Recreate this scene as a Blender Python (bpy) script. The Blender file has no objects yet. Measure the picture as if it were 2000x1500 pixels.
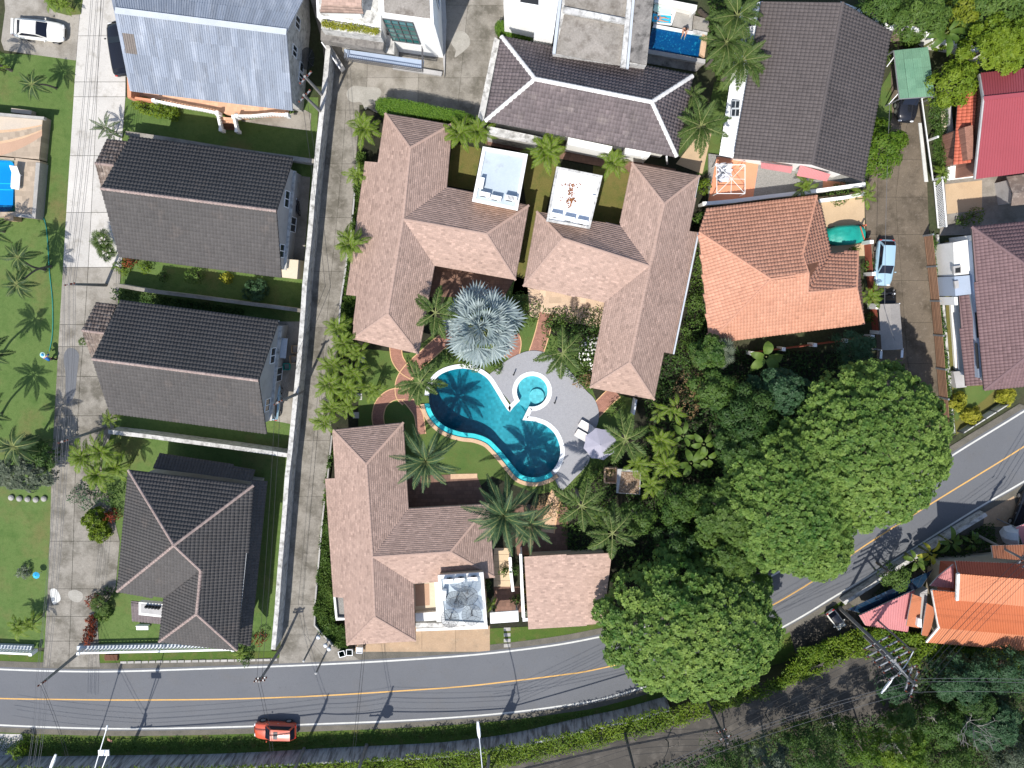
import bpy, bmesh, math, random
import numpy as np
from mathutils import Vector

# ------------------------------------------------------------------ camera, world, sun
SC = bpy.context.scene
COL = SC.collection
FPX, HCAM, OX, OY, NADIR = 1520.0, 76.0, 1000.0, 750.0, 580.0
TILT = math.atan((OY - NADIR) / FPX)
cam_d = bpy.data.cameras.new('camera')
cam_d.sensor_fit = 'HORIZONTAL'
cam_d.angle = 2 * math.atan(1000.0 / FPX)
cam_d.clip_start = 0.5
cam_d.clip_end = 3000
cam = bpy.data.objects.new('camera', cam_d)
cam.location = (0, 0, HCAM)
cam.rotation_euler = (-TILT, 0, 0)
COL.objects.link(cam)
SC.camera = cam

SUN_EL = math.radians(57)
SHX, SHY = 0.43, 0.90                       # direction shadows run on the ground
_l = math.hypot(SHX, SHY); SHX /= _l; SHY /= _l
world = bpy.data.worlds.new('World'); SC.world = world; world.use_nodes = True
wn = world.node_tree.nodes; wl = world.node_tree.links
wn.clear()
sky = wn.new('ShaderNodeTexSky'); sky.sky_type = 'NISHITA'; sky.sun_disc = False
sky.sun_elevation = SUN_EL
sky.sun_rotation = math.atan2(-SHX, -SHY)
bg = wn.new('ShaderNodeBackground'); bg.inputs['Strength'].default_value = 0.145
wo = wn.new('ShaderNodeOutputWorld')
wl.new(sky.outputs[0], bg.inputs['Color']); wl.new(bg.outputs[0], wo.inputs['Surface'])
sun_d = bpy.data.lights.new('sun', 'SUN'); sun_d.energy = 4.3; sun_d.angle = math.radians(0.53)
sun_d.color = (1.0, 0.955, 0.89)
sun = bpy.data.objects.new('sun', sun_d); COL.objects.link(sun)
sun.rotation_euler = Vector((SHX * math.cos(SUN_EL), SHY * math.cos(SUN_EL), -math.sin(SUN_EL))).to_track_quat('-Z', 'Y').to_euler()
sun.location = (-30, -60, 90)
SC.view_settings.view_transform = 'Standard'
SC.view_settings.look = 'None'
SC.view_settings.exposure = 0.38
SC.view_settings.gamma = 1.0
SC.view_settings.use_curve_mapping = False
SC.cycles.max_bounces = 6
SC.cycles.transparent_max_bounces = 12

# ------------------------------------------------------------------ measuring: photo pixel -> point at height z
def P(px, py, z=0.0):
    dx = (px - OX) / FPX; dy = (OY - py) / FPX
    s, c = math.sin(TILT), math.cos(TILT)
    wy = dy * c - s
    wz = -dy * s - c
    t = (z - HCAM) / wz
    return Vector((dx * t, wy * t, z))
def PP(pts, z=0.0):
    return [P(p[0], p[1], p[2] if len(p) > 2 else z) for p in pts]

# ------------------------------------------------------------------ materials
MATS = {}
def mat(name, c1, c2=None, scale=.6, stain=None, fine=.12, fscale=9, rough=.85, bump=0., bscale=18, metal=0.,
        tint=0., tintmix=False, orand=0., trans=0., spec=.3, brick=None, stretch=None, detail=6, coat=0.):
    m = bpy.data.materials.new(name); m.use_nodes = True
    MATS[name] = m
    nt = m.node_tree; N = nt.nodes; L = nt.links
    bs = N['Principled BSDF']; out = N['Material Output']
    geo = N.new('ShaderNodeNewGeometry'); vec = geo.outputs['Position']
    def noise(s, d=detail, v=None):
        n = N.new('ShaderNodeTexNoise'); n.inputs['Scale'].default_value = s; n.inputs['Detail'].default_value = d
        n.inputs['Roughness'].default_value = .62
        L.new(v or vec, n.inputs['Vector']); return n.outputs['Fac']
    def ramp(f, lo, hi, a=0., b=1.):
        r = N.new('ShaderNodeMapRange'); r.inputs[1].default_value = lo; r.inputs[2].default_value = hi
        r.inputs[3].default_value = a; r.inputs[4].default_value = b
        L.new(f, r.inputs[0]); return r.outputs[0]
    def mix(f, a, b, mode='MIX'):
        x = N.new('ShaderNodeMix'); x.data_type = 'RGBA'; x.blend_type = mode
        if hasattr(f, 'is_linked'): L.new(f, x.inputs[0])
        else: x.inputs[0].default_value = f
        for sck, v in ((x.inputs[6], a), (x.inputs[7], b)):
            if hasattr(v, 'is_linked'): L.new(v, sck)
            else: sck.default_value = (v[0], v[1], v[2], 1)
        return x.outputs[2]
    def scalecol(colour, f):
        v = N.new('ShaderNodeVectorMath'); v.operation = 'SCALE'
        L.new(colour, v.inputs[0]); L.new(f, v.inputs[3]); return v.outputs[0]
    c2 = c2 or c1
    if tintmix:
        at = N.new('ShaderNodeAttribute'); at.attribute_name = 'tint'
        f = ramp(at.outputs['Fac'], -1, 1)
        colr = mix(f, c1, c2)
    else:
        colr = mix(ramp(noise(scale), .3, .7), c1, c2)
    if brick:
        bt = N.new('ShaderNodeTexBrick'); bw, bh, mo, mc = brick[:4]
        bt.inputs['Scale'].default_value = 1; bt.inputs['Brick Width'].default_value = bw; bt.inputs['Row Height'].default_value = bh
        bt.inputs['Mortar Size'].default_value = mo
        bt.inputs['Color1'].default_value = (1, 1, 1, 1); bt.inputs['Color2'].default_value = (.72, .72, .72, 1)
        bt.inputs['Mortar'].default_value = (mc, mc, mc, 1)
        L.new(vec, bt.inputs['Vector'])
        colr = mix(1., colr, bt.outputs['Color'], 'MULTIPLY')
    for st in (stain if isinstance(stain, list) else [stain] if stain else []):
        sc_, lo, hi, cs, amt = st
        v = None
        if stretch:
            mp = N.new('ShaderNodeMapping'); mp.inputs['Scale'].default_value = stretch
            L.new(vec, mp.inputs['Vector']); v = mp.outputs[0]
        colr = mix(ramp(noise(sc_, 5, v), lo, hi, 0, amt), colr, cs)
    if fine:
        colr = scalecol(colr, ramp(noise(fscale, 4), .25, .75, 1 - fine, 1 + fine))
    if tint:
        at = N.new('ShaderNodeAttribute'); at.attribute_name = 'tint'
        colr = scalecol(colr, ramp(at.outputs['Fac'], -1, 1, 1 - tint, 1 + tint))
    if orand:
        oi = N.new('ShaderNodeObjectInfo')
        colr = scalecol(colr, ramp(oi.outputs['Random'], 0, 1, 1 - orand, 1 + orand))
    L.new(colr, bs.inputs['Base Color'])
    bs.inputs['Roughness'].default_value = rough; bs.inputs['Metallic'].default_value = metal
    bs.inputs['Specular IOR Level'].default_value = spec
    if coat: bs.inputs['Coat Weight'].default_value = coat; bs.inputs['Coat Roughness'].default_value = .05
    if bump:
        b = N.new('ShaderNodeBump'); b.inputs['Strength'].default_value = bump; b.inputs['Distance'].default_value = .05
        L.new(noise(bscale, 4), b.inputs['Height']); L.new(b.outputs[0], bs.inputs['Normal'])
    if trans:
        tr = N.new('ShaderNodeBsdfTranslucent'); L.new(colr, tr.inputs['Color'])
        mx = N.new('ShaderNodeMixShader'); mx.inputs[0].default_value = trans
        L.new(bs.outputs[0], mx.inputs[1]); L.new(tr.outputs[0], mx.inputs[2]); L.new(mx.outputs[0], out.inputs['Surface'])
    return m

def glassmat(name, col, rough=.04):
    m = bpy.data.materials.new(name); m.use_nodes = True; MATS[name] = m
    b = m.node_tree.nodes['Principled BSDF']
    b.inputs['Base Color'].default_value = (*col, 1); b.inputs['Roughness'].default_value = rough
    b.inputs['Specular IOR Level'].default_value = .28 if 'car' in name else .5
    return m
def watermat(name, col, ripple=.15, scale=1.6):
    m = bpy.data.materials.new(name); m.use_nodes = True; MATS[name] = m
    nt = m.node_tree; N = nt.nodes; L = nt.links
    N.remove(N['Principled BSDF']); out = N['Material Output']
    tr = N.new('ShaderNodeBsdfTransparent'); tr.inputs[0].default_value = (*col, 1)
    gl = N.new('ShaderNodeBsdfGlossy'); gl.inputs['Roughness'].default_value = .06
    fr = N.new('ShaderNodeFresnel'); fr.inputs[0].default_value = 1.33
    nz = N.new('ShaderNodeTexNoise'); nz.inputs['Scale'].default_value = scale; nz.inputs['Detail'].default_value = 3
    geo = N.new('ShaderNodeNewGeometry'); L.new(geo.outputs['Position'], nz.inputs['Vector'])
    bp = N.new('ShaderNodeBump'); bp.inputs['Strength'].default_value = ripple; bp.inputs['Distance'].default_value = .1
    L.new(nz.outputs['Fac'], bp.inputs['Height'])
    L.new(bp.outputs[0], gl.inputs['Normal']); L.new(bp.outputs[0], fr.inputs['Normal'])
    mx = N.new('ShaderNodeMixShader'); L.new(fr.outputs[0], mx.inputs[0]); L.new(tr.outputs[0], mx.inputs[1]); L.new(gl.outputs[0], mx.inputs[2])
    L.new(mx.outputs[0], out.inputs['Surface'])
    return m
def meshmat(name, col, alpha):
    m = bpy.data.materials.new(name); m.use_nodes = True; MATS[name] = m
    b = m.node_tree.nodes['Principled BSDF']
    b.inputs['Base Color'].default_value = (*col, 1); b.inputs['Roughness'].default_value = .6; b.inputs['Alpha'].default_value = alpha
    return m

# ------------------------------------------------------------------ objects
WPOS = {}
def tag(o, label=None, cat=None, group=None, kind=None):
    if label: o['label'] = label
    if cat: o['category'] = cat
    if group: o['group'] = group
    if kind: o['kind'] = kind
    return o
def thing(name, label, cat, loc=(0, 0, 0), rz=0., group=None):
    o = bpy.data.objects.new(name, None); COL.objects.link(o)
    o.empty_display_size = .3
    o.location = loc; o.rotation_euler = (0, 0, rz)
    WPOS[o] = Vector(loc)
    return tag(o, label, cat, group)
def link(name, me, parent=None, local=False, loc=None):
    o = bpy.data.objects.new(name, me); COL.objects.link(o)
    w = Vector(loc) if loc is not None else Vector((0, 0, 0))
    if parent is not None:
        o.parent = parent
        if not local: o.location = w - WPOS.get(parent, Vector((0, 0, 0)))
        else: o.location = w
    else: o.location = w
    WPOS[o] = w
    return o
def copy_tree(o, parent=None):
    c = o.copy(); COL.objects.link(c)
    if parent is not None: c.parent = parent
    for ch in o.children: copy_tree(ch, c)
    return c

class MB:
    def __init__(s): s.v = []; s.f = []; s.m = []; s.smooth = False
    def add(s, pts, faces, m=0):
        b = len(s.v); s.v += [tuple(p) for p in pts]
        for f in faces: s.f.append([b + i for i in f]); s.m.append(m)
        return s
    def face(s, pts, m=0): return s.add(pts, [list(range(len(pts)))], m)
    def box(s, c, d, rz=0., m=0, axis=None):
        cx, cy, cz = c; hx, hy, hz = d[0] / 2, d[1] / 2, d[2] / 2
        ca, sa = math.cos(rz), math.sin(rz)
        pts = []
        for z in (-hz, hz):
            for x, y in ((-hx, -hy), (hx, -hy), (hx, hy), (-hx, hy)):
                pts.append((cx + x * ca - y * sa, cy + x * sa + y * ca, cz + z))
        return s.add(pts, [(3, 2, 1, 0), (4, 5, 6, 7), (0, 1, 5, 4), (1, 2, 6, 5), (2, 3, 7, 6), (3, 0, 4, 7)], m)
    def prism(s, poly, z0, z1, m=0, mside=None):
        n = len(poly)
        a = sum(poly[i][0] * poly[(i + 1) % n][1] - poly[(i + 1) % n][0] * poly[i][1] for i in range(n))
        if a < 0: poly = poly[::-1]
        lo = [(p[0], p[1], z0) for p in poly]; hi = [(p[0], p[1], z1) for p in poly]
        s.add(hi, [list(range(n))], m)
        s.add(lo, [list(range(n))[::-1]], m if mside is None else mside)
        s.add(lo + hi, [(i, (i + 1) % n, n + (i + 1) % n, n + i) for i in range(n)], m if mside is None else mside)
        return s
    def beam(s, a, b, w, h, m=0):
        a = Vector(a); b = Vector(b); d = (b - a)
        if d.length < 1e-6: return s
        d.normalize()
        up = Vector((0, 0, 1)) if abs(d.z) < .95 else Vector((1, 0, 0))
        u = d.cross(up).normalized(); v = u.cross(d).normalized()
        pts = []
        for p in (a, b):
            for x, y in ((-1, -1), (1, -1), (1, 1), (-1, 1)): pts.append(p + u * (x * w / 2) + v * (y * h / 2))
        return s.add(pts, [(0, 1, 2, 3), (7, 6, 5, 4), (4, 5, 1, 0), (5, 6, 2, 1), (6, 7, 3, 2), (7, 4, 0, 3)], m)
    def tube(s, pts, rad, n=6, m=0, cap=True):
        pts = [Vector(p) for p in pts]
        if not hasattr(rad, '__len__'): rad = [rad] * len(pts)
        rings = []
        pu = None
        for i, p in enumerate(pts):
            d = (pts[min(i + 1, len(pts) - 1)] - pts[max(i - 1, 0)])
            d = d.normalized() if d.length > 1e-9 else Vector((0, 0, 1))
            if pu is None:
                up = Vector((0, 0, 1)) if abs(d.z) < .9 else Vector((1, 0, 0))
                u = d.cross(up).normalized()
            else:
                u = (pu - d * pu.dot(d)); u = u.normalized() if u.length > 1e-6 else d.orthogonal().normalized()
            pu = u; v = d.cross(u)
            rings.append([p + (u * math.cos(2 * math.pi * k / n) + v * math.sin(2 * math.pi * k / n)) * rad[i] for k in range(n)])
        allp = [q for r in rings for q in r]
        fs = []
        for i in range(len(pts) - 1):
            for k in range(n):
                fs.append((i * n + k, i * n + (k + 1) % n, (i + 1) * n + (k + 1) % n, (i + 1) * n + k))
        if cap: fs += [list(range(n))[::-1], [(len(pts) - 1) * n + k for k in range(n)]]
        return s.add(allp, fs, m)
    def ball(s, c, r, nu=10, nv=6, m=0, sx=1, sy=1, sz=1):
        pts = [(c[0], c[1], c[2] - r * sz)]
        for j in range(1, nv):
            t = -math.pi / 2 + math.pi * j / nv
            for i in range(nu):
                a = 2 * math.pi * i / nu
                pts.append((c[0] + r * sx * math.cos(t) * math.cos(a), c[1] + r * sy * math.cos(t) * math.sin(a), c[2] + r * sz * math.sin(t)))
        pts.append((c[0], c[1], c[2] + r * sz)); last = len(pts) - 1
        fs = []
        for i in range(nu):
            fs.append((0, 1 + (i + 1) % nu, 1 + i)); fs.append((last, last - nu + i, last - nu + (i + 1) % nu))
        for j in range(nv - 2):
            for i in range(nu):
                a = 1 + j * nu + i; b = 1 + j * nu + (i + 1) % nu
                fs.append((a, b, b + nu, a + nu))
        return s.add(pts, fs, m)
    def mesh(s, name, mats):
        me = bpy.data.meshes.new(name)
        me.from_pydata(s.v, [], s.f)
        if not isinstance(mats, (list, tuple)): mats = [mats]
        for m in mats: me.materials.append(MATS[m] if isinstance(m, str) else m)
        if len(mats) > 1: me.polygons.foreach_set('material_index', s.m)
        if s.smooth: me.polygons.foreach_set('use_smooth', [True] * len(me.polygons))
        me.update()
        return me
    def build(s, name, mats, parent=None, local=False, kind=None, loc=None):
        o = link(name, s.mesh(name, mats), parent, local, loc)
        if kind: o['kind'] = kind
        return o

def npmesh(name, V, F, mats, tint=None, mi=None):
    """V (N,3), F (M,3|4) arrays -> mesh with a per-face 'tint'"""
    me = bpy.data.meshes.new(name)
    V = np.asarray(V, dtype=np.float32); F = np.asarray(F, dtype=np.int32)
    M, k = F.shape
    me.vertices.add(len(V)); me.vertices.foreach_set('co', V.ravel())
    me.loops.add(M * k); me.loops.foreach_set('vertex_index', F.ravel())
    me.polygons.add(M)
    me.polygons.foreach_set('loop_start', np.arange(0, M * k, k, dtype=np.int32))
    me.polygons.foreach_set('loop_total', np.full(M, k, dtype=np.int32))
    if not isinstance(mats, (list, tuple)): mats = [mats]
    for m in mats: me.materials.append(MATS[m] if isinstance(m, str) else m)
    if mi is not None: me.polygons.foreach_set('material_index', np.asarray(mi, dtype=np.int32))
    me.update(calc_edges=True); me.validate()
    if tint is not None and len(me.polygons) == M:
        a = me.attributes.new('tint', 'FLOAT', 'FACE'); a.data.foreach_set('value', np.asarray(tint, dtype=np.float32))
    return me

def crom(pts, n=8, closed=False):
    """Catmull-Rom resampling"""
    pts = [Vector(p) for p in pts]; out = []
    m = len(pts)
    rng = range(m) if closed else range(m - 1)
    for i in rng:
        p1, p2 = pts[i], pts[(i + 1) % m]
        p0 = pts[i - 1] if (closed or i > 0) else p1 * 2 - p2
        p3 = pts[(i + 2) % m] if (closed or i + 2 < m) else p2 * 2 - p1
        for k in range(n):
            t = k / n
            out.append(.5 * ((2 * p1) + (p2 - p0) * t + (2 * p0 - 5 * p1 + 4 * p2 - p3) * t * t + (3 * p1 - p0 - 3 * p2 + p3) * t ** 3))
    if not closed: out.append(pts[-1].copy())
    return out
def offset2(pts, d, closed=False):
    """offset a polyline sideways in plan (positive = left of travel)"""
    out = []; n = len(pts)
    for i, p in enumerate(pts):
        a = pts[i - 1] if (closed or i > 0) else p; b = pts[(i + 1) % n] if (closed or i + 1 < n) else p
        t = Vector((b[0] - a[0], b[1] - a[1], 0))
        t = t.normalized() if t.length > 1e-9 else Vector((1, 0, 0))
        out.append(Vector((p[0] - t.y * d, p[1] + t.x * d, p[2])))
    return out
def strip(mb, a, b, m=0, closed=False):
    n = len(a)
    for i in range(n if closed else n - 1):
        j = (i + 1) % n
        mb.face([a[i], a[j], b[j], b[i]], m)
def area2(poly):
    n = len(poly); return .5 * sum(poly[i][0] * poly[(i + 1) % n][1] - poly[(i + 1) % n][0] * poly[i][1] for i in range(n))
def inset(poly, d):
    """inset a simple polygon (list of xy) by d"""
    if area2(poly) < 0: poly = poly[::-1]
    n = len(poly); out = []
    for i in range(n):
        p0, p1, p2 = Vector(poly[i - 1][:2]), Vector(poly[i][:2]), Vector(poly[(i + 1) % n][:2])
        d1 = (p1 - p0).normalized(); d2 = (p2 - p1).normalized()
        n1 = Vector((-d1.y, d1.x)); n2 = Vector((-d2.y, d2.x))
        k = 1 + n1.dot(n2)
        off = (n1 + n2) / k if k > .2 else n1
        out.append((p1.x + off.x * d, p1.y + off.y * d))
    return out
def inpoly(x, y, poly):
    x = np.asarray(x); y = np.asarray(y); c = np.zeros(x.shape, bool); n = len(poly); j = n - 1
    for i in range(n):
        xi, yi = poly[i][0], poly[i][1]; xj, yj = poly[j][0], poly[j][1]
        if yi != yj:
            c ^= ((yi > y) != (yj > y)) & (x < (xj - xi) * (y - yi) / (yj - yi) + xi)
        j = i
    return c

def sheet(name, pts, z, m, label=None, kind='structure', parent=None, smooth=False):
    q = PP(pts, z)
    if smooth: q = crom(q, 6, True)
    mb = MB()
    if area2(q) < 0: q = q[::-1]
    mb.face(q)
    o = mb.build(name, m, parent)
    if parent is None: o['kind'] = kind
    if label: o['label'] = label
    return o
def slab(name, pts, z0, z1, m, label=None, kind='structure', parent=None, smooth=False):
    q = PP(pts, z1)
    if smooth: q = crom(q, 6, True)
    o = MB().prism([(p.x, p.y) for p in q], z0, z1).build(name, m, parent)
    if parent is None and kind: o['kind'] = kind
    if label: o['label'] = label
    return o

# ------------------------------------------------------------------ materials used in the place
mat('earth', (.055, .05, .03), (.035, .05, .018), .35, fine=.35, fscale=5, rough=.95)
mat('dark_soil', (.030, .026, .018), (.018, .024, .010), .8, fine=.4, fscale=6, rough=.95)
mat('lawn', (.082, .138, .034), (.108, .158, .044), .22, stain=[(.16, .52, .70, (.15, .125, .05), .85), (.45, .52, .7, (.05, .105, .02), .6), (2.2, .5, .75, (.045, .095, .016), .6)], fine=.25, fscale=14, rough=.95, bump=.5, bscale=26)
mat('garden_grass', (.066, .118, .026), (.10, .14, .036), .5, stain=(1.3, .5, .7, (.10, .11, .03), .6), fine=.25, fscale=14, rough=.95, bump=.5, bscale=26)
mat('dry_grass', (.115, .115, .028), (.15, .125, .04), .5, stain=(1.1, .5, .7, (.07, .10, .02), .7), fine=.25, fscale=12, rough=.95, bump=.5, bscale=26)
mat('verge_grass', (.075, .115, .018), (.05, .095, .014), .5, stain=(.9, .5, .7, (.13, .11, .04), .7), fine=.3, fscale=10, rough=.95, bump=.5, bscale=20)
mat('pale_concrete', (.52, .50, .465), (.43, .41, .38), .25, stain=[(.7, .55, .75, (.24, .22, .18), .75), (3.5, .56, .8, (.30, .27, .23), .6)], fine=.10, orand=.07, bump=.15, bscale=25)
mat('worn_concrete', (.33, .305, .265), (.24, .22, .19), .3, stain=[(.5, .46, .7, (.13, .115, .09), .85), (2.6, .55, .8, (.16, .14, .11), .7)], fine=.14, orand=.08, bump=.2, bscale=25)
mat('lane_concrete', (.27, .25, .215), (.21, .19, .16), .35, stain=[(.5, .43, .64, (.105, .095, .075), .9), (2.2, .52, .75, (.36, .33, .28), .45), (5, .55, .8, (.10, .09, .07), .6)], fine=.16, orand=.05, bump=.2, bscale=25)
mat('mossy_concrete', (.155, .124, .09), (.105, .084, .06), .35, stain=[(.5, .5, .7, (.05, .04, .026), .9), (2.5, .55, .75, (.24, .20, .16), .5)], fine=.2, orand=.07, bump=.2, bscale=25)
mat('cement_patch', (.36, .34, .30), (.28, .265, .23), 1.2, fine=.15)
mat('asphalt', (.135, .140, .150), (.115, .120, .130), .12, stain=[(.35, .55, .8, (.13, .125, .12), .5), (3, .6, .8, (.06, .062, .068), .5)], fine=.14, fscale=22, rough=.9, bump=.2, bscale=60)
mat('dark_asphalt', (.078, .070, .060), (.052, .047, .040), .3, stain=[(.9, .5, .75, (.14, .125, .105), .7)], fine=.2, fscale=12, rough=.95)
mat('road_shoulder', (.15, .135, .11), (.09, .085, .07), .8, fine=.25, fscale=10)
mat('white_paint', (.60, .60, .57), (.48, .48, .45), 1.5, fine=.1)
mat('yellow_paint', (.62, .36, .10), (.55, .33, .12), 1.0, stain=(2.5, .5, .75, (.45, .33, .20), .6), fine=.15)
mat('white_wall', (.80, .79, .76), (.72, .71, .67), .5, stain=(1.4, .6, .85, (.42, .40, .35), .5), fine=.05, fscale=5)
mat('bright_white', (.84, .84, .82), (.80, .80, .78), .5, fine=.03)
mat('aged_white', (.60, .59, .56), (.44, .43, .41), .9, stain=(2.2, .46, .7, (.15, .145, .13), .85), fine=.12)
mat('cream_wall', (.62, .53, .40), (.56, .47, .35), .6, fine=.08)
mat('beige_wall', (.60, .46, .30), (.55, .42, .28), .6, fine=.08)
mat('grey_wall', (.42, .41, .40), (.35, .34, .33), .6, stain=(1.5, .5, .8, (.22, .21, .2), .5), fine=.08)
mat('blue_grey_wall', (.36, .42, .52), (.32, .38, .47), .6, fine=.06)
mat('salmon_wall', (.66, .29, .17), (.60, .26, .15), .6, fine=.08)
mat('peach_tile', (.74, .44, .29), (.68, .40, .26), .8, fine=.08, brick=(.4, .4, .02, .75))
mat('grey_stain_wall', (.42, .43, .45), (.32, .33, .35), .5, stain=[(1.6, .42, .62, (.065, .062, .06), .8), (1.1, .55, .75, (.36, .36, .36), .5)], stretch=(2.2, 2.2, .25), fine=.15)
mat('moss_roof_flat', (.30, .27, .235), (.22, .20, .17), .5, stain=[(1.2, .48, .7, (.12, .10, .08), .8), (5, .5, .8, (.36, .33, .30), .5)], fine=.2, fscale=7)
mat('stained_slab', (.28, .26, .235), (.14, .13, .12), .9, stain=(1.6, .5, .7, (.05, .046, .042), .9), fine=.2)
mat('roof_deck_grey', (.38, .44, .49), (.44, .50, .54), .45, stain=(.8, .55, .75, (.28, .29, .29), .7), fine=.05)
mat('roof_deck_white', (.82, .83, .83), (.78, .80, .82), .6, fine=.02)
mat('rust', (.30, .10, .025), (.12, .045, .015), 3.5, fine=.3)
mat('shingle', (.385, .272, .222), (.36, .25, .202), .18, stain=(.5, .58, .8, (.28, .19, .155), .35), tint=.24, fine=.10, fscale=4, rough=.95)
mat('dark_tile', (.088, .081, .077), (.071, .066, .063), .25, stain=[(.5, .58, .78, (.14, .115, .10), .6), (2.0, .62, .8, (.05, .045, .044), .5)], tint=.12, fine=.12, rough=.75)
mat('porch_tile', (.22, .17, .14), (.14, .11, .095), .9, stain=(2.2, .5, .72, (.42, .36, .31), .7), tint=.3, fine=.15)
mat('brown_tile', (.155, .125, .125), (.12, .10, .10), .3, stain=(.9, .55, .75, (.26, .22, .20), .5), tint=.25, fine=.12, rough=.7)
mat('slate_tile', (.108, .092, .088), (.092, .078, .075), .2, stain=[(.35, .6, .8, (.055, .048, .048), .7)], tint=.12, fine=.12, rough=.8)
mat('orange_tile', (.50, .26, .175), (.46, .23, .15), .3, stain=(.8, .55, .75, (.38, .165, .105), .5), tint=.14, fine=.1, rough=.75)
mat('plum_tile', (.175, .112, .114), (.155, .098, .10), .4, stain=(.5, .6, .75, (.14, .085, .09), .6), tint=.14, fine=.08, rough=.7)
mat('temple_brown', (.42, .125, .05), (.38, .11, .045), .3, fine=.06, rough=.6)
mat('red_metal', (.31, .066, .080), (.28, .060, .072), .3, fine=.06, rough=.5)
mat('red_tile', (.50, .13, .075), (.44, .11, .065), .5, tint=.15, fine=.1, rough=.7)
mat('temple_orange', (.52, .21, .11), (.47, .185, .095), .3, tint=.1, fine=.06, rough=.5)
mat('pink_metal', (.50, .205, .205), (.45, .18, .18), .4, stain=(1.5, .6, .8, (.45, .17, .18), .5), fine=.06, rough=.6)
mat('pale_metal', (.235, .265, .315), (.195, .225, .275), .25, stain=[(.5, .50, .75, (.37, .40, .45), .8), (1.8, .55, .78, (.15, .155, .165), .7)], stretch=(2.2, .5, 1), fine=.12, rough=.65, orand=.13)
mat('rusty_sheet', (.20, .17, .15), (.16, .14, .125), .8, fine=.15, rough=.7, orand=.1)
mat('white_metal', (.80, .80, .80), (.74, .75, .76), .8, fine=.05, rough=.5)
mat('green_sheet', (.145, .27, .18), (.12, .235, .155), .5, stain=(.9, .5, .75, (.085, .19, .125), .7), fine=.1, rough=.6, orand=.14)
mat('ridge_white', (.72, .70, .67), (.55, .53, .50), 1.5, fine=.15)
mat('ridge_rose', (.33, .25, .22), (.25, .19, .17), 1.5, stain=(2.5, .5, .75, (.48, .40, .35), .6), fine=.15)
mat('fascia_dark', (.075, .07, .068), (.06, .055, .055), 1, fine=.1)
mat('gutter_grey', (.50, .53, .56), (.42, .45, .48), 1, fine=.08, rough=.5)
mat('wood_brown', (.16, .075, .045), (.12, .055, .034), 2, fine=.15)
mat('slat_brown', (.27, .155, .095), (.21, .12, .075), 1.2, fine=.15, orand=.15)
mat('slat_red', (.30, .08, .045), (.24, .065, .04), 1.2, fine=.15, orand=.15)
mat('deck_pebble', (.30, .30, .312), (.26, .26, .272), 4, stain=(14, .5, .7, (.38, .38, .39), .7), fine=.12, fscale=18)
mat('coping_white', (.74, .75, .75), (.66, .68, .69), 1.2, fine=.05)
mat('coping_tan', (.58, .40, .26), (.48, .32, .20), 1.6, fine=.12)
mat('pool_tile', (.055, .60, .62), (.045, .56, .60), .4, fine=.04, brick=(.5, .5, .02, .88))
mat('pool_tile_pale', (.12, .66, .64), (.10, .60, .60), .4, fine=.04, brick=(.35, .35, .03, .8))
mat('pool_tile_navy', (.004, .05, .16), (.006, .075, .21), 2.6, stain=(5.5, .56, .66, (.10, .30, .42), .8), fine=.1)
mat('pool_tile_blue', (.02, .30, .72), (.018, .28, .70), .4, fine=.03)
mat('lane_blue', (.10, .62, .80), fine=.03)
watermat('pool_body', (.97, .99, 1.0))
_b = MATS['pool_body'].node_tree; _v = _b.nodes.new('ShaderNodeVolumeAbsorption'); _v.inputs['Color'].default_value = (.02, .62, .70, 1); _v.inputs['Density'].default_value = .8
_b.links.new(_v.outputs[0], _b.nodes['Material Output'].inputs['Volume'])
mat('pool_tile_main', (.22, .64, .68), (.19, .60, .65), .4, fine=.04, brick=(.3, .3, .012, .85))
watermat('pool_water_clear', (.60, .93, .97))
mat('brick_red', (.40, .20, .145), (.33, .165, .12), .8, brick=(.22, .11, .012, .6), fine=.15)
mat('brick_edge', (.62, .40, .22), (.55, .34, .18), 2, fine=.12)
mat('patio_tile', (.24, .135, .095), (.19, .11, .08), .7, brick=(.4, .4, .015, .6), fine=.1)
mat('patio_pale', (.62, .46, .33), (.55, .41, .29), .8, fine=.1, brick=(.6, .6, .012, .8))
mat('drive_tan', (.43, .30, .19), (.34, .24, .155), .5, stain=[(.9, .5, .75, (.24, .18, .12), .7), (2.4, .55, .8, (.50, .40, .29), .6)], fine=.14, orand=.05)
mat('terrace_tile', (.45, .36, .27), (.40, .32, .24), .5, fine=.08, brick=(.45, .45, .02, .86))
mat('terrace_orange', (.45, .29, .20), (.41, .265, .18), .5, fine=.08)
mat('terrace_sand', (.46, .40, .33), (.52, .43, .33), .5, fine=.08)
mat('tan_yard', (.50, .37, .235), (.44, .32, .20), .6, stain=(.8, .55, .8, (.32, .23, .15), .5), fine=.1)
mat('gravel', (.30, .29, .27), (.20, .195, .18), 9, fine=.35, fscale=14, bump=.6, bscale=22)
mat('stone_pad', (.40, .38, .35), (.30, .29, .27), 1.5, fine=.15, orand=.12)
mat('concrete_pole', (.26, .25, .235), (.20, .19, .18), 1.5, fine=.12)
mat('steel_dark', (.09, .09, .095), (.07, .07, .075), 2, fine=.1, rough=.5)
mat('steel_grey', (.26, .27, .28), (.22, .23, .24), 2, fine=.08, rough=.45, metal=.2)
mat('wire_black', (.035, .035, .037), fine=0, rough=.6)
mat('wire_grey', (.13, .13, .135), fine=0, rough=.5)
mat('insulator', (.22, .055, .03), (.16, .04, .025), 2, rough=.35)
mat('lamp_white', (.72, .74, .76), fine=.04, rough=.4)
mat('plastic_white', (.80, .81, .81), (.74, .75, .75), 1, fine=.04, rough=.5)
mat('plastic_dark', (.022, .024, .026), fine=.1, rough=.5)
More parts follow.
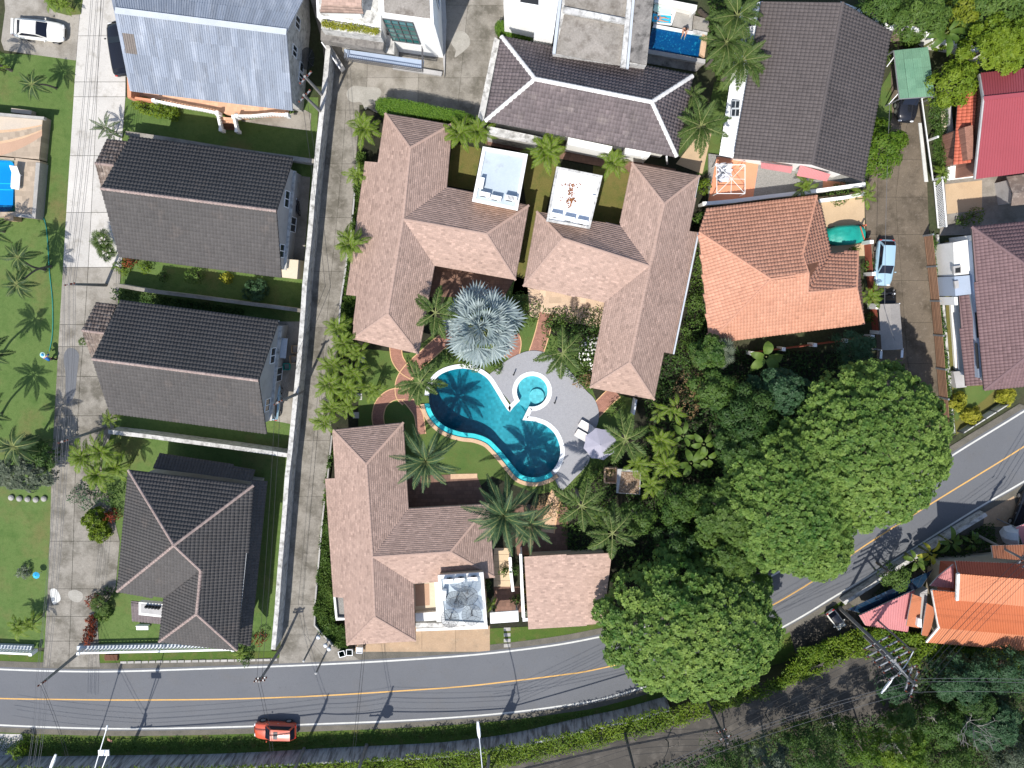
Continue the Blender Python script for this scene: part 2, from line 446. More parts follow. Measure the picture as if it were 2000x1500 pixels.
mat('bin_green', (.012, .05, .035), (.015, .06, .042), 1, rough=.5)
mat('fan_black', (.012, .013, .014), fine=.1, rough=.6)
mat('canvas_mauve', (.35, .34, .40), (.31, .30, .36), .8, fine=.05)
mat('canvas_grey', (.30, .28, .26), (.24, .225, .21), .6, fine=.1)
mat('lounger_cloth', (.66, .60, .56), (.62, .56, .52), 1, fine=.05)
mat('tarp_teal', (.01, .26, .21), (.015, .32, .25), 1.5, stain=(1.2, .5, .75, (.008, .17, .14), .7), fine=.1, rough=.45, bump=.5, bscale=3)
mat('towel_blue', (.02, .38, .60), (.03, .45, .66), 3, fine=.1)
mat('umbrella_blue', (.04, .38, .66), fine=.05)
mat('car_white', (.74, .72, .66), fine=0, rough=.25, coat=.8)
mat('car_red', (.55, .095, .045), fine=0, rough=.3, coat=.8)
mat('car_black', (.012, .013, .018), fine=0, rough=.25, coat=.6)
mat('car_silver', (.34, .50, .60), fine=0, rough=.28, metal=.1, coat=.6)
mat('tyre', (.018, .018, .018), fine=.1, rough=.8)
mat('rim', (.45, .45, .46), fine=0, rough=.3, metal=.6)
mat('headlight', (.70, .72, .74), fine=0, rough=.1)
mat('taillight', (.45, .02, .015), fine=0, rough=.2)
glassmat('car_glass', (.012, .015, .026))
glassmat('window_glass', (.025, .032, .040))
glassmat('teal_glass', (.02, .14, .13))
glassmat('navy_glass', (.010, .028, .055))
meshmat('dish_mesh', (.13, .15, .16), .42)
meshmat('net_black', (.02, .024, .026), .75)
mat('skin', (.50, .27, .18), fine=.04, rough=.5)
mat('hair_dark', (.018, .012, .010), fine=.1, rough=.6)
mat('swim_maroon', (.07, .012, .014), fine=.05)
mat('shirt_blue', (.02, .12, .36), fine=.08)
mat('trouser_black', (.012, .014, .018), fine=.08)
mat('hat_blue', (.05, .30, .55), fine=.06)
mat('hat_rim', (.45, .66, .62), fine=.06)
mat('cloth_white', (.70, .71, .74), fine=.06, orand=.1)
mat('cloth_grey', (.16, .18, .22), fine=.06, orand=.3)
mat('hose_green', (.03, .24, .20), fine=.1)
# vegetation (two colours mixed leaf by leaf)
def leaf(name, a, b, tr=.3, rough=.55): return mat(name, a, b, tintmix=True, fine=.12, fscale=3, rough=rough, trans=tr, spec=.25)
leaf('leaf_big_tree', (.045, .125, .020), (.235, .335, .070), .3)
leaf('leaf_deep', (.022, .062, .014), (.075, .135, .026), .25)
leaf('leaf_mid', (.042, .098, .018), (.125, .195, .034), .28)
leaf('leaf_lime', (.070, .140, .010), (.20, .27, .020), .3)
leaf('leaf_yellow', (.16, .20, .015), (.42, .40, .045), .3)
leaf('leaf_hedge', (.055, .135, .014), (.14, .24, .022), .25)
leaf('leaf_grey', (.060, .085, .050), (.20, .23, .16), .25)
leaf('leaf_bluegreen', (.028, .075, .030), (.075, .145, .062), .25)
leaf('leaf_red', (.16, .028, .012), (.32, .075, .03), .25)
leaf('leaf_dry', (.16, .105, .05), (.30, .20, .10), .2)
leaf('frond_dark', (.016, .045, .012), (.055, .095, .028), .15)
leaf('frond_date', (.020, .058, .020), (.075, .125, .052), .2)
leaf('frond_mid', (.040, .085, .016), (.115, .165, .038), .25)
leaf('frond_areca', (.065, .145, .012), (.21, .28, .026), .3)
leaf('frond_silver', (.165, .22, .222), (.36, .42, .41), .12, .5)
mat('rachis', (.20, .22, .08), (.15, .17, .06), 2)
mat('trunk_grey', (.17, .15, .125), (.11, .095, .08), 2.5, fine=.25, rough=.95)
mat('trunk_pale', (.34, .32, .29), (.24, .22, .20), 2.5, fine=.2)
mat('bark_dark', (.07, .055, .042), (.045, .036, .028), 3, fine=.3, rough=.95)
mat('petal_white', (.75, .72, .68), fine=.05)
mat('leaf_litter', (.24, .16, .10), (.12, .075, .045), 4, stain=(7, .5, .68, (.52, .42, .33), .8), fine=.3)
# ------------------------------------------------------------------ roofs
RNG = np.random.default_rng(11)
from mathutils.geometry import tessellate_polygon
def newell(q):
    n = Vector((0, 0, 0))
    for i in range(len(q)):
        a, b = q[i], q[(i + 1) % len(q)]
        n += Vector(((a.y - b.y) * (a.z + b.z), (a.z - b.z) * (a.x + b.x), (a.x - b.x) * (a.y + b.y)))
    n.normalize()
    return n if n.z > 0 else -n
def tile_face(q, tw, tl, h, lift, base, kind):
    """rows of real tiles over one roof plane -> verts, quads, tint"""
    n = newell(q); c = sum(q, Vector((0, 0, 0))) / len(q)
    dn = Vector((0, 0, -1)); dn = dn - n * dn.dot(n)
    dn = dn.normalized() if dn.length > 1e-3 else Vector((0, -1, 0))
    up = -dn; u = up.cross(n).normalized()
    pu = [((p - c).dot(u), (p - c).dot(up)) for p in q]
    us = [a[0] for a in pu]; vs = [a[1] for a in pu]
    nu = int((max(us) - min(us)) / tw) + 2; nv = int((max(vs) - min(vs)) / tl) + 1
    U, V = np.meshgrid(min(us) + tw * np.arange(-1, nu), min(vs) + tl * np.arange(nv))
    row = np.arange(nv)[:, None] + 0 * U
    if kind == 'flat': U = U + np.where(row % 2 == 1, tw / 2, 0) + RNG.uniform(-.06, .06, (nv, 1)) * tw
    U = U.ravel(); V = V.ravel()
    ins = inpoly(U + tw / 2, V + tl / 2, pu)
    U = U[ins]; V = V[ins]; k = len(U)
    if k == 0: return None
    LO = U.copy(); HI = U + tw
    for vv in np.unique(V):                                  # cut tiles cleanly at hips, valleys and verges
        y = vv + tl / 2; xs_ = []
        for i in range(len(pu)):
            (xa, ya), (xb, yb) = pu[i], pu[(i + 1) % len(pu)]
            if (ya > y) != (yb > y): xs_.append(xa + (xb - xa) * (y - ya) / (yb - ya))
        xs_.sort(); m_ = V == vv
        for x0, x1 in zip(xs_[::2], xs_[1::2]):
            s_ = m_ & (U + tw / 2 >= x0) & (U + tw / 2 <= x1); LO[s_] = np.maximum(LO[s_], x0); HI[s_] = np.minimum(HI[s_], x1)
            # the sliver left over at each end goes to the end tile
            if s_.any():
                ia = np.where(s_)[0]; f_, l_ = ia[np.argmin(U[ia])], ia[np.argmax(U[ia])]
                LO[f_] = x0; HI[l_] = x1
    if kind == 'barrel': xs = np.array([0, .28, .62, 1.0]); hs = np.array([0, h, h * .55, 0])
    else: xs = np.array([0.015, .985]); hs = np.array([0, 0])
    npf = len(xs)
    jit = RNG.uniform(-.005, .005, k)
    from mathutils.geometry import tessellate_polygon
    res = [(p - c).dot(n) for p in q]; off = np.zeros(k)                 # follow the shell where the plane is slightly bent
    for tr in tessellate_polygon([q]):
        (x1, y1), (x2, y2), (x3, y3) = (pu[i] for i in tr); dt = (y2 - y3) * (x1 - x3) + (x3 - x2) * (y1 - y3)
        if abs(dt) < 1e-9: continue
        X, Y = U + tw / 2, V + tl / 2
        l1 = ((y2 - y3) * (X - x3) + (x3 - x2) * (Y - y3)) / dt; l2 = ((y3 - y1) * (X - x3) + (x1 - x3) * (Y - y3)) / dt; l3 = 1 - l1 - l2
        m_ = (l1 > -.02) & (l2 > -.02) & (l3 > -.02)
        off = np.where(m_, l1 * res[tr[0]] + l2 * res[tr[1]] + l3 * res[tr[2]], off)
    jit = jit + off
    pts = []
    for end in (0, 1, 2):
        for i in range(npf):
            uu = LO + xs[i] * (HI - LO)
            if end == 0: vv = V; w = base + lift + hs[i] + jit
            elif end == 1: vv = V + tl * 1.02; w = base + hs[i] * .8 + off
            else: vv = V; w = base - .03 + off
            pts.append(np.stack([uu, vv, w], 1))
    A = np.stack(pts, 1)                                   # k, 3*npf, 3
    M = np.array([u, up, n]); W = A.reshape(-1, 3) @ M + np.array(c)
    b = np.arange(k)[:, None] * (3 * npf)
    fs = []
    for i in range(npf - 1):
        fs.append(b + np.array([[i, i + 1, npf + i + 1, npf + i]]))
        fs.append(b + np.array([[2 * npf + i, 2 * npf + i + 1, i + 1, i]]))
    Fq = np.stack(fs, 1).reshape(-1, 4)
    t = RNG.uniform(-1, 1, k) ** 3 * .9 + RNG.uniform(-.3, .3, k)
    return W, Fq, np.repeat(t, len(fs))
def roof_tiles(faces, parent, m, kind='barrel', tw=.30, tl=.36, h=.085, lift=.028, base=.05, name='roof_tiles'):
    Vs, Fs, Ts = [], [], []; off = 0
    for q in faces:
        r = tile_face(q, tw, tl, h, lift, base, kind)
        if r is None: continue
        Vs.append(r[0]); Fs.append(r[1] + off); Ts.append(r[2]); off += len(r[0])
    o = link(name, npmesh(name, np.concatenate(Vs), np.concatenate(Fs), m, np.concatenate(Ts)), parent)
    o['kind'] = 'stuff'
    return o
def roof_shell(faces, mats, parent, th=.16, name='roof'):
    """faces: lists of points sharing corners; closed shell with eave boards (second material)"""
    mb = MB(); edges = {}
    key = lambda p: (round(p.x, 2), round(p.y, 2), round(p.z, 2))
    for q in faces:
        n = Vector((0, 0, 0))
        for i in range(len(q)):
            a, b = q[i], q[(i + 1) % len(q)]; n.z += (a.x - b.x) * (a.y + b.y)
        if n.z < 0: q.reverse()
        for tr in tessellate_polygon([q]):
            tr = list(tr); p_ = [q[i] for i in tr]
            if (p_[1] - p_[0]).cross(p_[2] - p_[0]).z < 0: p_.reverse()
            mb.face(p_, 0)
        mb.face([p - Vector((0, 0, th)) for p in q[::-1]], 1)
        for i in range(len(q)):
            a, b = q[i], q[(i + 1) % len(q)]
            k = (key(a), key(b))
            if (k[1], k[0]) in edges: edges.pop((k[1], k[0]))
            else: edges[k] = (a, b)
    dz = Vector((0, 0, th))
    for a, b in edges.values(): mb.face([a - dz, b - dz, b, a], 1)
    return mb.build(name, mats, parent), list(edges.values())
def shared_ridges(faces):
    out = []; key = lambda p: (round(p.x, 2), round(p.y, 2), round(p.z, 2)); ed = {}
    for fi, q in enumerate(faces):
        for i in range(len(q)):
            a, b = q[i], q[(i + 1) % len(q)]
            ed.setdefault(frozenset((key(a), key(b))), []).append((fi, a, b))
    for v in ed.values():
        if len(v) == 2:
            n0 = newell(faces[v[0][0]]); c1 = sum(faces[v[1][0]], Vector()) / len(faces[v[1][0]])
            if (c1 - v[0][1]).dot(n0) < -.02: out.append((v[0][1], v[0][2]))
    return out
def ridge_caps(edges, parent, m, w=.17, h=.10, seg=.42, name='ridge_caps', base=.06):
    mb = MB()
    for a, b in edges:
        d = b - a; L = d.length; n = max(1, int(L / seg)); d = d.normalized()
        u = d.cross(Vector((0, 0, 1))); u = u.normalized() if u.length > 1e-4 else Vector((1, 0, 0)); v = u.cross(d)
        for i in range(n):
            p0 = a + d * (L * i / n) + Vector((0, 0, base)); p1 = a + d * (L * (i + 1.06) / n) + Vector((0, 0, base - .015))
            pts = []
            for p, k in ((p0, 1.0), (p1, .9)):
                for x, y in ((-1, -.35), (-.6, .7), (0, 1), (.6, .7), (1, -.35)): pts.append(p + u * (x * w * k) + v * (y * h * k))
            mb.add(pts, [(j, j + 1, j + 6, j + 5) for j in range(4)] + [(0, 1, 2, 3, 4)])
    o = mb.build(name, m, parent); o['kind'] = 'stuff'
    return o
def walls(poly, z0, z1, m, parent, name='wall'):
    return MB().prism([(p[0], p[1]) for p in poly], z0, z1).build(name, m, parent)
def tiled_house(name, label, faces_px, wall_poly, _unused=None, cat='house', tile='dark_tile', kind='barrel', eave=5.5, wallm='white_wall',
                tw=.30, tl=.36, ridge='fascia_dark', rw=.15, rh=.09, rseg=.42, th=.18, fascia='fascia_dark', wz=None, wi=.7, thx=None, gutters=None):
    faces = [PP(f) for f in faces_px]
    c = sum((p for f in faces for p in f), Vector()) / sum(len(f) for f in faces); c.z = 0
    t = thx or thing(name, label, cat, c)
    roof_shell(faces, [tile, fascia], t, th)
    roof_tiles(faces, t, tile, kind, tw, tl, h=.085 if kind == 'barrel' else 0, lift=.02 if kind == 'barrel' else .008, base=.03 if kind == 'barrel' else .012)
    if ridge: ridge_caps(shared_ridges(faces), t, ridge, rw, rh, rseg)
    if wall_poly:
        wp = inset([(p.x, p.y) for p in PP(wall_poly, eave)], wi)
        walls(wp, -.05, (wz or eave) - th - .02, wallm, t)
    if gutters:
        for a, b in gutters:
            A, B = PP([a, b], eave); d = (B - A).normalized(); o = Vector((d.y, -d.x, 0)) * .07
            MB().beam(A + o - Vector((0, 0, .05)), B + o - Vector((0, 0, .05)), .14, .12).build('gutter', 'gutter_grey', t)
    return t, faces
def ribbed(q, ribs, h=.035, base=.03):
    """q: eaveL, eaveR, ridgeR, ridgeL; trapezoid ribs running from ridge to eave"""
    n = newell(q); mb = MB(); top = []; bot = []
    for i in range(ribs):
        for f, hh in ((0, 0), (.5, 0), (.62, h), (.88, h)):
            t = (i + f) / ribs
            a = q[0].lerp(q[1], t) + n * (base + hh); b = q[3].lerp(q[2], t) + n * (base + hh)
            bot.append(a); top.append(b)
    bot.append(q[1] + n * base); top.append(q[2] + n * base)
    m = len(bot)
    return mb.add(bot + top, [(i, i + 1, m + i + 1, m + i) for i in range(m - 1)])
def sheets(q, nc, nr, parent, m, name='roof_sheet', ribs=3, odd=None, oddm='rusty_sheet', base=.03):
    """nc x nr separate corrugated sheets, overlapping down the slope"""
    for r in range(nr):
        for c in range(nc):
            def at(a, b): return q[0].lerp(q[1], a).lerp(q[3].lerp(q[2], a), b)
            lo = max(0, r / nr - .012)
            p = [at(c / nc, lo), at((c + 1) / nc, lo), at((c + 1) / nc, (r + 1) / nr), at(c / nc, (r + 1) / nr)]
            n = newell(q); j = random.uniform(0, .02)
            p = [p[0] + n * (.02 + j), p[1] + n * (.02 + j), p[2] + n * j, p[3] + n * j]
            ribbed(p, ribs, .04, base).build(name, oddm if odd and (c, r) in odd else m, parent)
def window_on(parent, p0, p1, z0, z1, n, fm='white_metal', gm='window_glass', bars=1, name='window'):
    """window between plan points p0,p1 on a wall whose outward normal is n"""
    p0 = Vector((p0[0], p0[1], 0)); p1 = Vector((p1[0], p1[1], 0)); n = Vector((n[0], n[1], 0)).normalized()
    mb = MB(); o = n * .03
    A = p0 + o; B = p1 + o
    for z in (z0, z1): mb.beam(A + Vector((0, 0, z)), B + Vector((0, 0, z)), .08, .08)
    for k in range(bars + 2):
        x = A.lerp(B, k / (bars + 1)); mb.beam(x + Vector((0, 0, z0)), x + Vector((0, 0, z1)), .07, .07)
    f = mb.build(name, fm, parent)
    o = n * .02
    MB().face([p0 + o + Vector((0, 0, z0)), p1 + o + Vector((0, 0, z0)), p1 + o + Vector((0, 0, z1)), p0 + o + Vector((0, 0, z1))]).build('pane', gm, f)
    return f

# ------------------------------------------------------------------ foliage
def basis(n):
    a = np.where(np.abs(n[:, 2:3]) < .9, np.array([[0, 0, 1.]]), np.array([[1., 0, 0]]))
    u = np.cross(n, a); u /= np.linalg.norm(u, axis=1, keepdims=True) + 1e-9
    return u, np.cross(n, u)
def leaves(Pc, n, L, Wd, rng, tint, droop=.25):
    """one folded diamond leaf (2 quads... kept as one quad) per point; n = leaf facing"""
    k = len(Pc); n = n / (np.linalg.norm(n, axis=1, keepdims=True) + 1e-9)
    u, v = basis(n); a = rng.uniform(0, 2 * np.pi, (k, 1))
    d = u * np.cos(a) + v * np.sin(a); s = np.cross(n, d)
    L = L * rng.uniform(.7, 1.25, (k, 1)); Wd = Wd * rng.uniform(.8, 1.2, (k, 1))
    p0 = Pc; p1 = Pc + d * L * .5 + s * Wd * .5; p2 = Pc + d * L - n * L * droop; p3 = Pc + d * L * .5 - s * Wd * .5
    V = np.stack([p0, p1, p2, p3], 1).reshape(-1, 3)
    return V, np.arange(4 * k).reshape(-1, 4), tint
def rosettes(Pc, n, L, Wd, rng, tint, m=7, tilt=.45):
    k = len(Pc); n = n / (np.linalg.norm(n, axis=1, keepdims=True) + 1e-9); u, v = basis(n)
    Vs = []; Ts = []
    a0 = rng.uniform(0, 2 * np.pi, (k, 1)); Lk = L * rng.uniform(.75, 1.25, (k, 1))
    for i in range(m):
        a = a0 + 2 * np.pi * i / m + rng.uniform(-.25, .25, (k, 1))
        t = tilt * rng.uniform(.4, 1.6, (k, 1))
        d = (u * np.cos(a) + v * np.sin(a)) * np.cos(t) + n * np.sin(t); s = np.cross(n, d)
        s /= np.linalg.norm(s, axis=1, keepdims=True) + 1e-9
        p0 = Pc; p1 = Pc + d * Lk * .55 + s * Wd * .5 + n * .02; p2 = Pc + d * Lk - n * Lk * .18; p3 = Pc + d * Lk * .55 - s * Wd * .5 + n * .02
        Vs.append(np.stack([p0, p1, p2, p3], 1)); Ts.append(tint + rng.uniform(-.25, .25, k))
    V = np.stack(Vs, 1).reshape(-1, 3); T = np.stack(Ts, 1).ravel()
    return V, np.arange(len(V)).reshape(-1, 4), np.clip(T, -1, 1)
def lobes_points(lobes, k, rng, depth=.35, low=-.15):
    """points on the upper shells of a set of ellipsoid lobes (cx,cy,cz,rx,ry,rz), none inside another lobe"""
    L = np.array(lobes, float); ar = L[:, 3] * L[:, 4]; cnt = rng.multinomial(k, ar / ar.sum())
    Ps, Ns = [], []
    for i, c in enumerate(cnt):
        z = rng.uniform(low, 1, c); a = rng.uniform(0, 2 * np.pi, c); r = np.sqrt(np.clip(1 - z * z, 0, 1))
        d = np.stack([r * np.cos(a), r * np.sin(a), z], 1)
        rad = 1 - depth * rng.uniform(0, 1, (c, 1)) ** 2
        p = L[i, :3] + d * L[i, 3:6] * rad
        nn = d / L[i, 3:6]; nn /= np.linalg.norm(nn, axis=1, keepdims=True)
        keep = np.ones(c, bool)
        for j in range(len(L)):
            if j != i: keep &= (((p - L[j, :3]) / L[j, 3:6]) ** 2).sum(1) > .80
        Ps.append(p[keep]); Ns.append(nn[keep])
    return np.concatenate(Ps), np.concatenate(Ns)
def make_lobes(rx, ry, h, n, rng, ratio=.42):
    """a crown: a low centre dome and n smaller lobes over it"""
    out = [(0, 0, h * .25, rx * .80, ry * .80, h * .62)]
    for i in range(n):
        a = 2.39996 * i + rng.uniform(-.3, .3); r = math.sqrt((i + .5) / n) * .80
        s = ratio * rng.uniform(.75, 1.25)
        out.append((r * rx * math.cos(a), r * ry * math.sin(a), h * (.28 + .42 * (1 - r * r)) * rng.uniform(.85, 1.15), rx * s * .8, ry * s * .8, h * s * .9))
    return out
def put(name, V, F, T, m, parent=None, local=True):
    return link(name, npmesh(name, V, F, m, T), parent, local)
def dome_lobes(rx, ry, h, n, rng, bump):
    """a broad dome carrying many leafy bumps"""
    out = [(0, 0, 0, rx * .93, ry * .93, h * .82)]
    for i in range(n):
        a = 2.39996 * i + rng.uniform(-.25, .25); r = math.sqrt((i + .5) / n) * .93
        s = bump * rng.uniform(.75, 1.3)
        z = h * .82 * math.sqrt(max(0, 1 - (r / .95) ** 2)) * .97
        out.append((r * rx * math.cos(a), r * ry * math.sin(a), z + rng.uniform(-.35, .15) * s, s, s, s * .9))
    return out
def height_points(lobes, dens, rng, jit):
    """points spread evenly (seen from above) over the top surface of a set of lobes, with the surface's facing"""
    L = np.array(lobes, float); x0, x1 = (L[:, 0] - L[:, 3]).min(), (L[:, 0] + L[:, 3]).max(); y0, y1 = (L[:, 1] - L[:, 4]).min(), (L[:, 1] + L[:, 4]).max()
    k = int((x1 - x0) * (y1 - y0) * dens); X = rng.uniform(x0, x1, k); Y = rng.uniform(y0, y1, k)
    Z = np.full(k, -9.); B = np.zeros(k, int)
    for i, l in enumerate(L):
        q = 1 - ((X - l[0]) / l[3]) ** 2 - ((Y - l[1]) / l[4]) ** 2
        z = np.where(q > 0, l[2] + l[5] * np.sqrt(np.clip(q, 0, 1)), -9.)
        m = z > Z; Z[m] = z[m]; B[m] = i
    ok = Z > -8; X, Y, Z, B = X[ok], Y[ok], Z[ok], B[ok]; l = L[B]
    N = np.stack([(X - l[:, 0]) / l[:, 3] ** 2, (Y - l[:, 1]) / l[:, 4] ** 2, np.maximum(Z - l[:, 2], .05) / l[:, 5] ** 2], 1)
    N /= np.linalg.norm(N, axis=1, keepdims=True) + 1e-9
    P_ = np.stack([X, Y, Z], 1) - N * (jit * rng.uniform(0, 1, (len(X), 1)) ** 2)
    return P_, N, B
def crown_tree(label, px, py, z, rx, ry, h, m, seed, n=None, kind='rosette', leafL=.3, leafW=.14, lobes=16, group=None, name='broadleaf_tree', cat='tree',
               trunk=.35, bark='trunk_grey', tintmix=(0., .5), base=None, dens=None, bump=None):
    """z = height of the crown's middle; px,py = its middle in the photo"""
    rng = np.random.default_rng(seed)
    c = P(px, py, z); b = P(*base) if base else Vector((c.x, c.y, 0))
    g = Vector((c.x, c.y, 0 if not base else b.z))
    t = thing(name, label, cat, g, group=group)
    bump = bump or max(.55, min(rx, ry) * .30)
    lb = dome_lobes(rx - bump * .5, ry - bump * .5, h, lobes, rng, bump)
    z0 = max(z - h * .55 - g.z, .5)
    lb = [(a[0], a[1], a[2] + z0, *a[3:]) for a in lb]
    dens = dens or (20 if kind == 'rosette' else 75)
    P1, N1, B1 = height_points(lb, dens, rng, .30 * bump + .1)
    P2, N2, B2 = height_points(lb, dens * .85, rng, .5 * bump); P2[:, 2] -= rng.uniform(.3, 1.0, len(P2)) * bump * 1.1
    P3, N3 = lobes_points(lb, int(len(P1) * .55), rng, .2, -.25); B3 = np.zeros(len(P3), int)
    Pc = np.concatenate([P1, P2, P3]); N = np.concatenate([N1, N2, N3]); B = np.concatenate([B1, B2, B3])
    N = N + np.array([[0, 0, .35]]) + rng.normal(0, .16 if kind == 'rosette' else .28, N.shape)
    ph = rng.uniform(0, 6, 4); lobet = rng.normal(0, .45, len(lb) + 1)
    T = tintmix[0] + tintmix[1] * (np.sin(Pc[:, 0] * .45 + ph[0]) * np.sin(Pc[:, 1] * .4 + ph[1]) * .5 + lobet[B] * .6 + rng.normal(0, .5, len(Pc)))
    T = np.clip(T, -1, 1)
    if kind == 'rosette': V, F, T = rosettes(Pc, N, leafL, leafW, rng, T)
    else: V, F, T = leaves(Pc, N, leafL, leafW, rng, T)
    put('crown', V, F, T, m, t)
    mb = MB(); ln = (b.x - g.x, b.y - g.y)
    top = Vector((0, 0, z0 + .1 * h))
    mb.tube([(ln[0], ln[1], -.2), (ln[0] * .6, ln[1] * .6, top.z * .5), top], [trunk, trunk * .75, trunk * .55], 8)
    for l in lb[1::max(1, len(lb) // 14)]:
        e = Vector((l[0] * .9, l[1] * .9, max(l[2] - l[5] - 1.0, z0 * .6))); mid = top.lerp(e, .5) + Vector((0, 0, -.06 * h))
        mb.tube([top, mid, e], [trunk * .42, trunk * .26, trunk * .10], 5)
    mb.build('trunk', bark, t, True)
    return t
def shrub(label, px, py, r, h, m, seed, n=260, L=.22, W=.10, kind='leaf', group=None, name='shrub', cat='shrub', z=0, ry=None, tint=(0., .6), lob=5, stems=True):
    rng = np.random.default_rng(seed); g = P(px, py, z + h * .5); g = Vector((g.x, g.y, z))
    t = thing(name, label, cat, g, group=group)
    lb = make_lobes(r, ry or r, h * 1.15, lob, rng, .5); lb = [(a[0], a[1], a[2] + h * .08, *a[3:]) for a in lb]
    Pc, N = lobes_points(lb, n, rng, .5, -.35)
    N = N + np.array([[0, 0, .5]]) + rng.normal(0, .35, N.shape)
    T = np.clip(tint[0] + tint[1] * rng.normal(0, .7, len(Pc)), -1, 1)
    V, F, T = rosettes(Pc, N, L, W, rng, T, 6) if kind == 'rosette' else leaves(Pc, N, L, W, rng, T)
    put('foliage', V, F, T, m, t)
    if stems:
        mb = MB()
        for i in range(4):
            a = 1.6 * i + seed; mb.tube([(0, 0, -.1), (r * .3 * math.cos(a), r * .3 * math.sin(a), h * .45), (r * .5 * math.cos(a), r * .5 * math.sin(a), h * .75)], [.05, .035, .015], 4)
        mb.build('stem', 'bark_dark', t, True)
    return t
def leaf_bed(name, label, pts, z, h, m, n, seed, L=.24, W=.09, kind='stuff', cat=None, rosette=False, tint=(0., .6), parent=None, up=.6):
    """uncountable low planting filling a bed"""
    rng = np.random.default_rng(seed); q = PP(pts, z)
    xs = [p.x for p in q]; ys = [p.y for p in q]
    K = int(n * 1.05 * (max(xs) - min(xs)) * (max(ys) - min(ys)) / max(abs(area2(q)), 1e-3)) + 10
    X = rng.uniform(min(xs), max(xs), K); Y = rng.uniform(min(ys), max(ys), K)
    k = inpoly(X, Y, q); X = X[k][:n]; Y = Y[k][:n]
    hh = h * (.55 + .45 * np.sin(X * 1.7 + seed) * np.sin(Y * 1.9 + 1))
    Z = z + hh * rng.uniform(.05, 1, len(X)) ** .6
    Pc = np.stack([X, Y, Z], 1); N = rng.normal(0, .55, Pc.shape); N[:, 2] = np.abs(N[:, 2]) + up
    T = np.clip(tint[0] + tint[1] * (rng.normal(0, .6, len(X)) + .5 * np.sin(X * .8) * np.sin(Y * .7)), -1, 1)
    V, F, T = rosettes(Pc, N, L, W, rng, T, 5, .7) if rosette else leaves(Pc, N, L, W, rng, T)
    o = link(name, npmesh(name, V, F, m, T), parent)
    tag(o, label, cat, kind=kind)
    return o
def hedge(label, pts, z0, z1, m, seed, n=2600, name='hedge', L=.13, W=.07, group=None):
    """clipped hedge: a solid leafy core with a coat of leaves on top and sides"""
    rng = np.random.default_rng(seed); q = crom(PP(pts, z1), 4, True)
    poly = [(p.x, p.y) for p in q]
    if area2(poly) < 0: poly = poly[::-1]
    c = (sum(p[0] for p in poly) / len(poly), sum(p[1] for p in poly) / len(poly))
    t = thing(name, label, 'hedge', (c[0], c[1], z0), group=group)
    core = inset(poly, .12)
    npmesh_core = MB().prism(core, z0, z1 - .12)
    npmesh_core.build('core', m, t)
    xs = [p[0] for p in poly]; ys = [p[1] for p in poly]
    X = rng.uniform(min(xs), max(xs), n * 4); Y = rng.uniform(min(ys), max(ys), n * 4); k = inpoly(X, Y, poly); X = X[k][:n]; Y = Y[k][:n]
    P1 = np.stack([X, Y, np.full(len(X), z1 - .06) + rng.normal(0, .04, len(X))], 1); N1 = np.tile([0, 0, 1.], (len(X), 1))
    e = np.array(poly); e2 = np.roll(e, -1, 0); ln = np.linalg.norm(e2 - e, axis=1); idx = rng.choice(len(e), n, p=ln / ln.sum()); tt = rng.uniform(0, 1, (n, 1))
    xy = e[idx] * (1 - tt) + e2[idx] * tt; d = (e2 - e)[idx] / (ln[idx][:, None] + 1e-9)
    P2 = np.concatenate([xy, rng.uniform(z0, z1, (n, 1))], 1); N2 = np.stack([d[:, 1], -d[:, 0], np.full(n, .3)], 1)
    Pc = np.concatenate([P1, P2]); N = np.concatenate([N1, N2]) + rng.normal(0, .45, (len(P1) + n, 3))
    T = np.clip(rng.normal(0, .6, len(Pc)), -1, 1)
    V, F, T = leaves(Pc, N, L, W, rng, T); V = V - np.array([[c[0], c[1], z0]])
    put('foliage', V, F, T, m, t)
    return t

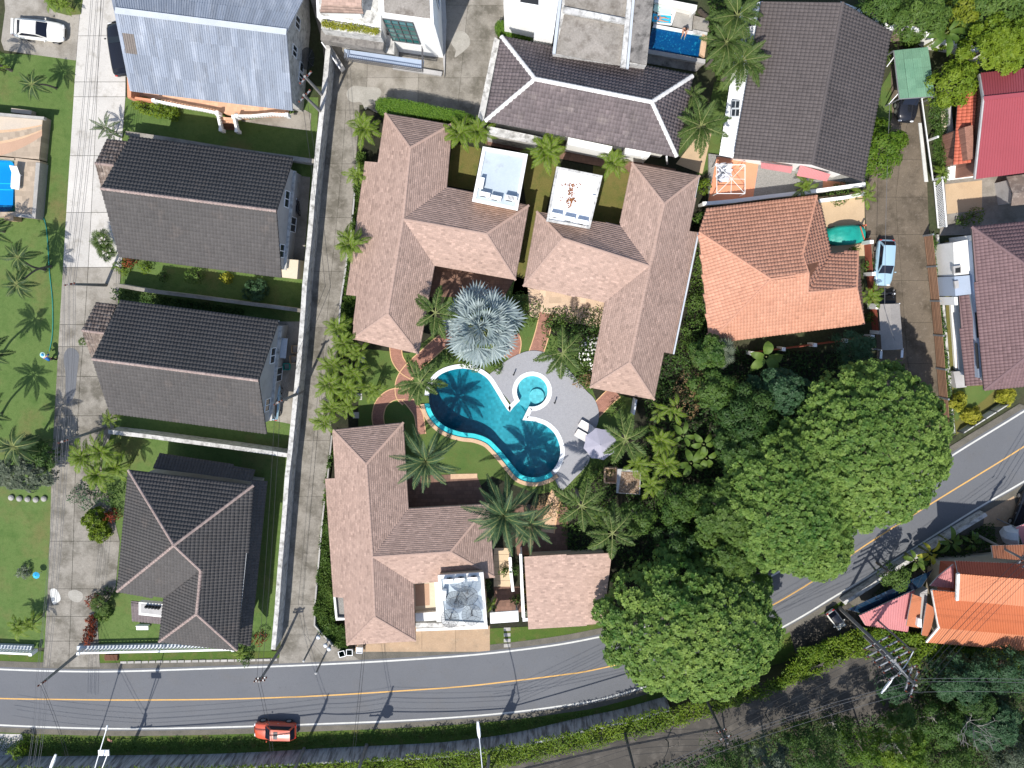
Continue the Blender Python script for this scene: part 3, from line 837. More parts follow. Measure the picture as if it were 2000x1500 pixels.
# ------------------------------------------------------------------ palms
def frond_mesh(name, L, rise, droop, n, ll, lw, m, seed, fwd=.7, plume=0., taper=.85, vee=.35, start=.16, rm='rachis'):
    """one feather frond along +x, built about the crown's centre"""
    rng = np.random.default_rng(seed)
    S = np.linspace(0, 1, 9)
    def pos(s): s = np.asarray(s); return np.stack([L * (s - .10 * s * s * max(droop, 0)), 0 * s, L * (rise * s - droop * s ** 2.2)], -1)
    V = []; F = []; T = []; MI = []
    pts = pos(S); r = np.linspace(.05, .012, 9) * (L / 2.5) ** .5
    for i in range(8):                                        # flat rachis strip with a keel
        a, b = pts[i], pts[i + 1]; k = len(V)
        V += [a + (0, -r[i], .01), a + (0, r[i], .01), b + (0, r[i + 1], .01), b + (0, -r[i + 1], .01)]
        F.append((k, k + 1, k + 2, k + 3)); T.append(0); MI.append(1)
    for i in range(n):
        s = start + (1 - start) * (i + .5) / n
        p = pos(s); t = pos(min(s + .02, 1.)) - pos(s - .02); t /= np.linalg.norm(t)
        prof = math.sin(math.pi * min(1, .22 + .78 * (s - start) / (1 - start))) ** .6 * (1 - .35 * (s - start)) if taper else 1
        prof = max(prof, .25)
        for sd in (-1, 1):
            reps = 1 + (1 if plume else 0)
            for rr in range(reps):
                side = np.array([0, sd, 0.]); up = np.cross(t, side) * sd * -1
                if up[2] < 0: up = -up
                el = -vee + rng.normal(0, .10) if not plume else rng.uniform(-.9, 1.0)
                f = fwd * rng.uniform(.85, 1.2)
                d = side * math.cos(el) + up * math.sin(el) + t * f; d /= np.linalg.norm(d)
                ln = ll * prof * rng.uniform(.85, 1.12); w = lw * rng.uniform(.85, 1.15)
                wv = np.cross(d, up); wv /= np.linalg.norm(wv) + 1e-9
                k = len(V)
                V += [p, p + d * ln * .45 + wv * w * .5, p + d * ln - np.array([0, 0, ln * .22]), p + d * ln * .45 - wv * w * .5]
                F.append((k, k + 1, k + 2, k + 3)); T.append(np.clip(rng.normal(0, .45), -1, 1)); MI.append(0)
    return npmesh(name, np.array(V), np.array(F), [m, rm], T, MI)
def fan_mesh(name, R, pet, n, m, seed, spread=2.5, droop=.25, rm='rachis'):
    """one fan leaf: stalk along +x ending in a pleated fan of blades"""
    rng = np.random.default_rng(seed); V = []; F = []; T = []; MI = []
    def add(q, t, mi): k = len(V); V.extend(q); F.append((k, k + 1, k + 2, k + 3)); T.append(t); MI.append(mi)
    w = .035
    h = np.array([pet, 0, pet * .25])
    add([np.array([0, -w, 0]), np.array([0, w, 0]), h + (0, w, 0), h + (0, -w, 0)], 0, 1)
    for i in range(n):
        a = -spread / 2 + spread * (i + .5) / n; d = np.array([math.cos(a), math.sin(a), .08 - .35 * abs(math.sin(a * .5))])
        ln = R * (1 - .22 * abs(a) / spread) * rng.uniform(.9, 1.06); s = np.array([-math.sin(a), math.cos(a), 0]); bw = ln * spread / n * .52
        dz = np.array([0, 0, .03 if i % 2 else -.03])
        add([h, h + d * ln * .62 + s * bw * .5 + dz, h + d * ln - np.array([0, 0, droop * ln * rng.uniform(.4, 1.3)]), h + d * ln * .62 - s * bw * .5 - dz], np.clip(rng.normal(0, .4) + .3 * math.cos(a * 3), -1, 1), 0)
    return npmesh(name, np.array(V), np.array(F), [m, rm], T, MI)
FR = {}
def fronds(kind):
    if kind in FR: return FR[kind]
    mk = lambda *a, **k: [frond_mesh('frond', *[(x * (1 + .06 * (i - 1)) if j == 0 else x) for j, x in enumerate(a[:-1])], a[-1] + i, **k) for i in range(3)]
    if kind == 'coconut': r = mk(2.3, .30, .62, 24, .62, .085, 'frond_dark', 50, fwd=.75, vee=.25)
    elif kind == 'foxtail': r = mk(2.75, .26, .42, 44, .72, .080, 'frond_mid', 60, fwd=.6, plume=1)
    elif kind == 'date': r = mk(3.7, .36, .55, 52, .62, .060, 'frond_date', 70, fwd=.85, vee=-.1)
    elif kind == 'areca': r = mk(1.75, .70, .85, 20, .52, .055, 'frond_areca', 80, fwd=1.1, vee=.1)
    elif kind == 'lime': r = mk(1.95, .72, .85, 18, .60, .07, 'frond_areca', 90, fwd=1.15, vee=.05)
    elif kind == 'queen': r = mk(3.2, .38, .62, 48, .75, .065, 'frond_mid', 95, fwd=.7, plume=1)
    elif kind == 'silver': r = [fan_mesh('frond', 1.3, 1.75, 16, 'frond_silver', 100 + i, 3.5, .22) for i in range(3)]
    elif kind == 'fan': r = [fan_mesh('frond', .75, .7, 18, 'frond_mid', 110 + i, 4.2) for i in range(3)]
    elif kind == 'dryfan': r = [fan_mesh('frond', .85, .8, 18, 'leaf_grey', 120 + i, 3.6, .5) for i in range(3)]
    FR[kind] = r
    return r
def palm(label, px, py, z, kind, scale=1., n=13, seed=0, base=None, group=None, pitch=(-.25, .75), trunk=.13, tm='trunk_grey', name='palm_tree', cat='palm', stems=1, spread=.0, gz=0, az=None, gaps=()):
    """px,py: crown centre in the photo at height z; base: pixel of the foot if the stem leans"""
    rnd = random.Random(seed * 7 + 3)
    c = P(px, py, z); b = P(base[0], base[1], gz) if base else Vector((c.x, c.y, gz))
    t = thing(name, label, cat, b, group=group)
    top = c - b; mb = MB()
    for s in range(stems):
        a = 2 * math.pi * s / max(stems, 1) + seed; o = Vector((math.cos(a), math.sin(a), 0)) * (spread if stems > 1 else 0)
        e = top + o * 1.2
        mid = Vector((o.x * .8 + e.x * .25, o.y * .8 + e.y * .25, e.z * .5)) if base else (o * .8 + e) * .5
        mb.tube(crom([o * .6 + Vector((0, 0, -.1)), mid, e - Vector((0, 0, .05))], 5), [trunk * (1.35 if i == 0 else 1.0 - .03 * i) for i in range(11)], 7)
    mb.build('trunk', tm, t, True)
    ms = fronds(kind)
    for i in range(n):
        s = i % max(stems, 1); a = 2 * math.pi * s / max(stems, 1) + seed
        o = Vector((math.cos(a), math.sin(a), 0)) * (spread * 1.2 if stems > 1 else 0)
        f = i / max(n - 1, 1)
        yaw = (az[i] if az else 2.39996 * i + seed + rnd.uniform(-.2, .2))
        el = pitch[0] + (pitch[1] - pitch[0]) * f ** 1.4 + rnd.uniform(-.08, .08)
        fo = link('frond', ms[i % 3], t, True)
        fo.location = top + o
        sc = scale * (1 - .25 * f) * rnd.uniform(.9, 1.08)
        fo.scale = (sc, sc, sc)
        fo.rotation_euler = (rnd.uniform(-.25, .25), -el, yaw)
    return t
def banana(label, px, py, z, seed, n=7, L=1.5, W=.42, m='leaf_mid', name='banana_plant', cat='banana plant', group=None, gz=0, tint=0., rise=.55, droop=.75):
    """broad paddle leaves arching out of a thick stem, each leaf its own part"""
    rnd = random.Random(seed); c = P(px, py, z); t = thing(name, label, cat, (c.x, c.y, gz), group=group)
    MB().tube([(0, 0, -.1), (0, 0, (z - gz) * .6), (0, 0, z - gz)], [.14, .11, .06], 7).build('stem', 'rachis', t, True)
    for i in range(n):
        V = []; F = []; T = []; Li = L * rnd.uniform(.7, 1.15); Wi = W * rnd.uniform(.8, 1.15); k = 6; r_ = rise * rnd.uniform(.6, 1.4)
        for j in range(k + 1):
            s = j / k; w = Wi * math.sin(math.pi * min(1, max(.03, .12 + .86 * s))) ** .7 * .5 if s < 1 else .01
            x = .25 + Li * s * (1 - .12 * s); zz = Li * (r_ * s - droop * s * s)
            V += [(x, -w, zz + w * .25), (x, 0, zz - .02), (x, w, zz + w * .25)]
            if j: b = (j - 1) * 3; F += [(b, b + 1, b + 4, b + 3), (b + 1, b + 2, b + 5, b + 4)]; tt = tint + rnd.uniform(-.5, .5); T += [tt, tt * .8]
        o = link('leaf', npmesh('leaf', np.array(V), np.array(F), m, T), t, True)
        o.location = (0, 0, z - gz - .1); o.rotation_euler = (rnd.uniform(-.3, .3), rnd.uniform(-.15, .35), 2.4 * i + seed)
    return t
# ------------------------------------------------------------------ ground, lanes, road
random.seed(5)
g = MB(); g.face([(-700, -700, -.08), (700, -700, -.08), (700, 700, -.08), (-700, 700, -.08)]); tag(g.build('ground', 'earth'), kind='structure')
def slab_grid(name, m, ys, cols, z=.012, gap=.02, basem='dark_soil', pick=None):
    """a paved lane: a dark bed with one object per poured slab; cols(y) gives the x of every lengthwise joint"""
    cl = [cols(y) for y in ys]
    bed = sheet(name, [(k[0] + 1.5, y) for k, y in zip(cl, ys)] + [(k[-1] - 1.5, y) for k, y in zip(cl[::-1], ys[::-1])], -.012, basem)
    for r in range(len(ys) - 1):
        c0, c1 = cols(ys[r]), cols(ys[r + 1])
        for k in range(len(c0) - 1):
            q = PP([(c0[k], ys[r]), (c0[k + 1], ys[r]), (c1[k + 1], ys[r + 1]), (c1[k], ys[r + 1])], 0)
            poly = inset([(p.x, p.y) for p in q], gap)
            h = z + random.uniform(-.002, .006)
            MB().prism(poly, -.02, h).build('slab', pick(ys[r], k) if pick else m, bed)
    return bed
def lerpt(tab):
    xs = [a for a, _ in tab]; ys_ = [b for _, b in tab]
    return lambda v: float(np.interp(v, xs, ys_))

sheet('lawn', [(-80, 100), (160, 112), (156, 250), (146, 420), (132, 600), (122, 760), (112, 900), (108, 1100), (100, 1264), (-80, 1275)], -.02, 'lawn')
sheet('lawn', [(88, -30), (88, 0), (95, 14), (110, 24), (132, 30), (158, 28), (166, -30)], .03, 'lawn')
slab('driveway', [(-60, -40), (160, -40), (153, 60), (148, 118), (60, 106), (8, 98), (2, 80), (10, 20), (8, -10)], -.06, .008, 'worn_concrete', smooth=False)
L_l = lerpt([(-40, 162), (118, 148), (250, 140), (420, 129), (600, 118), (760, 109), (900, 101), (1100, 96), (1310, 84)])
L_r = lerpt([(-40, 236), (60, 244), (180, 246), (262, 240), (300, 236), (480, 250), (560, 226), (690, 226), (830, 232), (880, 196), (980, 196), (1030, 188), (1058, 236), (1130, 240), (1200, 190), (1310, 196)])
L_m = lerpt([(-40, 199), (118, 192), (250, 187), (420, 178), (600, 168), (760, 155), (900, 148), (1100, 142), (1310, 134)])
slab_grid('lane', 'pale_concrete',
          [-45, 70, 160, 189, 304, 415, 522, 634, 677, 735, 812, 905, 1057, 1150, 1204, 1252, 1303],
          lambda y: [L_l(y), L_m(y), L_r(y)],
          pick=lambda y, k: 'pale_concrete' if y < 520 else 'worn_concrete' if y < 640 else 'lane_concrete')
# middle lane between the long white wall and the villas
M_l = lerpt([(120, 640), (250, 634), (500, 609), (800, 584), (1000, 572), (1300, 544)])
M_r = lerpt([(120, 705), (215, 702), (300, 697), (450, 684), (575, 670), (650, 662), (760, 650), (860, 645), (1000, 630), (1180, 616), (1225, 616), (1262, 642), (1300, 720)])
slab_grid('lane', 'lane_concrete',
          [118, 215, 320, 425, 530, 640, 750, 860, 970, 1080, 1180, 1240, 1300], lambda y: [M_l(y), M_l(y) * .40 + M_r(y) * .60, M_r(y)], gap=.012)
# walled yard at the top between the white houses
slab_grid('yard', 'mossy_concrete',
          [-60, 10, 80, 152, 205], lambda y: [lerpt([(-60, 590), (120, 640), (205, 634)])(y), 720 - y * .02, 820 - y * .02, 915 - .1 * y, lerpt([(-60, 1000), (40, 985), (100, 962), (205, 942)])(y)], gap=.012, pick=lambda y, k: 'lane_concrete' if (k + y) % 3 else 'worn_concrete')
sheet('yard', [(700, 200), (945, 200), (938, 245), (735, 220)], .006, 'lane_concrete')
sheet('cement_patch', [(677, 180), (690, 168), (715, 170), (740, 172), (744, 186), (733, 196), (722, 202), (714, 214), (705, 200), (690, 200), (680, 194)], .028, 'cement_patch', smooth=True)
sheet('cement_patch', [(884, 72), (892, 62), (906, 62), (916, 72), (918, 86), (908, 98), (898, 106), (888, 112), (890, 98), (882, 86)], .028, 'cement_patch', smooth=True)
sheet('cement_patch', [(98, 1152), (108, 1150), (116, 1160), (118, 1172), (110, 1178), (104, 1180), (99, 1166)], .022, 'white_paint', smooth=True)
sheet('cement_patch', [(134, 1156), (146, 1152), (160, 1158), (162, 1168), (154, 1176), (142, 1174), (134, 1166)], .022, 'cement_patch', smooth=True)
# dark tarred repair on the left lane
sheet('tar_patch', [(126, 690), (134, 680), (146, 682), (154, 692), (153, 710), (150, 735), (146, 770), (132, 788), (128, 760), (128, 730), (125, 708)], .022, 'asphalt', smooth=True)

# main road
RN = [(-120, 1300), (0, 1307), (125, 1311), (240, 1311), (400, 1306), (520, 1302), (640, 1297), (770, 1290), (900, 1281), (1000, 1271), (1090, 1259), (1165, 1245), (1270, 1222), (1400, 1175), (1530, 1112), (1650, 1035), (1760, 955), (1870, 883), (2000, 803), (2160, 700)]
RC = [(-120, 1359), (0, 1364), (125, 1366), (240, 1367), (400, 1366), (520, 1363), (640, 1358), (770, 1350), (900, 1341), (1000, 1330), (1090, 1319), (1160, 1308), (1290, 1276), (1440, 1217), (1570, 1146), (1690, 1065), (1813, 987), (1957, 899), (2000, 872), (2160, 772)]
RS = [(-120, 1410), (0, 1416), (125, 1421), (240, 1423), (400, 1421), (590, 1415), (770, 1408), (900, 1400), (1000, 1391), (1100, 1378), (1180, 1364), (1310, 1325), (1440, 1270), (1550, 1213), (1633, 1163), (1725, 1108), (1900, 998), (2000, 940), (2160, 842)]
rn, rc, rs = (crom(PP(a), 5) for a in (RN, RC, RS))
mb = MB(); a = offset2(rn, .9); b = offset2(rs, -.8)
strip(mb, [p + Vector((0, 0, .010)) for p in b], [p + Vector((0, 0, .010)) for p in a]); tag(mb.build('road_shoulder', 'road_shoulder'), kind='structure')
mb = MB(); a = offset2(rn, .28); b = offset2(rs, -.22)
strip(mb, [p + Vector((0, 0, .020)) for p in b], [p + Vector((0, 0, .020)) for p in a])
road = tag(mb.build('road', 'asphalt'), kind='structure')
for ln, m in ((rn, 'white_paint'), (rs, 'white_paint'), (rc, 'yellow_paint')):
    mb = MB(); lft = offset2(ln, .085 if m == 'white_paint' else .07); rgt = offset2(ln, -.085 if m == 'white_paint' else -.07)
    strip(mb, [p + Vector((0, 0, .025)) for p in rgt], [p + Vector((0, 0, .025)) for p in lft]); mb.build('road_line', m, road)

# plots
sheet('lawn', [(222, 190), (622, 190), (608, 560), (575, 860), (560, 1000), (530, 1276), (175, 1276), (190, 1150), (215, 1060), (190, 960), (205, 880), (215, 700), (232, 500)], -.030, 'lawn')
sheet('verge', [(-80, 1274), (85, 1272), (92, 1296), (-80, 1300)], -.006, 'verge_grass')
sheet('verge', [(160, 1276), (545, 1272), (548, 1299), (200, 1302)], -.006, 'verge_grass')
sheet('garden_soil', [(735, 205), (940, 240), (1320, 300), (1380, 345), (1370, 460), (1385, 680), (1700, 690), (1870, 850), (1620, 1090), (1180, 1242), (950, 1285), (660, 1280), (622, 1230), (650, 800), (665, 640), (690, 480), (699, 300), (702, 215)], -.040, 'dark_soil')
sheet('garden_lawn', [(700, 680), (800, 690), (862, 640), (870, 560), (1010, 540), (1065, 560), (1060, 640), (1130, 690), (1168, 790), (1205, 770), (1242, 780), (1235, 850), (1150, 950), (1050, 965), (960, 930), (880, 1000), (790, 1000), (790, 830), (700, 850)], -.016, 'garden_grass')
sheet('garden_lawn', [(884, 280), (940, 290), (925, 372), (872, 362)], -.016, 'dry_grass')
sheet('garden_lawn', [(1015, 300), (1090, 310), (1060, 440), (1030, 575), (1000, 575), (1030, 420)], -.016, 'dry_grass')
sheet('garden_lawn', [(1160, 310), (1236, 325), (1215, 440), (1150, 435)], -.016, 'dry_grass')
sheet('garden_lawn', [(950, 1228), (1200, 1215), (1190, 1245), (1090, 1262), (960, 1280)], -.010, 'verge_grass')
sheet('verge', [(-80, 1424), (240, 1430), (520, 1428), (760, 1418), (1000, 1400), (1180, 1374), (1320, 1330), (1450, 1275), (1640, 1170), (1700, 1200), (1560, 1290), (1300, 1385), (1000, 1446), (640, 1476), (-80, 1484)], -.022, 'verge_grass')
sheet('yard', [(-60, 1432), (42, 1434), (46, 1446), (30, 1462), (26, 1478), (-60, 1478)], .004, 'pale_concrete')
# patios and paths in the villa garden
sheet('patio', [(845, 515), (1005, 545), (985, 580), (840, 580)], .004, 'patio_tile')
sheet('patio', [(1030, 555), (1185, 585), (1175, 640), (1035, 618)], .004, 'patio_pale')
sheet('patio', [(780, 930), (930, 925), (955, 990), (790, 995)], .008, 'patio_tile')
sheet('patio', [(880, 926), (932, 925), (932, 934), (880, 936)], .016, 'coping_tan')
sheet('patio', [(1000, 985), (1110, 990), (1108, 1080), (1010, 1085)], .004, 'patio_tile')
slab_grid('driveway', 'drive_tan', [1222, 1273], lambda y: [690, 752, 824, 890, 957] if y < 1250 else [694, 752, 824, 890, 957], gap=.012)
sheet('shoulder', [(690, 1266), (958, 1266), (1060, 1256), (1060, 1262), (900, 1279), (690, 1290)], -.002, 'road_shoulder')
def path(name, pts, w, z, m='brick_red', edge='brick_edge', kind='structure'):
    c = crom(PP(pts), 6); mb = MB(); a = offset2(c, w / 2); b = offset2(c, -w / 2); dz = Vector((0, 0, z))
    strip(mb, [p + dz for p in b], [p + dz for p in a], 0)
    o = mb.build(name, m); o['kind'] = kind
    for s in (1, -1):
        e = MB(); a = offset2(c, s * (w / 2 + .09)); b = offset2(c, s * w / 2)
        for i in range(len(a) - 1):
            q = [a[i], a[i + 1], b[i + 1], b[i]]
            e.prism([(p.x, p.y) for p in q], -.03, z + .035)
        e.build('path_edge', edge, o)
    return o
path('path', [(772, 672), (776, 700), (790, 720), (812, 733)], 1.05, .000)
path('path', [(900, 640), (862, 668), (830, 696), (802, 722), (787, 745), (786, 770), (796, 782)], 1.25, .004)
path('path', [(790, 768), (764, 772), (745, 788), (738, 812), (741, 836)], 1.05, .008)
path('path', [(792, 776), (806, 792), (818, 812), (823, 848)], .8, .012)
path('path', [(1068, 612), (1062, 640), (1055, 665), (1046, 692)], 1.3, .008)
path('path', [(1000, 655), (1004, 672), (998, 700)], 1.3, .004)
path('path', [(1203, 765), (1190, 776), (1176, 790), (1160, 806)], 1.25, .004)
path('path', [(1090, 960), (1080, 985), (1075, 1010), (1070, 1040)], 1.2, .008, 'coping_tan')
# entrance walk: timber-coloured slabs
slab_grid('entrance_path', 'beige_wall', [1070, 1083, 1096, 1109, 1122, 1134, 1146], lambda y: [964, 997], gap=.015)
sheet('entrance_court', [(964, 1146), (1018, 1146), (1022, 1195), (968, 1200)], .004, 'patio_tile')
for i, y in enumerate((1226, 1237, 1248, 1258)):
    st = slab('stepping_stone', [(984, y), (997, y - .5), (997, y + 6), (984, y + 6.5)], -.02, .02, 'stone_pad', kind=None)
    tag(st, ['pale stepping stone nearest the white gate canopy', 'second stepping stone below the white gate canopy', 'third stepping stone, one short of the road edge', 'last stepping stone in the grass beside the road'][i], 'stepping stone', 'stepping stones in the front grass')
for px, py, lab in ((706, 702, 'square grey manhole slab in shade beside the areca palms'), (701, 775, 'white square slab in the grass beside the small palm'), (695, 811, 'grey square slab in the shadow of the lower villa')):
    tag(slab('manhole_cover', [(px - 6, py - 6), (px + 6, py - 6), (px + 6, py + 6), (px - 6, py + 6)], -.02, .05, 'stone_pad' if px != 701 else 'aged_white', kind=None), lab, 'manhole cover')

# right-hand lane
R_l = lerpt([(60, 1738), (230, 1742), (350, 1690), (400, 1686), (500, 1698), (600, 1707), (720, 1714), (880, 1730)])
R_r = lerpt([(60, 1790), (230, 1806), (440, 1814), (600, 1822), (740, 1836), (880, 1858)])
slab_grid('lane', 'mossy_concrete',
          [60, 150, 230, 312, 385, 458, 548, 630, 710, 790, 870], lambda y: [R_l(y), R_l(y) * .5 + R_r(y) * .5, R_r(y)], gap=.012)
sheet('yard', [(1598, 385), (1688, 372), (1690, 500), (1612, 500)], .002, 'tan_yard')
sheet('yard', [(1365, 262), (1392, 250), (1372, 340), (1320, 320)], -.010, 'tan_yard')
sheet('garden_lawn', [(1395, 160), (1440, 160), (1405, 330), (1360, 345)], -.016, 'garden_grass')
sheet('garden_lawn', [(1715, 180), (1745, 130), (1742, 230), (1690, 350), (1680, 300)], -.016, 'garden_grass')
sheet('yard', [(1848, 310), (2060, 300), (2060, 455), (1835, 460)], -.006, 'worn_concrete')
sheet('yard', [(1846, 360), (1918, 352), (1918, 410), (1850, 418)], .002, 'tan_yard')
sheet('verge', [(1845, 470), (1862, 470), (1885, 740), (1945, 752), (2010, 730), (1868, 850), (1850, 700)], -.012, 'dry_grass')
sheet('lawn', [(1862, 752), (1950, 756), (1900, 800), (1866, 822)], -.004, 'garden_grass')
sheet('verge', [(1560, 1215), (1730, 1112), (1990, 955), (2100, 900), (2100, 1010), (1800, 1120), (1640, 1230)], -.026, 'road_shoulder')
sheet('yard', [(1924, 1000), (1980, 965), (1992, 1030), (1920, 1028)], .002, 'drive_tan')
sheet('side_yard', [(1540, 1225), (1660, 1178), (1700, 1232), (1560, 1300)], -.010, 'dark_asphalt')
# terrace behind the long retaining wall: 2.4 m above the road
TZ = 2.4
WALL_B = [(-120, 1478), (0, 1477), (120, 1477), (250, 1475), (400, 1473), (520, 1468), (640, 1461), (770, 1455), (860, 1450), (940, 1441), (1000, 1432), (1060, 1419), (1140, 1400), (1215, 1384), (1300, 1360)]
wb = crom(PP(WALL_B), 4)
edge = [Vector((p.x, p.y, TZ)) for p in offset2(wb, -.23)]
te = edge + PP([(1420, 1352), (1560, 1312), (1690, 1266), (1760, 1262), (1840, 1272), (2300, 1295), (2500, 1900), (-400, 1900)], TZ)
mb = MB().prism([(p.x, p.y) for p in te], -.3, TZ); tag(mb.build('terrace', 'earth'), kind='structure')
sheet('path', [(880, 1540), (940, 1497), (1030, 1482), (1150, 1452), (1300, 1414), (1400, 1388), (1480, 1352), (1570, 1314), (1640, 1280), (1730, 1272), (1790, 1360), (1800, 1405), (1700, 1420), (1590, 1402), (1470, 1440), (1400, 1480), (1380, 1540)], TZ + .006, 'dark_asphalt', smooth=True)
rw = thing('retaining_wall', 'long streaked grey concrete retaining wall along the south verge of the road', 'wall', (wb[20].x, wb[20].y, 0))
o = offset2(wb, -.22); n = len(wb)
for i in range(0, n - 1, 3):                                  # poured bays with open joints
    j = min(i + 3, n - 1)
    poly = [(p.x, p.y) for p in wb[i:j + 1]] + [(p.x, p.y) for p in o[i:j + 1][::-1]]
    MB().prism(inset(poly, .008), -.2, TZ + .05 + random.uniform(-.015, .015)).build('wall_bay', 'grey_stain_wall', rw)
# ------------------------------------------------------------------ the three shingle villas and their flat roofs
E, RZ = 3.0, 4.0
A, B, C, D, E_, F_, G, H_, I, J, K, L_ = [(752, 221, E), (881, 243, E), (873, 365, E), (1033, 401, E), (1007, 547, E), (849, 519, E), (817, 691, E), (688, 662, E), (696, 578, E), (676, 576, 2.65), (713, 315, 2.65), (738, 317, E)]
Rn, Jn, Re, Rs = (801, 289, RZ), (787, 428, RZ), (950, 457, RZ), (757, 613, RZ)
tiled_house('villa', 'sprawling pinkish brown shingle roofed villa between the middle lane and the silver palm',
            [[A, B, Rn], [B, C, Jn, Rn], [C, D, Re, Jn], [D, E_, Re], [E_, F_, Jn, Re], [F_, G, Rs, Jn], [G, H_, Rs], [H_, I, J, K, L_, A, Rn, Jn, Rs]],
            [A, B, C, D, E_, F_, G, H_, I, L_], None, 'villa', 'shingle', 'flat', E, 'beige_wall', .36, .185, 'shingle', .12, .02, .4, .16, 'fascia_dark')
A, B, S1, S2, S3, S4, S5, S6, WS, W1, W2, C2 = [(1234, 318, E), (1367, 343, E), (1345, 451, E), (1366, 454, 2.65), (1317, 692, 2.65), (1297, 688, E), (1278, 781, E), (1152, 757, E), (1181, 590, E), (1022, 559, E), (1048, 413, E), (1211, 440, E)]
Rn, Jn, Rw, Rs = (1297, 398, RZ), (1269, 520, RZ), (1099, 466, RZ), (1230, 708, RZ)
tiled_house('villa', 'pinkish brown shingle villa with a grey gutter down its right side, facing the round pool',
            [[A, B, Rn], [B, S1, S2, S3, S4, S5, Rs, Jn, Rn], [S5, S6, Rs], [S6, WS, Jn, Rs], [WS, W1, Rw, Jn], [W1, W2, Rw], [W2, C2, Jn, Rw], [C2, A, Rn, Jn]],
            [A, B, S1, S4, S5, S6, WS, W1, W2, C2], None, 'villa', 'shingle', 'flat', E, 'beige_wall', .36, .185, 'shingle', .12, .02, .4, .16, 'fascia_dark',
            gutters=[((1366, 454), (1317, 692)), ((1367, 343), (1345, 451)), ((1297, 688), (1278, 781))])
A, B, C, D, E_, F_, G, H_, I, J, K, L_ = [(650, 839, E), (788, 825, E), (798, 993, E), (955, 985, E), (966, 1127, E), (808, 1140, E), (812, 1252, E), (678, 1260, E), (672, 1168, E), (652, 1166, 2.65), (635, 935, 2.65), (654, 934, E)]
Rn, Jn, Re, Rs = (715, 907, RZ), (727, 1088, RZ), (880, 1078, RZ), (732, 1205, RZ)
v3, _ = tiled_house('villa', 'pinkish brown shingle roofed villa beside the road, with the tan forecourt in front',
            [[A, B, Rn], [B, C, Jn, Rn], [C, D, Re, Jn], [D, E_, Re], [E_, F_, Jn, Re], [F_, G, Rs, Jn], [G, H_, Rs], [H_, I, J, K, L_, A, Rn, Jn, Rs]],
            [A, B, C, D, E_, F_, G, H_, I, L_], None, 'villa', 'shingle', 'flat', E, 'beige_wall', .36, .185, 'shingle', .12, .02, .4, .16, 'fascia_dark')
tiled_house('garage', 'low square garage with a plain pinkish brown shingle roof beside the big tree',
            [[(1024, 1088, 3.4), (1195, 1080, 3.4), (1178, 1218, 2.8), (1032, 1229, 2.8)]], [(1024, 1088), (1195, 1080), (1178, 1218), (1032, 1229)],
            None, 'garage', 'shingle', 'flat', 2.9, 'beige_wall', .36, .185, None, th=.16, wi=.5)
def flat_roof(name, label, q, z, deckm, cat, par=.22, pw=.30, wallm='white_wall', gaps=()):
    q3 = PP(q, z); poly = [(p.x, p.y) for p in q3]
    if area2(poly) < 0: poly = poly[::-1]
    c = (sum(p[0] for p in poly) / 4, sum(p[1] for p in poly) / 4, 0); t = thing(name, label, cat, c)
    walls(inset(poly, .12), -.05, z - .25, 'beige_wall' if wallm == 'white_wall' else wallm, t)
    MB().prism(poly, z - .25, z - par + .02).build('roof_slab', wallm, t)
    inn = inset(poly, pw)
    MB().prism(inset(poly, pw - .02), z - par, z - par + .03).build('roof_deck', deckm, t)
    for i in range(4):
        if i in gaps: continue
        a, b = poly[i], poly[(i + 1) % 4]; a2, b2 = inn[i], inn[(i + 1) % 4]
        MB().prism([a, b, b2, a2], z - par + .021, z + (.004 if i % 2 else 0)).build('parapet', wallm, t)
    return t
def ac_unit(label, px, py, z, rz, group='air conditioner units on the flat roofs', s=1., topfan=False):
    c = P(px, py, z + .35); t = thing('air_conditioner', label, 'air conditioner', (c.x, c.y, z), rz, group)
    MB().box((0, 0, .36 * s), (.95 * s, .38 * s, .66 * s)).build('case', 'plastic_white', t, True)
    mb = MB(); mb.box((-.12 * s, -.20 * s, .37 * s), (.56 * s, .02, .03)); mb.box((-.12 * s, -.20 * s, .37 * s), (.03, .02, .56 * s))
    for r in (.10, .18, .26): mb.tube([(-.12 * s + r * s * math.cos(a), -.20 * s, .37 * s + r * s * math.sin(a)) for a in np.linspace(0, 2 * math.pi, 15)], .012, 3)
    mb.build('fan_grille', 'fan_black', t, True)
    if topfan:
        mb = MB()
        for k in range(5): mb.box((-.25 + .12 * k, 0, .70 * s), (.05, .30 * s, .04))
        mb.build('top_grille', 'fan_black', t, True)
    mb = MB()
    for x in (-.36, .36): MB().box((x * s, 0, .015), (.07, .42 * s, .07)).build('foot_rail', 'steel_dark', t, True)
    return t
flat_roof('utility_roof', 'flat grey blue roof deck with white parapet behind the left shingle villa', [(943, 286), (1031, 301), (1011, 411), (922, 393)], 4.6, 'roof_deck_grey', 'flat roof', gaps=(0,))
flat_roof('utility_roof', 'flat bright white roof deck with a rust stain behind the right shingle villa', [(1087, 325), (1177, 343), (1152, 447), (1067, 432)], 4.6, 'roof_deck_white', 'flat roof', wallm='aged_white', pw=.2)
flat_roof('utility_roof', 'flat roof with large mesh dishes at the front of the roadside villa', [(855, 1124), (944, 1118), (952, 1223), (863, 1218)], 4.4, 'roof_deck_grey', 'flat roof')
aw = math.radians(-11)
ac_unit('white air conditioner, left of the pair at the foot of the grey deck', 947, 380, 4.42, aw)
ac_unit('white air conditioner beside its twin at the foot of the grey deck', 969, 387, 4.42, aw)
ac_unit('white air conditioner with an open dark top in the corner of the grey deck', 998, 388, 4.42, aw, topfan=True, s=1.15)
ac_unit('white air conditioner standing sideways against the left parapet of the grey deck', 941, 358, 4.42, math.radians(80))
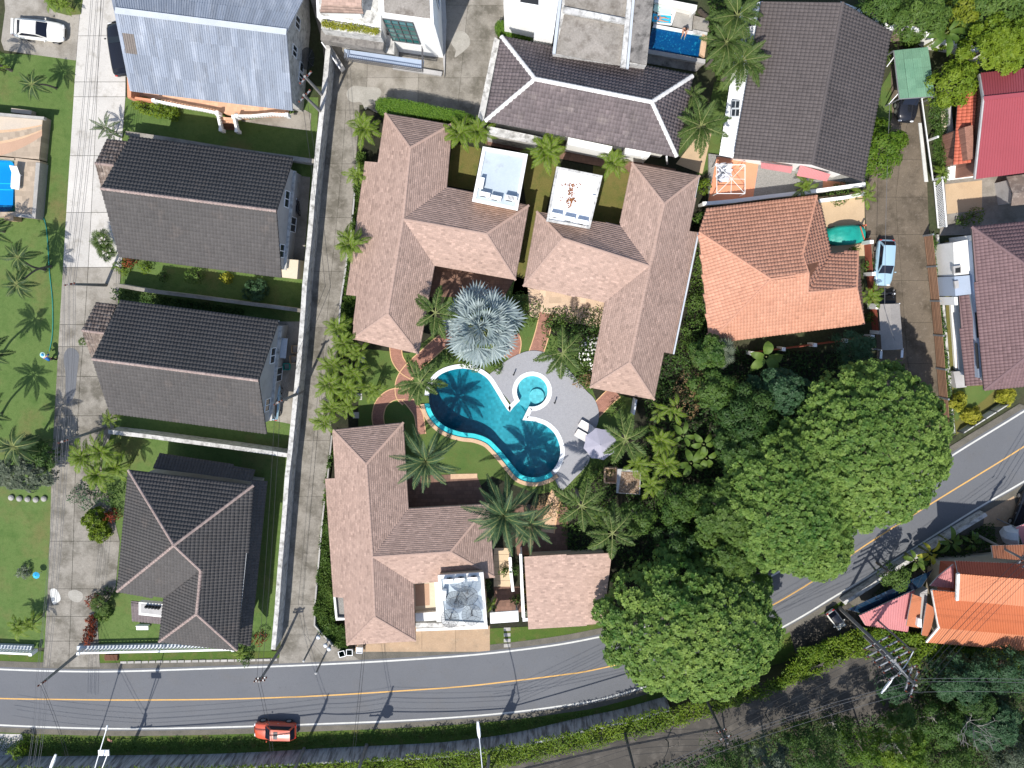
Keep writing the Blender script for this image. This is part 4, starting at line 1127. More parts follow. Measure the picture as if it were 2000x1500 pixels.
ac_unit('white air conditioner, leftmost on the rust stained white deck', 1086, 421, 4.42, aw)
ac_unit('white air conditioner, middle one on the rust stained white deck', 1112, 428, 4.42, aw)
ac_unit('white air conditioner, rightmost on the rust stained white deck', 1137, 434, 4.42, aw)
ac_unit('white air conditioner, left of the three in a row above the mesh dishes', 876, 1133, 4.22, math.radians(183))
ac_unit('white air conditioner, middle of the three in a row above the mesh dishes', 898, 1131, 4.22, math.radians(183))
ac_unit('white air conditioner, right of the three in a row above the mesh dishes', 923, 1129, 4.22, math.radians(183))
ac_unit('white air conditioner alone against the left parapet beside the edge-on dish', 868, 1161, 4.22, math.radians(87))
c = P(1160, 386, 4.5); tag(MB().box((c.x, c.y, 4.55), (.3, .35, .3)).build('roof_vent', 'plastic_white'), 'small white vent box near the right edge of the rust stained deck', 'vent')
# the rust stain, thin flakes lying on the white deck
rng = np.random.default_rng(3); mb = MB(); dk = P(1113, 378, 4.41)
for (x0, y0, sx, sy, n) in ((0, .75, .55, .13, 40), (.05, .2, .28, .35, 36), (.1, -.55, .60, .20, 60), (.05, -1.05, .3, .3, 14)):
    for i in range(n):
        x, y = dk.x + x0 + rng.normal(0, sx * .6), dk.y + y0 + rng.normal(0, sy * .6); r = rng.uniform(.03, .10); a = rng.uniform(0, 3)
        z = 4.412 + .0006 * len(mb.f) / 1
        mb.face([(x + r * math.cos(a + k * 1.05) * rng.uniform(.6, 1.2), y + r * math.sin(a + k * 1.05) * rng.uniform(.6, 1.2), 4.413 + .00012 * len(mb.f)) for k in range(6)])
tag(mb.build('rust_stain', 'rust'), 'flaking orange brown rust on the white roof deck', 'rust stain', kind='stuff')
def dish(label, px, py, z, R, tilt, rz, mast=.9):
    c = P(px, py, z + mast); t = thing('satellite_dish', label, 'satellite dish', (c.x, c.y, z), 0, 'large mesh satellite dishes')
    rot = lambda p: (Vector((p[0], p[1], p[2])))
    from mathutils import Euler
    e = Euler((tilt, 0, rz)).to_matrix()
    f = lambda r, a: e @ Vector((r * math.cos(a), r * math.sin(a), .38 * r * r / R)) + Vector((0, 0, mast))
    mb = MB(); n = 20; rr = [0.08 * R, .3 * R, .55 * R, .8 * R, R]
    for i in range(n):
        a, b = 2 * math.pi * i / n, 2 * math.pi * (i + 1) / n
        for k in range(4): mb.face([f(rr[k], a), f(rr[k + 1], a), f(rr[k + 1], b), f(rr[k], b)])
    mb.build('reflector', 'dish_mesh', t, True)
    mb = MB()
    for i in range(0, n, 1): mb.tube([f(r, 2 * math.pi * i / n) for r in rr], .012, 3)
    for r in (.55 * R, R): mb.tube([f(r, 2 * math.pi * i / n) for i in range(n + 1)], .016, 3)
    mb.build('rib_frame', 'steel_dark', t, True)
    mb = MB(); tip = e @ Vector((0, 0, .8 * R)) + Vector((0, 0, mast))
    for i in range(3): mb.tube([f(.75 * R, 2.1 * i), tip], .02, 4)
    mb.ball(tip, .09); mb.build('feed_horn', 'steel_dark', t, True)
    MB().tube([(0, 0, 0), (0, 0, mast)], .06, 8).build('mast', 'steel_dark', t, True)
dish('round black mesh satellite dish facing up in the middle of the roadside flat roof', 912, 1160, 4.22, 1.02, .18, .3)
dish('black mesh satellite dish seen edge on at the left of the roadside flat roof', 890, 1177, 4.22, 1.05, 1.15, 2.9, 1.1)
dish('black mesh satellite dish in the lower left corner of the roadside flat roof', 880, 1207, 4.22, .86, -.25, .2)
dish('black mesh satellite dish in the lower right corner of the roadside flat roof', 921, 1200, 4.22, .95, -.30, -.4)
# stepped cream and white terrace left of the dish roof
t = thing('entrance_terrace', 'cream and white stepped terrace between the roadside villa and its flat roof', 'terrace', P(838, 1185, 0))
def bx(t, name, q, z0, z1, m): MB().prism([(p.x, p.y) for p in PP(q, z1)], z0, z1).build(name, m, t)
bx(t, 'landing', [(808, 1140), (860, 1136), (862, 1190), (811, 1196)], 0, .5, 'cream_wall')
bx(t, 'rug', [(811, 1142), (838, 1140), (839, 1182), (812, 1184)], .5, .53, 'terrace_orange')
bx(t, 'parapet', [(811, 1198), (862, 1194), (863, 1211), (812, 1214)], 0, 1.0, 'white_wall')
bx(t, 'step', [(812, 1217), (952, 1217), (952, 1223), (812, 1226)], 0, .55, 'aged_white')
bx(t, 'step', [(813, 1228), (953, 1222), (953, 1228), (813, 1233)], 0, .3, 'white_wall')
bx(t, 'parapet', [(848, 1128), (857, 1127), (862, 1215), (853, 1215)], 0, 1.5, 'white_wall')
# low side terrace at the lane side of the roadside villa
t = thing('side_balcony', 'small white walled gravel balcony on the lane side of the roadside villa', 'balcony', P(664, 1190, 0))
bx(t, 'floor', [(654, 1166), (674, 1166), (676, 1206), (658, 1206)], 0, .9, 'gravel')
bx(t, 'parapet', [(651, 1165), (655, 1165), (659, 1206), (655, 1207)], 0, 1.3, 'white_wall')
bx(t, 'parapet', [(655, 1207), (659.5, 1206.5), (677, 1207), (677, 1211), (656, 1212)], 0, 1.28, 'white_wall')

# ------------------------------------------------------------------ the two long gabled houses and the hipped one on the left lane
def gable_house(name, label, NW, NE, RW, RE, SW, SE, e, r, tile, wallm, **k):
    f = [[(*SW, e), (*SE, e), (*RE, r), (*RW, r)], [(*NE, e), (*NW, e), (*RW, r), (*RE, r)]]
    t, faces = tiled_house(name, label, f, [NW, NE, SE, SW], tile=tile, eave=e, wallm=wallm, **k)
    wp = inset([(p.x, p.y) for p in PP([NW, NE, SE, SW], e)], k.get('wi', .7))
    rr = [P(*RW, r), P(*RE, r)]; d = (rr[1] - rr[0]).normalized()
    th = k.get('th', .18)
    ctr = [(Vector((*wp[i], 0)) + Vector((*wp[(i + 1) % 4], 0))) / 2 for i in range(4)]
    for i in range(4):                                        # gable triangles
        a, b = Vector((*wp[i], e - th - .03)), Vector((*wp[(i + 1) % 4], e - th - .03))
        if abs((b - a).normalized().dot(d)) < .6:
            rp = min(rr, key=lambda q: (q - ctr[i]).length); m = (a + b) / 2; ap = Vector((rp.x, rp.y, 0))
            tpar = (ap - a).dot((b - a)) / (b - a).dot(b - a); ap = a + (b - a) * tpar; ap.z = r - th - .42
            nn = Vector(((b - a).y, -(b - a).x, 0)).normalized() * .1
            MB().add([a, b, ap, a - nn, b - nn, ap - nn], [(0, 1, 2), (5, 4, 3), (1, 0, 3, 4), (2, 1, 4, 5), (0, 2, 5, 3)]).build('gable', wallm, t)
    return t, faces, wp
def porch(t, q, zr, ze, tile='porch_tile'):
    """two little slopes: ridge a-b, eaves either side"""
    a, b, n1, n2, s1, s2 = q
    fs = [PP([(*n1, ze), (*n2, ze), (*b, zr), (*a, zr)][::-1]), PP([(*s1, ze), (*s2, ze), (*b, zr), (*a, zr)])]
    sh, _ = roof_shell(fs, [tile, 'fascia_dark'], t, .14, 'porch_roof'); 
    roof_tiles(fs, t, tile, name='porch_tiles', base=.03)
    ridge_caps(shared_ridges(fs), t, 'ridge_rose', .14, .08, name='porch_ridge_caps')
tA, fA, wA = gable_house('house', 'long dark tiled gable house between the corrugated roof and its twin on the left lane', (255, 266), (573, 310), (197, 368), (540, 412), (233, 501), (550, 542), 5.5, 7.6, 'dark_tile', 'grey_wall', ridge='ridge_rose', gutters=[((255, 266), (573, 310))])
porch(tA, ((186, 319), (222, 323), (209, 272), (250, 277), (197, 362), (208, 366)), 4.6, 3.6)
tB, fB, wB = gable_house('house', 'long dark tiled gable house in the middle of the left lane, above the hipped one', (235, 586), (545, 626), (180, 701), (505, 743), (214, 806), (521, 847), 5.5, 7.6, 'dark_tile', 'grey_wall', ridge='ridge_rose', gutters=[((235, 586), (545, 626))])
porch(tB, ((160, 645), (205, 651), (188, 591), (228, 595), (178, 695), (190, 698)), 4.6, 3.6)
def on_wall(t, wp, side, f0, f1, z0, z1, **k):
    """side index of an inset footprint (counter-clockwise), fractions along it"""
    a = Vector((*wp[side], 0)); b = Vector((*wp[(side + 1) % len(wp)], 0)); d = b - a
    return window_on(t, a + d * f0, a + d * f1, z0, z1, (d.y, -d.x), **k)
def side_facing(wp, dirx, diry):
    best = None
    for i in range(len(wp)):
        d = Vector((*wp[(i + 1) % len(wp)], 0)) - Vector((*wp[i], 0)); n = Vector((d.y, -d.x, 0)).normalized()
        s = n.x * dirx + n.y * diry
        if best is None or s > best[0]: best = (s, i)
    return best[1]
for t, w in ((tA, wA), (tB, wB)):
    s = side_facing(w, 1, 0)
    on_wall(t, w, s, .12, .25, 3.2, 4.6); on_wall(t, w, s, .62, .78, 3.2, 4.6); on_wall(t, w, s, .40, .55, .3, 2.3)
    a = Vector((*w[s], 0)); b = Vector((*w[(s + 1) % 4], 0)); n_ = Vector(((b - a).y, -(b - a).x, 0)).normalized()
    MB().beam(a + n_ * .12 + Vector((0, 0, 2.7)), b + n_ * .12 + Vector((0, 0, 2.7)), .24, .22).build('string_course', 'aged_white', t)
for (t, q) in ((tA, [(549, 505), (583, 508), (580, 545), (545, 541)]),):
    bx(t, 'annex', q, 0, 2.3, 'cream_wall')
e, r1, r2 = 5.6, 7.9, 7.2
NWc, NEc, SEc, SMc, INc, SWc = (251, 918, e), (495, 948, e), (463, 1270, e), (311, 1253, e), (321, 1168, e), (229, 1155, e)
X1, X2, X3 = (340, 1065, r1), (392, 1114, r2), (384, 1199, r2)
tC, fC = tiled_house('house', 'dark tiled hip roofed house with rose ridge tiles near the road on the left lane',
            [[NWc, NEc, X1], [NEc, SEc, X3, X2, X1], [SEc, SMc, X3], [SMc, INc, X2, X3], [INc, SWc, X1, X2], [SWc, NWc, X1]],
            [NWc, NEc, SEc, SMc, INc, SWc], None, 'house', 'dark_tile', 'barrel', e, 'grey_wall', ridge='ridge_rose', rw=.16, rh=.11, rseg=.34,
            gutters=[((495, 948), (463, 1270)), ((251, 918), (495, 948)), ((229, 1155), (251, 918))])
def leanto(t, q, zs, tile, name='lower_roof', kind='barrel', m2='fascia_dark'):
    f = [PP([(*p, z) for p, z in zip(q, zs)])]
    roof_shell(f, [tile, m2], t, .14, name); roof_tiles(f, t, tile, kind, name=name + '_tiles', base=.03)
leanto(tC, [(298, 915), (492, 938), (498, 918), (312, 885)], (3.6, 3.6, 2.9, 2.9), 'dark_tile')
leanto(tC, [(492, 938), (462, 1255), (488, 1262), (522, 940)], (3.6, 3.6, 2.9, 2.9), 'dark_tile')
leanto(tC, [(256, 1174), (318, 1180), (316, 1218), (258, 1212)], (3.6, 3.6, 3.0, 3.0), 'brown_tile')
bx(tC, 'balcony', [(271, 1176), (319, 1180), (317, 1206), (271, 1201)], 3.3, 3.9, 'white_wall')
bx(tC, 'balcony_floor', [(275, 1180), (318, 1183), (316.5, 1202), (275, 1197)], 3.9, 3.93, 'grey_wall')
for i in range(5):
    a = P(287 + 6 * i, 1184 + .6 * i, 3.95); MB().ball((a.x, a.y, 4.1), .17, 8, 5, sz=1.3).build('baluster', 'plastic_dark', tC)

# ------------------------------------------------------------------ corrugated house, top left
q = dict(NW=(196, -112), NE=(628, -70), RW=(226, 21), RE=(560, 63), SW=(257, 178), SE=(572, 216))
e, r = 6.0, 8.2
t = thing('house', 'big house under a weathered blue grey corrugated roof with a salmon veranda', 'house', P(400, 60, 0))
f = [PP([(*q['SW'], e), (*q['SE'], e), (*q['RE'], r), (*q['RW'], r)]), PP([(*q['NE'], e), (*q['NW'], e), (*q['RW'], r), (*q['RE'], r)])]
roof_shell([list(a) for a in f], ['rusty_sheet', 'gutter_grey'], t, .10)
random.seed(9)
sheets(f[0], 24, 4, t, 'pale_metal', odd={(0, 3), (1, 2)} and {(0, 2), (1, 2)}, ribs=3)
sheets(f[1], 24, 4, t, 'pale_metal', ribs=3)
MB().beam(f[0][3] + Vector((0, 0, .1)), f[0][2] + Vector((0, 0, .1)), .5, .05).build('ridge_flashing', 'gutter_grey', t)
# the roof's left verge: a flashing strip
MB().beam(f[0][0] + Vector((.05, 0, .07)), f[0][3] + Vector((.05, 0, .09)), .3, .04).build('verge_flashing', 'pale_metal', t)
MB().beam(f[1][1] + Vector((.05, 0, .07)), f[0][3] + Vector((.05, 0, .09)), .3, .04).build('verge_flashing', 'pale_metal', t)
wp = [(p.x, p.y) for p in [P(592, 219), P(606, 55), P(628, -55), P(210, -90), P(262, 160)]]
wp = [wp[0], wp[1], (wp[1][0] - .3, wp[1][1] + 14), (P(200, -60, e).x + .7, wp[1][1] + 14), (P(257, 178, e).x + .8, P(257, 178, e).y + 1.3)]
walls(wp, -.05, 5.75, 'aged_white', t)
a, b = Vector((*P(592, 219).xy, 5.75)), Vector((*P(606, 55).xy, 5.75)); ap = P(606, 55).xy; rp = P(560, 63, r)
tp = ((rp - a).dot(b - a)) / (b - a).length_squared
MB().face([a, b + (b - a) * .9, Vector((*(a + (b - a) * tp).xy, r - .3))]).build('gable', 'aged_white', t)
w0, w1 = Vector((*P(592, 219).xy, 0)), Vector((*P(606, 55).xy, 0)); d = w1 - w0; nrm = (d.y, -d.x)
window_on(t, w0 + d * .30, w0 + d * .40, 1.0, 2.4, nrm); window_on(t, w0 + d * .42, w0 + d * .52, 1.2, 2.4, nrm, bars=0); window_on(t, w0 + d * .50, w0 + d * .62, 3.6, 4.9, nrm); window_on(t, w0 + d * .82, w0 + d * .95, 3.4, 4.8, nrm)
bx(t, 'veranda_floor', [(250, 160), (262, 178), (430, 190), (560, 208), (556, 224), (482, 226), (480, 229), (470, 229), (456, 232), (452, 226), (430, 218), (330, 202), (250, 192)], 0, 1.0, 'peach_tile')
bx(t, 'veranda_wall', [(248, 150), (256, 150), (256, 190), (249, 190)], 0, 2.6, 'salmon_wall')
MB().prism([(p.x, p.y) for p in PP([(250, 187), (300, 194), (300, 198), (250, 191)], 2.0)], 1.0, 2.0).build('veranda_wall', 'salmon_wall', t)
def balustrade(t, pts, z0, h, n, m='bright_white', post=.12, rail=.20, endposts=True):
    pts = PP(pts, z0 + h); L = [0]
    for i in range(1, len(pts)): L.append(L[-1] + (pts[i] - pts[i - 1]).length)
    mb = MB()
    for i in range(len(pts) - 1): mb.beam(pts[i] - Vector((0, 0, .05)), pts[i + 1] - Vector((0, 0, .05)), rail, .10)
    mb.build('rail', m, t)
    for k in range(n):
        s = L[-1] * (k + .5) / n; i = max(j for j in range(len(L)) if L[j] <= s); i = min(i, len(pts) - 2)
        p = pts[i].lerp(pts[i + 1], (s - L[i]) / (L[i + 1] - L[i]))
        MB().tube([(p.x, p.y, z0), (p.x, p.y, z0 + h * .3), (p.x, p.y, z0 + h * .55), (p.x, p.y, z0 + h - .1)], [post * .5, post, post * .55, post * .5], 6).build('baluster', m, t)
    if endposts:
        for p in (pts[0], pts[-1]): MB().box((p.x, p.y, z0 + h / 2 + .05), (.3, .3, h + .12)).build('post', m, t)
balustrade(t, [(300, 196), (330, 202), (360, 208), (390, 213), (424, 220)], 1.0, .9, 22)
balustrade(t, [(462, 226), (490, 226), (530, 222), (560, 224)], 1.0, .9, 18)
balustrade(t, [(424, 222), (428, 240), (431, 253)], .5, .9, 6); balustrade(t, [(456, 228), (459, 242), (462, 255)], .5, .9, 6)
for i in range(4): bx(t, 'step', [(430 + i, 228 + 6 * i), (457 + i, 230 + 6 * i), (458 + i, 236 + 6 * i), (431 + i, 234 + 6 * i)], 0, .85 - .22 * i, 'peach_tile' if i < 2 else 'wood_brown')
sheet('yard', [(470, 236), (560, 224), (596, 215), (608, 222), (606, 255), (560, 250), (530, 246)], .010, 'worn_concrete')

# ------------------------------------------------------------------ white modern house, top
t = thing('house', 'tall white modern house with teal glass wall and railed balcony above the yard', 'house', P(760, 60, 0))
Zt = 9.5
base = PP([(862, 146), (672, 117), (650, 60), (655, -60), (880, -60)], 0)
top = [P(847, 44, Zt), P(745, 28, Zt), P(708, 10, Zt), P(700, -90, Zt), P(858, -90, Zt)]
xr, yr = top[0].x, top[0].y                                    # right front corner
q1 = P(862, 124, 0)
blk = [(xr, yr), (P(745, 30, Zt).x, P(745, 30, Zt).y), (P(745, 30, Zt).x - .4, yr + 14), (xr - .5, yr + 14)]
walls(blk, -.05, Zt, 'bright_white', t)
MB().prism(inset(blk, .25), Zt, Zt + .05).build('roof_deck', 'moss_roof_flat', t)
for i in range(4):
    a, b = blk[i], blk[(i + 1) % 4]; i_ = inset(blk if area2(blk) > 0 else blk[::-1], .2)
side = MB()
for z in (1.0, 3.6, 6.4): pass
lw = [(P(745, 34, 6.6).x, P(745, 34, 6.6).y), (P(628, 18, 6.6).x, P(628, 18, 6.6).y)]
x0, x1 = P(628, 90, 4.5).x, P(749, 60, 4.5).x
yl = P(690, 40, 6.0).y
lw = [(x0, yl + .3), (x1, yl - .6), (x1, yl + 15), (x0 - .3, yl + 15)]
walls(lw, -.05, 5.9, 'bright_white', t, 'wing_wall')
MB().prism(inset(lw, .2), 5.9, 5.96).build('wing_deck', 'aged_white', t)
fs = [PP([(625, 24, 7.4), (710, 26, 7.4), (706, 12, 8.1), (628, 6, 8.1)]), PP([(628, 6, 8.1), (706, 12, 8.1), (708, -70, 8.3), (632, -70, 8.3)])]
roof_shell(fs, ['shingle', 'fascia_dark'], t, .15); roof_tiles(fs, t, 'shingle', 'flat', .5, .26, 0, .022, .012)
MB().prism([(p.x, p.y) for p in PP([(640, 26), (704, 28), (704, -40), (640, -40)], 7.0)], 5.9, 7.2).build('upper_wall', 'white_wall', t)
bx(t, 'planter', [(628, 38), (745, 56), (744, 72), (627, 56)], 3.6, 6.0, 'aged_white')
leaf_bed('planter_hedge', None, [(631, 41), (741, 58), (740, 68), (630, 53)], 6.0, .5, 'leaf_yellow', 900, 5, .22, .07, parent=t)
bx(t, 'canopy_slab', [(627, 58), (750, 78), (748, 98), (626, 78)], 3.3, 4.5, 'stained_slab')
bx(t, 'balcony_floor', [(672, 112), (826, 134), (828, 118), (672, 96)], 3.0, 3.25, 'blue_grey_wall')
mb = MB(); a, b = P(673, 112, 4.2), P(824, 135, 4.2)
for k in range(40): p = a.lerp(b, k / 39); mb.beam(p, p - Vector((0, 0, .95)), .03, .03)
for h in (0, .45, .9): mb.beam(a - Vector((0, 0, h)), b - Vector((0, 0, h)), .06, .06)
c_, d_ = P(672, 98, 4.2), P(824, 90, 4.2)
for (u_, v_) in ((a, c_), (b, d_)):
    for h in (0, .45, .9): mb.beam(u_ - Vector((0, 0, h)), v_ - Vector((0, 0, h)), .06, .06)
mb.build('balcony_railing', 'steel_dark', t)
bx(t, 'porch_slab', [(768, 124), (864, 140), (862, 148), (767, 134)], 0, .4, 'grey_wall')
bx(t, 'ground_wall', [(672, 94), (770, 106), (770, 70), (672, 60)], 0, 3.0, 'aged_white')
g0, g1 = P(800, 88, 4.0), P(754, 84, 4.0); y_ = yr - .03
gw = MB(); gx0, gx1 = P(806, 92, 4).x, P(748, 40, 8).x
def rect(xa, xb, za, zb, y): return [(xa, y, za), (xb, y, za), (xb, y, zb), (xa, y, zb)]
gA, gB = blk[0], blk[1]; dv = Vector((gB[0] - gA[0], gB[1] - gA[1], 0)); nv = Vector((-dv.y, dv.x, 0)).normalized()
if nv.y > 0: nv = -nv
def facade(f0, f1, z0, z1, o=.03): 
    a_ = Vector((*gA, 0)) + dv * f0 + nv * o; b_ = Vector((*gA, 0)) + dv * f1 + nv * o
    return [a_ + Vector((0, 0, z0)), b_ + Vector((0, 0, z0)), b_ + Vector((0, 0, z1)), a_ + Vector((0, 0, z1))]
for i in range(4):
    for j in range(5):
        w = (1 - .42) / 4
        pn = facade(.42 + w * i + .008, .42 + w * (i + 1) - .008, 3.4 + 1.1 * j + .04, 3.4 + 1.1 * (j + 1) - .04, .03)
        MB().face(pn).build('glass_pane', 'teal_glass', t)
mb = MB()
for i in range(5): q_ = facade(.42 + .145 * i, .42 + .145 * i, 3.4, 8.9, .06); mb.beam(q_[0], q_[3], .07, .07)
for j in range(6): q_ = facade(.42, 1.0, 3.4 + 1.1 * j, 3.4 + 1.1 * j, .06); mb.beam(q_[0], q_[1], .07, .07)
mb.build('curtain_wall_frame', 'steel_dark', t)
bx(t, 'side_wing', [(868, 150), (872, 40), (866, -60), (852, -60)], 0, .3, 'grey_wall')
w_ = Vector((xr, yr, 0)); 
window_on(t, (xr - .05, yr + 3.0), (xr - .2, yr + 6.4), 3.5, 8.5, (1, 0), gm='navy_glass', bars=0)
t = thing('parking_fence', 'leaning white framed grey fence panel at the corner of the white modern house', 'fence', P(648, 110, 0))
MB().beam(P(628, 82, 2.2), P(664, 134, 1.4), .10, .14).build('rail', 'white_metal', t); MB().prism([(p.x, p.y) for p in PP([(630, 86), (640, 80), (670, 128), (662, 134)], 1.2)], 0, 1.2).build('panel', 'grey_wall', t)

# ------------------------------------------------------------------ grey brown hip house and white block, top middle
e, r = 5.2, 7.2
NW, NE, SE, SW, RW, RE = (979, 71, e), (1353, 148, e), (1322, 306, e), (948, 236, e), (1045, 154, r), (1273, 199, r)
t, f = tiled_house('house', 'grey brown hip roofed house with white ridge lines above the shingle villas',
               [[SW, SE, RE, RW], [SE, NE, RE], [NE, NW, RW, RE], [NW, SW, RW]], [NW, NE, SE, SW], None, 'house', 'brown_tile', 'barrel', e, 'white_wall', ridge='ridge_white', rw=.20, rh=.10, rseg=.5, fascia='aged_white')
bx(t, 'side_parapet', [(966, 72), (976, 78), (944, 238), (932, 236)], 0, 3.2, 'aged_white')
bx(t, 'balcony', [(952, 246), (1060, 268), (1056, 284), (950, 262)], 0, 3.4, 'aged_white')
bx(t, 'balcony', [(1110, 268), (1196, 286), (1192, 299), (1108, 282)], 0, 3.4, 'white_wall')
bx(t, 'balcony', [(1222, 288), (1272, 298), (1268, 306), (1220, 300)], 0, 3.4, 'white_wall')
bx(t, 'terrace_floor', [(952, 262), (1320, 330), (1316, 352), (948, 282)], 0, .1, 'patio_tile')
mb = MB()
for (u_, v_) in (((1255, 306), (1256, 318)), ((1302, 306), (1303, 320)), ((1142, 286), (1141, 298))): mb.beam(P(*u_, 3.0), P(*v_, 0), .15, .15)
mb.build('post', 'white_metal', t)
t = thing('house', 'white block with flat mossy roof terraces and a deep blue pool beside it', 'house', P(1150, 40, 0))
walls([(p.x, p.y) for p in PP([(984, -60), (1099, -60), (1081, 68), (1044, 62), (1046, 30), (984, 16)], 7.0)], -.05, 7.0, 'bright_white', t)
walls([(p.x, p.y) for p in PP([(1101, -80), (1282, -80), (1262, 128), (1080, 105)], 6.6)], -.05, 6.6, 'aged_white', t, 'terrace_block')
bx(t, 'roof_deck', [(1106, -70), (1230, -70), (1226, 34), (1103, 12)], 6.6, 6.66, 'moss_roof_flat')
bx(t, 'roof_deck', [(1102, 28), (1222, 50), (1210, 128), (1084, 104)], 6.6, 6.66, 'moss_roof_flat')
bx(t, 'parapet', [(1100, 12), (1230, 38), (1229, 48), (1099, 24)], 6.6, 6.95, 'aged_white')
bx(t, 'parapet', [(1232, -70), (1240, -70), (1222, 132), (1212, 130)], 6.6, 6.93, 'aged_white')
bx(t, 'parapet', [(1099, -70), (1105, -70), (1085, 105), (1079, 104)], 6.6, 6.91, 'gutter_grey')
bx(t, 'parapet', [(1240.5, -70), (1246, -70), (1228, 134), (1223, 133)], 6.6, 6.86, 'gutter_grey')
bx(t, 'side_deck', [(1247, -70), (1284, -70), (1263, 126), (1229, 120)], 6.6, 6.80, 'stained_slab')
window_on(t, P(1015, 12, 7.0), P(1054, 22, 7.0), 5.2, 6.7, (0, -1), gm='plastic_dark', bars=0)
MB().prism([(p.x, p.y) for p in PP([(1016, -20), (1052, -14), (1052, 10), (1016, 4)], 7.0)], 7.0, 7.02).build('roof_light', 'plastic_dark', t)

# ------------------------------------------------------------------ big dark slate roof, top right
e, r = 5.2, 7.2
f = [[(1433, 309, e), (1586, 321, r), (1646, 5, r), (1487, 3, e)], [(1586, 321, r), (1686, 354, e), (1739, 60, e), (1646, 5, r)]]
tD, fD = tiled_house('house', 'largest dark brown tiled gable roof at upper right, beside the date palms', f, [(1487, 3), (1739, 60), (1686, 354), (1433, 309)], tile='slate_tile', eave=e, wallm='white_wall', wi=.9, ridge='slate_tile', rw=.16)
fl = [PP([(1405, 303, 3.0), (1436, 309, 3.6), (1490, 2, 3.6), (1448, 14, 3.0)])]
roof_shell([list(fl[0])], ['white_metal', 'white_metal'], tD, .08, 'lean_to_roof')
ribbed([fl[0][0], fl[0][3], fl[0][2], fl[0][1]], 44, .05).build('lean_to_sheet', 'white_metal', tD)
for q in ([(1430, 196), (1446, 196), (1443, 228), (1427, 228)], [(1456, 22), (1480, 22), (1478, 50), (1452, 52)]):
    zz = 3.62; bx(tD, 'skylight_frame', q, 3.2, zz, 'gutter_grey')
    cx = sum(p[0] for p in q) / 4; cy = sum(p[1] for p in q) / 4
    for (sx, sy) in ((-1, -1), (1, -1), (-1, 1), (1, 1)):
        k = [(cx + (p[0] - cx) * .40 + sx * 4 * (1 if True else 0), cy + (p[1] - cy) * .40 + sy * 8) for p in q]
        bx(tD, 'pane', k, zz, zz + .012, 'window_glass')
for q in ([(1487, 317), (1549, 325), (1545, 338), (1486, 328)], [(1563, 322), (1588, 325), (1622, 340), (1615, 354), (1556, 343)]):
    z = 2.8
    if len(q) == 4: ff = PP([(*q[3], 2.5), (*q[2], 2.5), (*q[1], 3.0), (*q[0], 3.0)]); 
    else: ff = PP([(*q[4], 2.5), (*q[3], 2.5), (*q[2], 3.0), (*q[0], 3.0)])
    roof_shell([list(ff)], ['pink_metal', 'pink_metal'], tD, .06, 'awning'); ribbed(ff, 22, .03).build('awning_sheet', 'pink_metal', tD)
sheet('side_terrace', [(1400, 306), (1482, 316), (1470, 392), (1382, 398)], .30, 'salmon_wall'); sheet('side_terrace', [(1472, 316), (1612, 340), (1604, 372), (1466, 394)], .29, 'gravel')
slab('side_terrace', [(1384, 300), (1690, 345), (1690, 366), (1384, 402)], -.05, .26, 'gravel'); sheet('side_terrace', [(1608, 352), (1652, 356), (1650, 368), (1606, 372)], .30, 'salmon_wall')

# ------------------------------------------------------------------ orange tiled house
e = 3.0
W, NW1, NE1, E1, E2, E3, SWo = (1365, 453, 3.48), (1380, 407, e), (1595, 382, e), (1623, 495, e), (1675, 490, e), (1687, 633, e), (1385, 669, e)
AP, RE, R1, R2, T = (1505, 545, 4.7), (1579, 534, 4.7), (1577, 571, 4.3), (1673, 563, 4.0), (1567, 497, 4.24)
t, f = tiled_house('house', 'bright orange tiled hip roofed house beside the right hand lane',
                   [[NW1, NE1, T, RE, AP, W], [W, AP, SWo], [SWo, AP, RE, R1, R2, E3], [NE1, E1, R1, RE, T], [E1, E2, R2, R1], [E2, E3, R2]],
                   [W, NW1, NE1, E1, E2, E3, SWo], None, 'house', 'orange_tile', 'barrel', e, 'cream_wall', tw=.30, tl=.34, ridge='orange_tile', rw=.13, rh=.07, fascia='wood_brown')
# ------------------------------------------------------------------ red metal roof
t = thing('house', 'house with a crimson ribbed metal roof at the right edge, above the plum roof', 'house', P(1960, 250, 0))
e, r = 4.4, 6.0
S = PP([(1903, 350, e), (2120, 322, e), (2120, 172, r), (1920, 193, r)]); Nn = PP([(1915, 143, e), (1920, 193, r), (2120, 172, r), (2120, 122, e)][::-1])
roof_shell([list(S), list(Nn)], ['red_metal', 'fascia_dark'], t, .12)
ribbed(S, 40, .05).build('roof_sheeting', 'red_metal', t); ribbed([Nn[0], Nn[3], Nn[2], Nn[1]], 40, .05).build('roof_sheeting', 'red_metal', t)
MB().beam(S[3] + Vector((0, 0, .1)), S[2] + Vector((0, 0, .1)), .35, .05).build('ridge_flashing', 'red_metal', t)
MB().beam(S[0], S[3], .14, .22).build('bargeboard', 'grey_wall', t); MB().beam(Nn[3] if False else P(1912, 146, e), P(1920, 193, r), .14, .22).build('bargeboard', 'grey_wall', t)
walls(inset([(p.x, p.y) for p in PP([(1903, 350), (2120, 322), (2120, 122), (1915, 143)], e)], .6), -.05, e - .15, 'brick_red', t)
leanto(t, [(1862, 322), (1893, 318), (1904, 172), (1872, 180)], (2.7, 3.3, 3.3, 2.7), 'red_tile')
bx(t, 'bay', [(1884, 248), (1900, 244), (1902, 310), (1890, 312)], 0, 3.9, 'brick_red')
bx(t, 'path', [(1838, 220), (1848, 205), (1858, 322), (1845, 320)], 0, .12, 'cream_wall')
bx(t, 'porch_floor', [(1852, 326), (1902, 318), (1902, 346), (1850, 352)], 0, .2, 'bright_white')
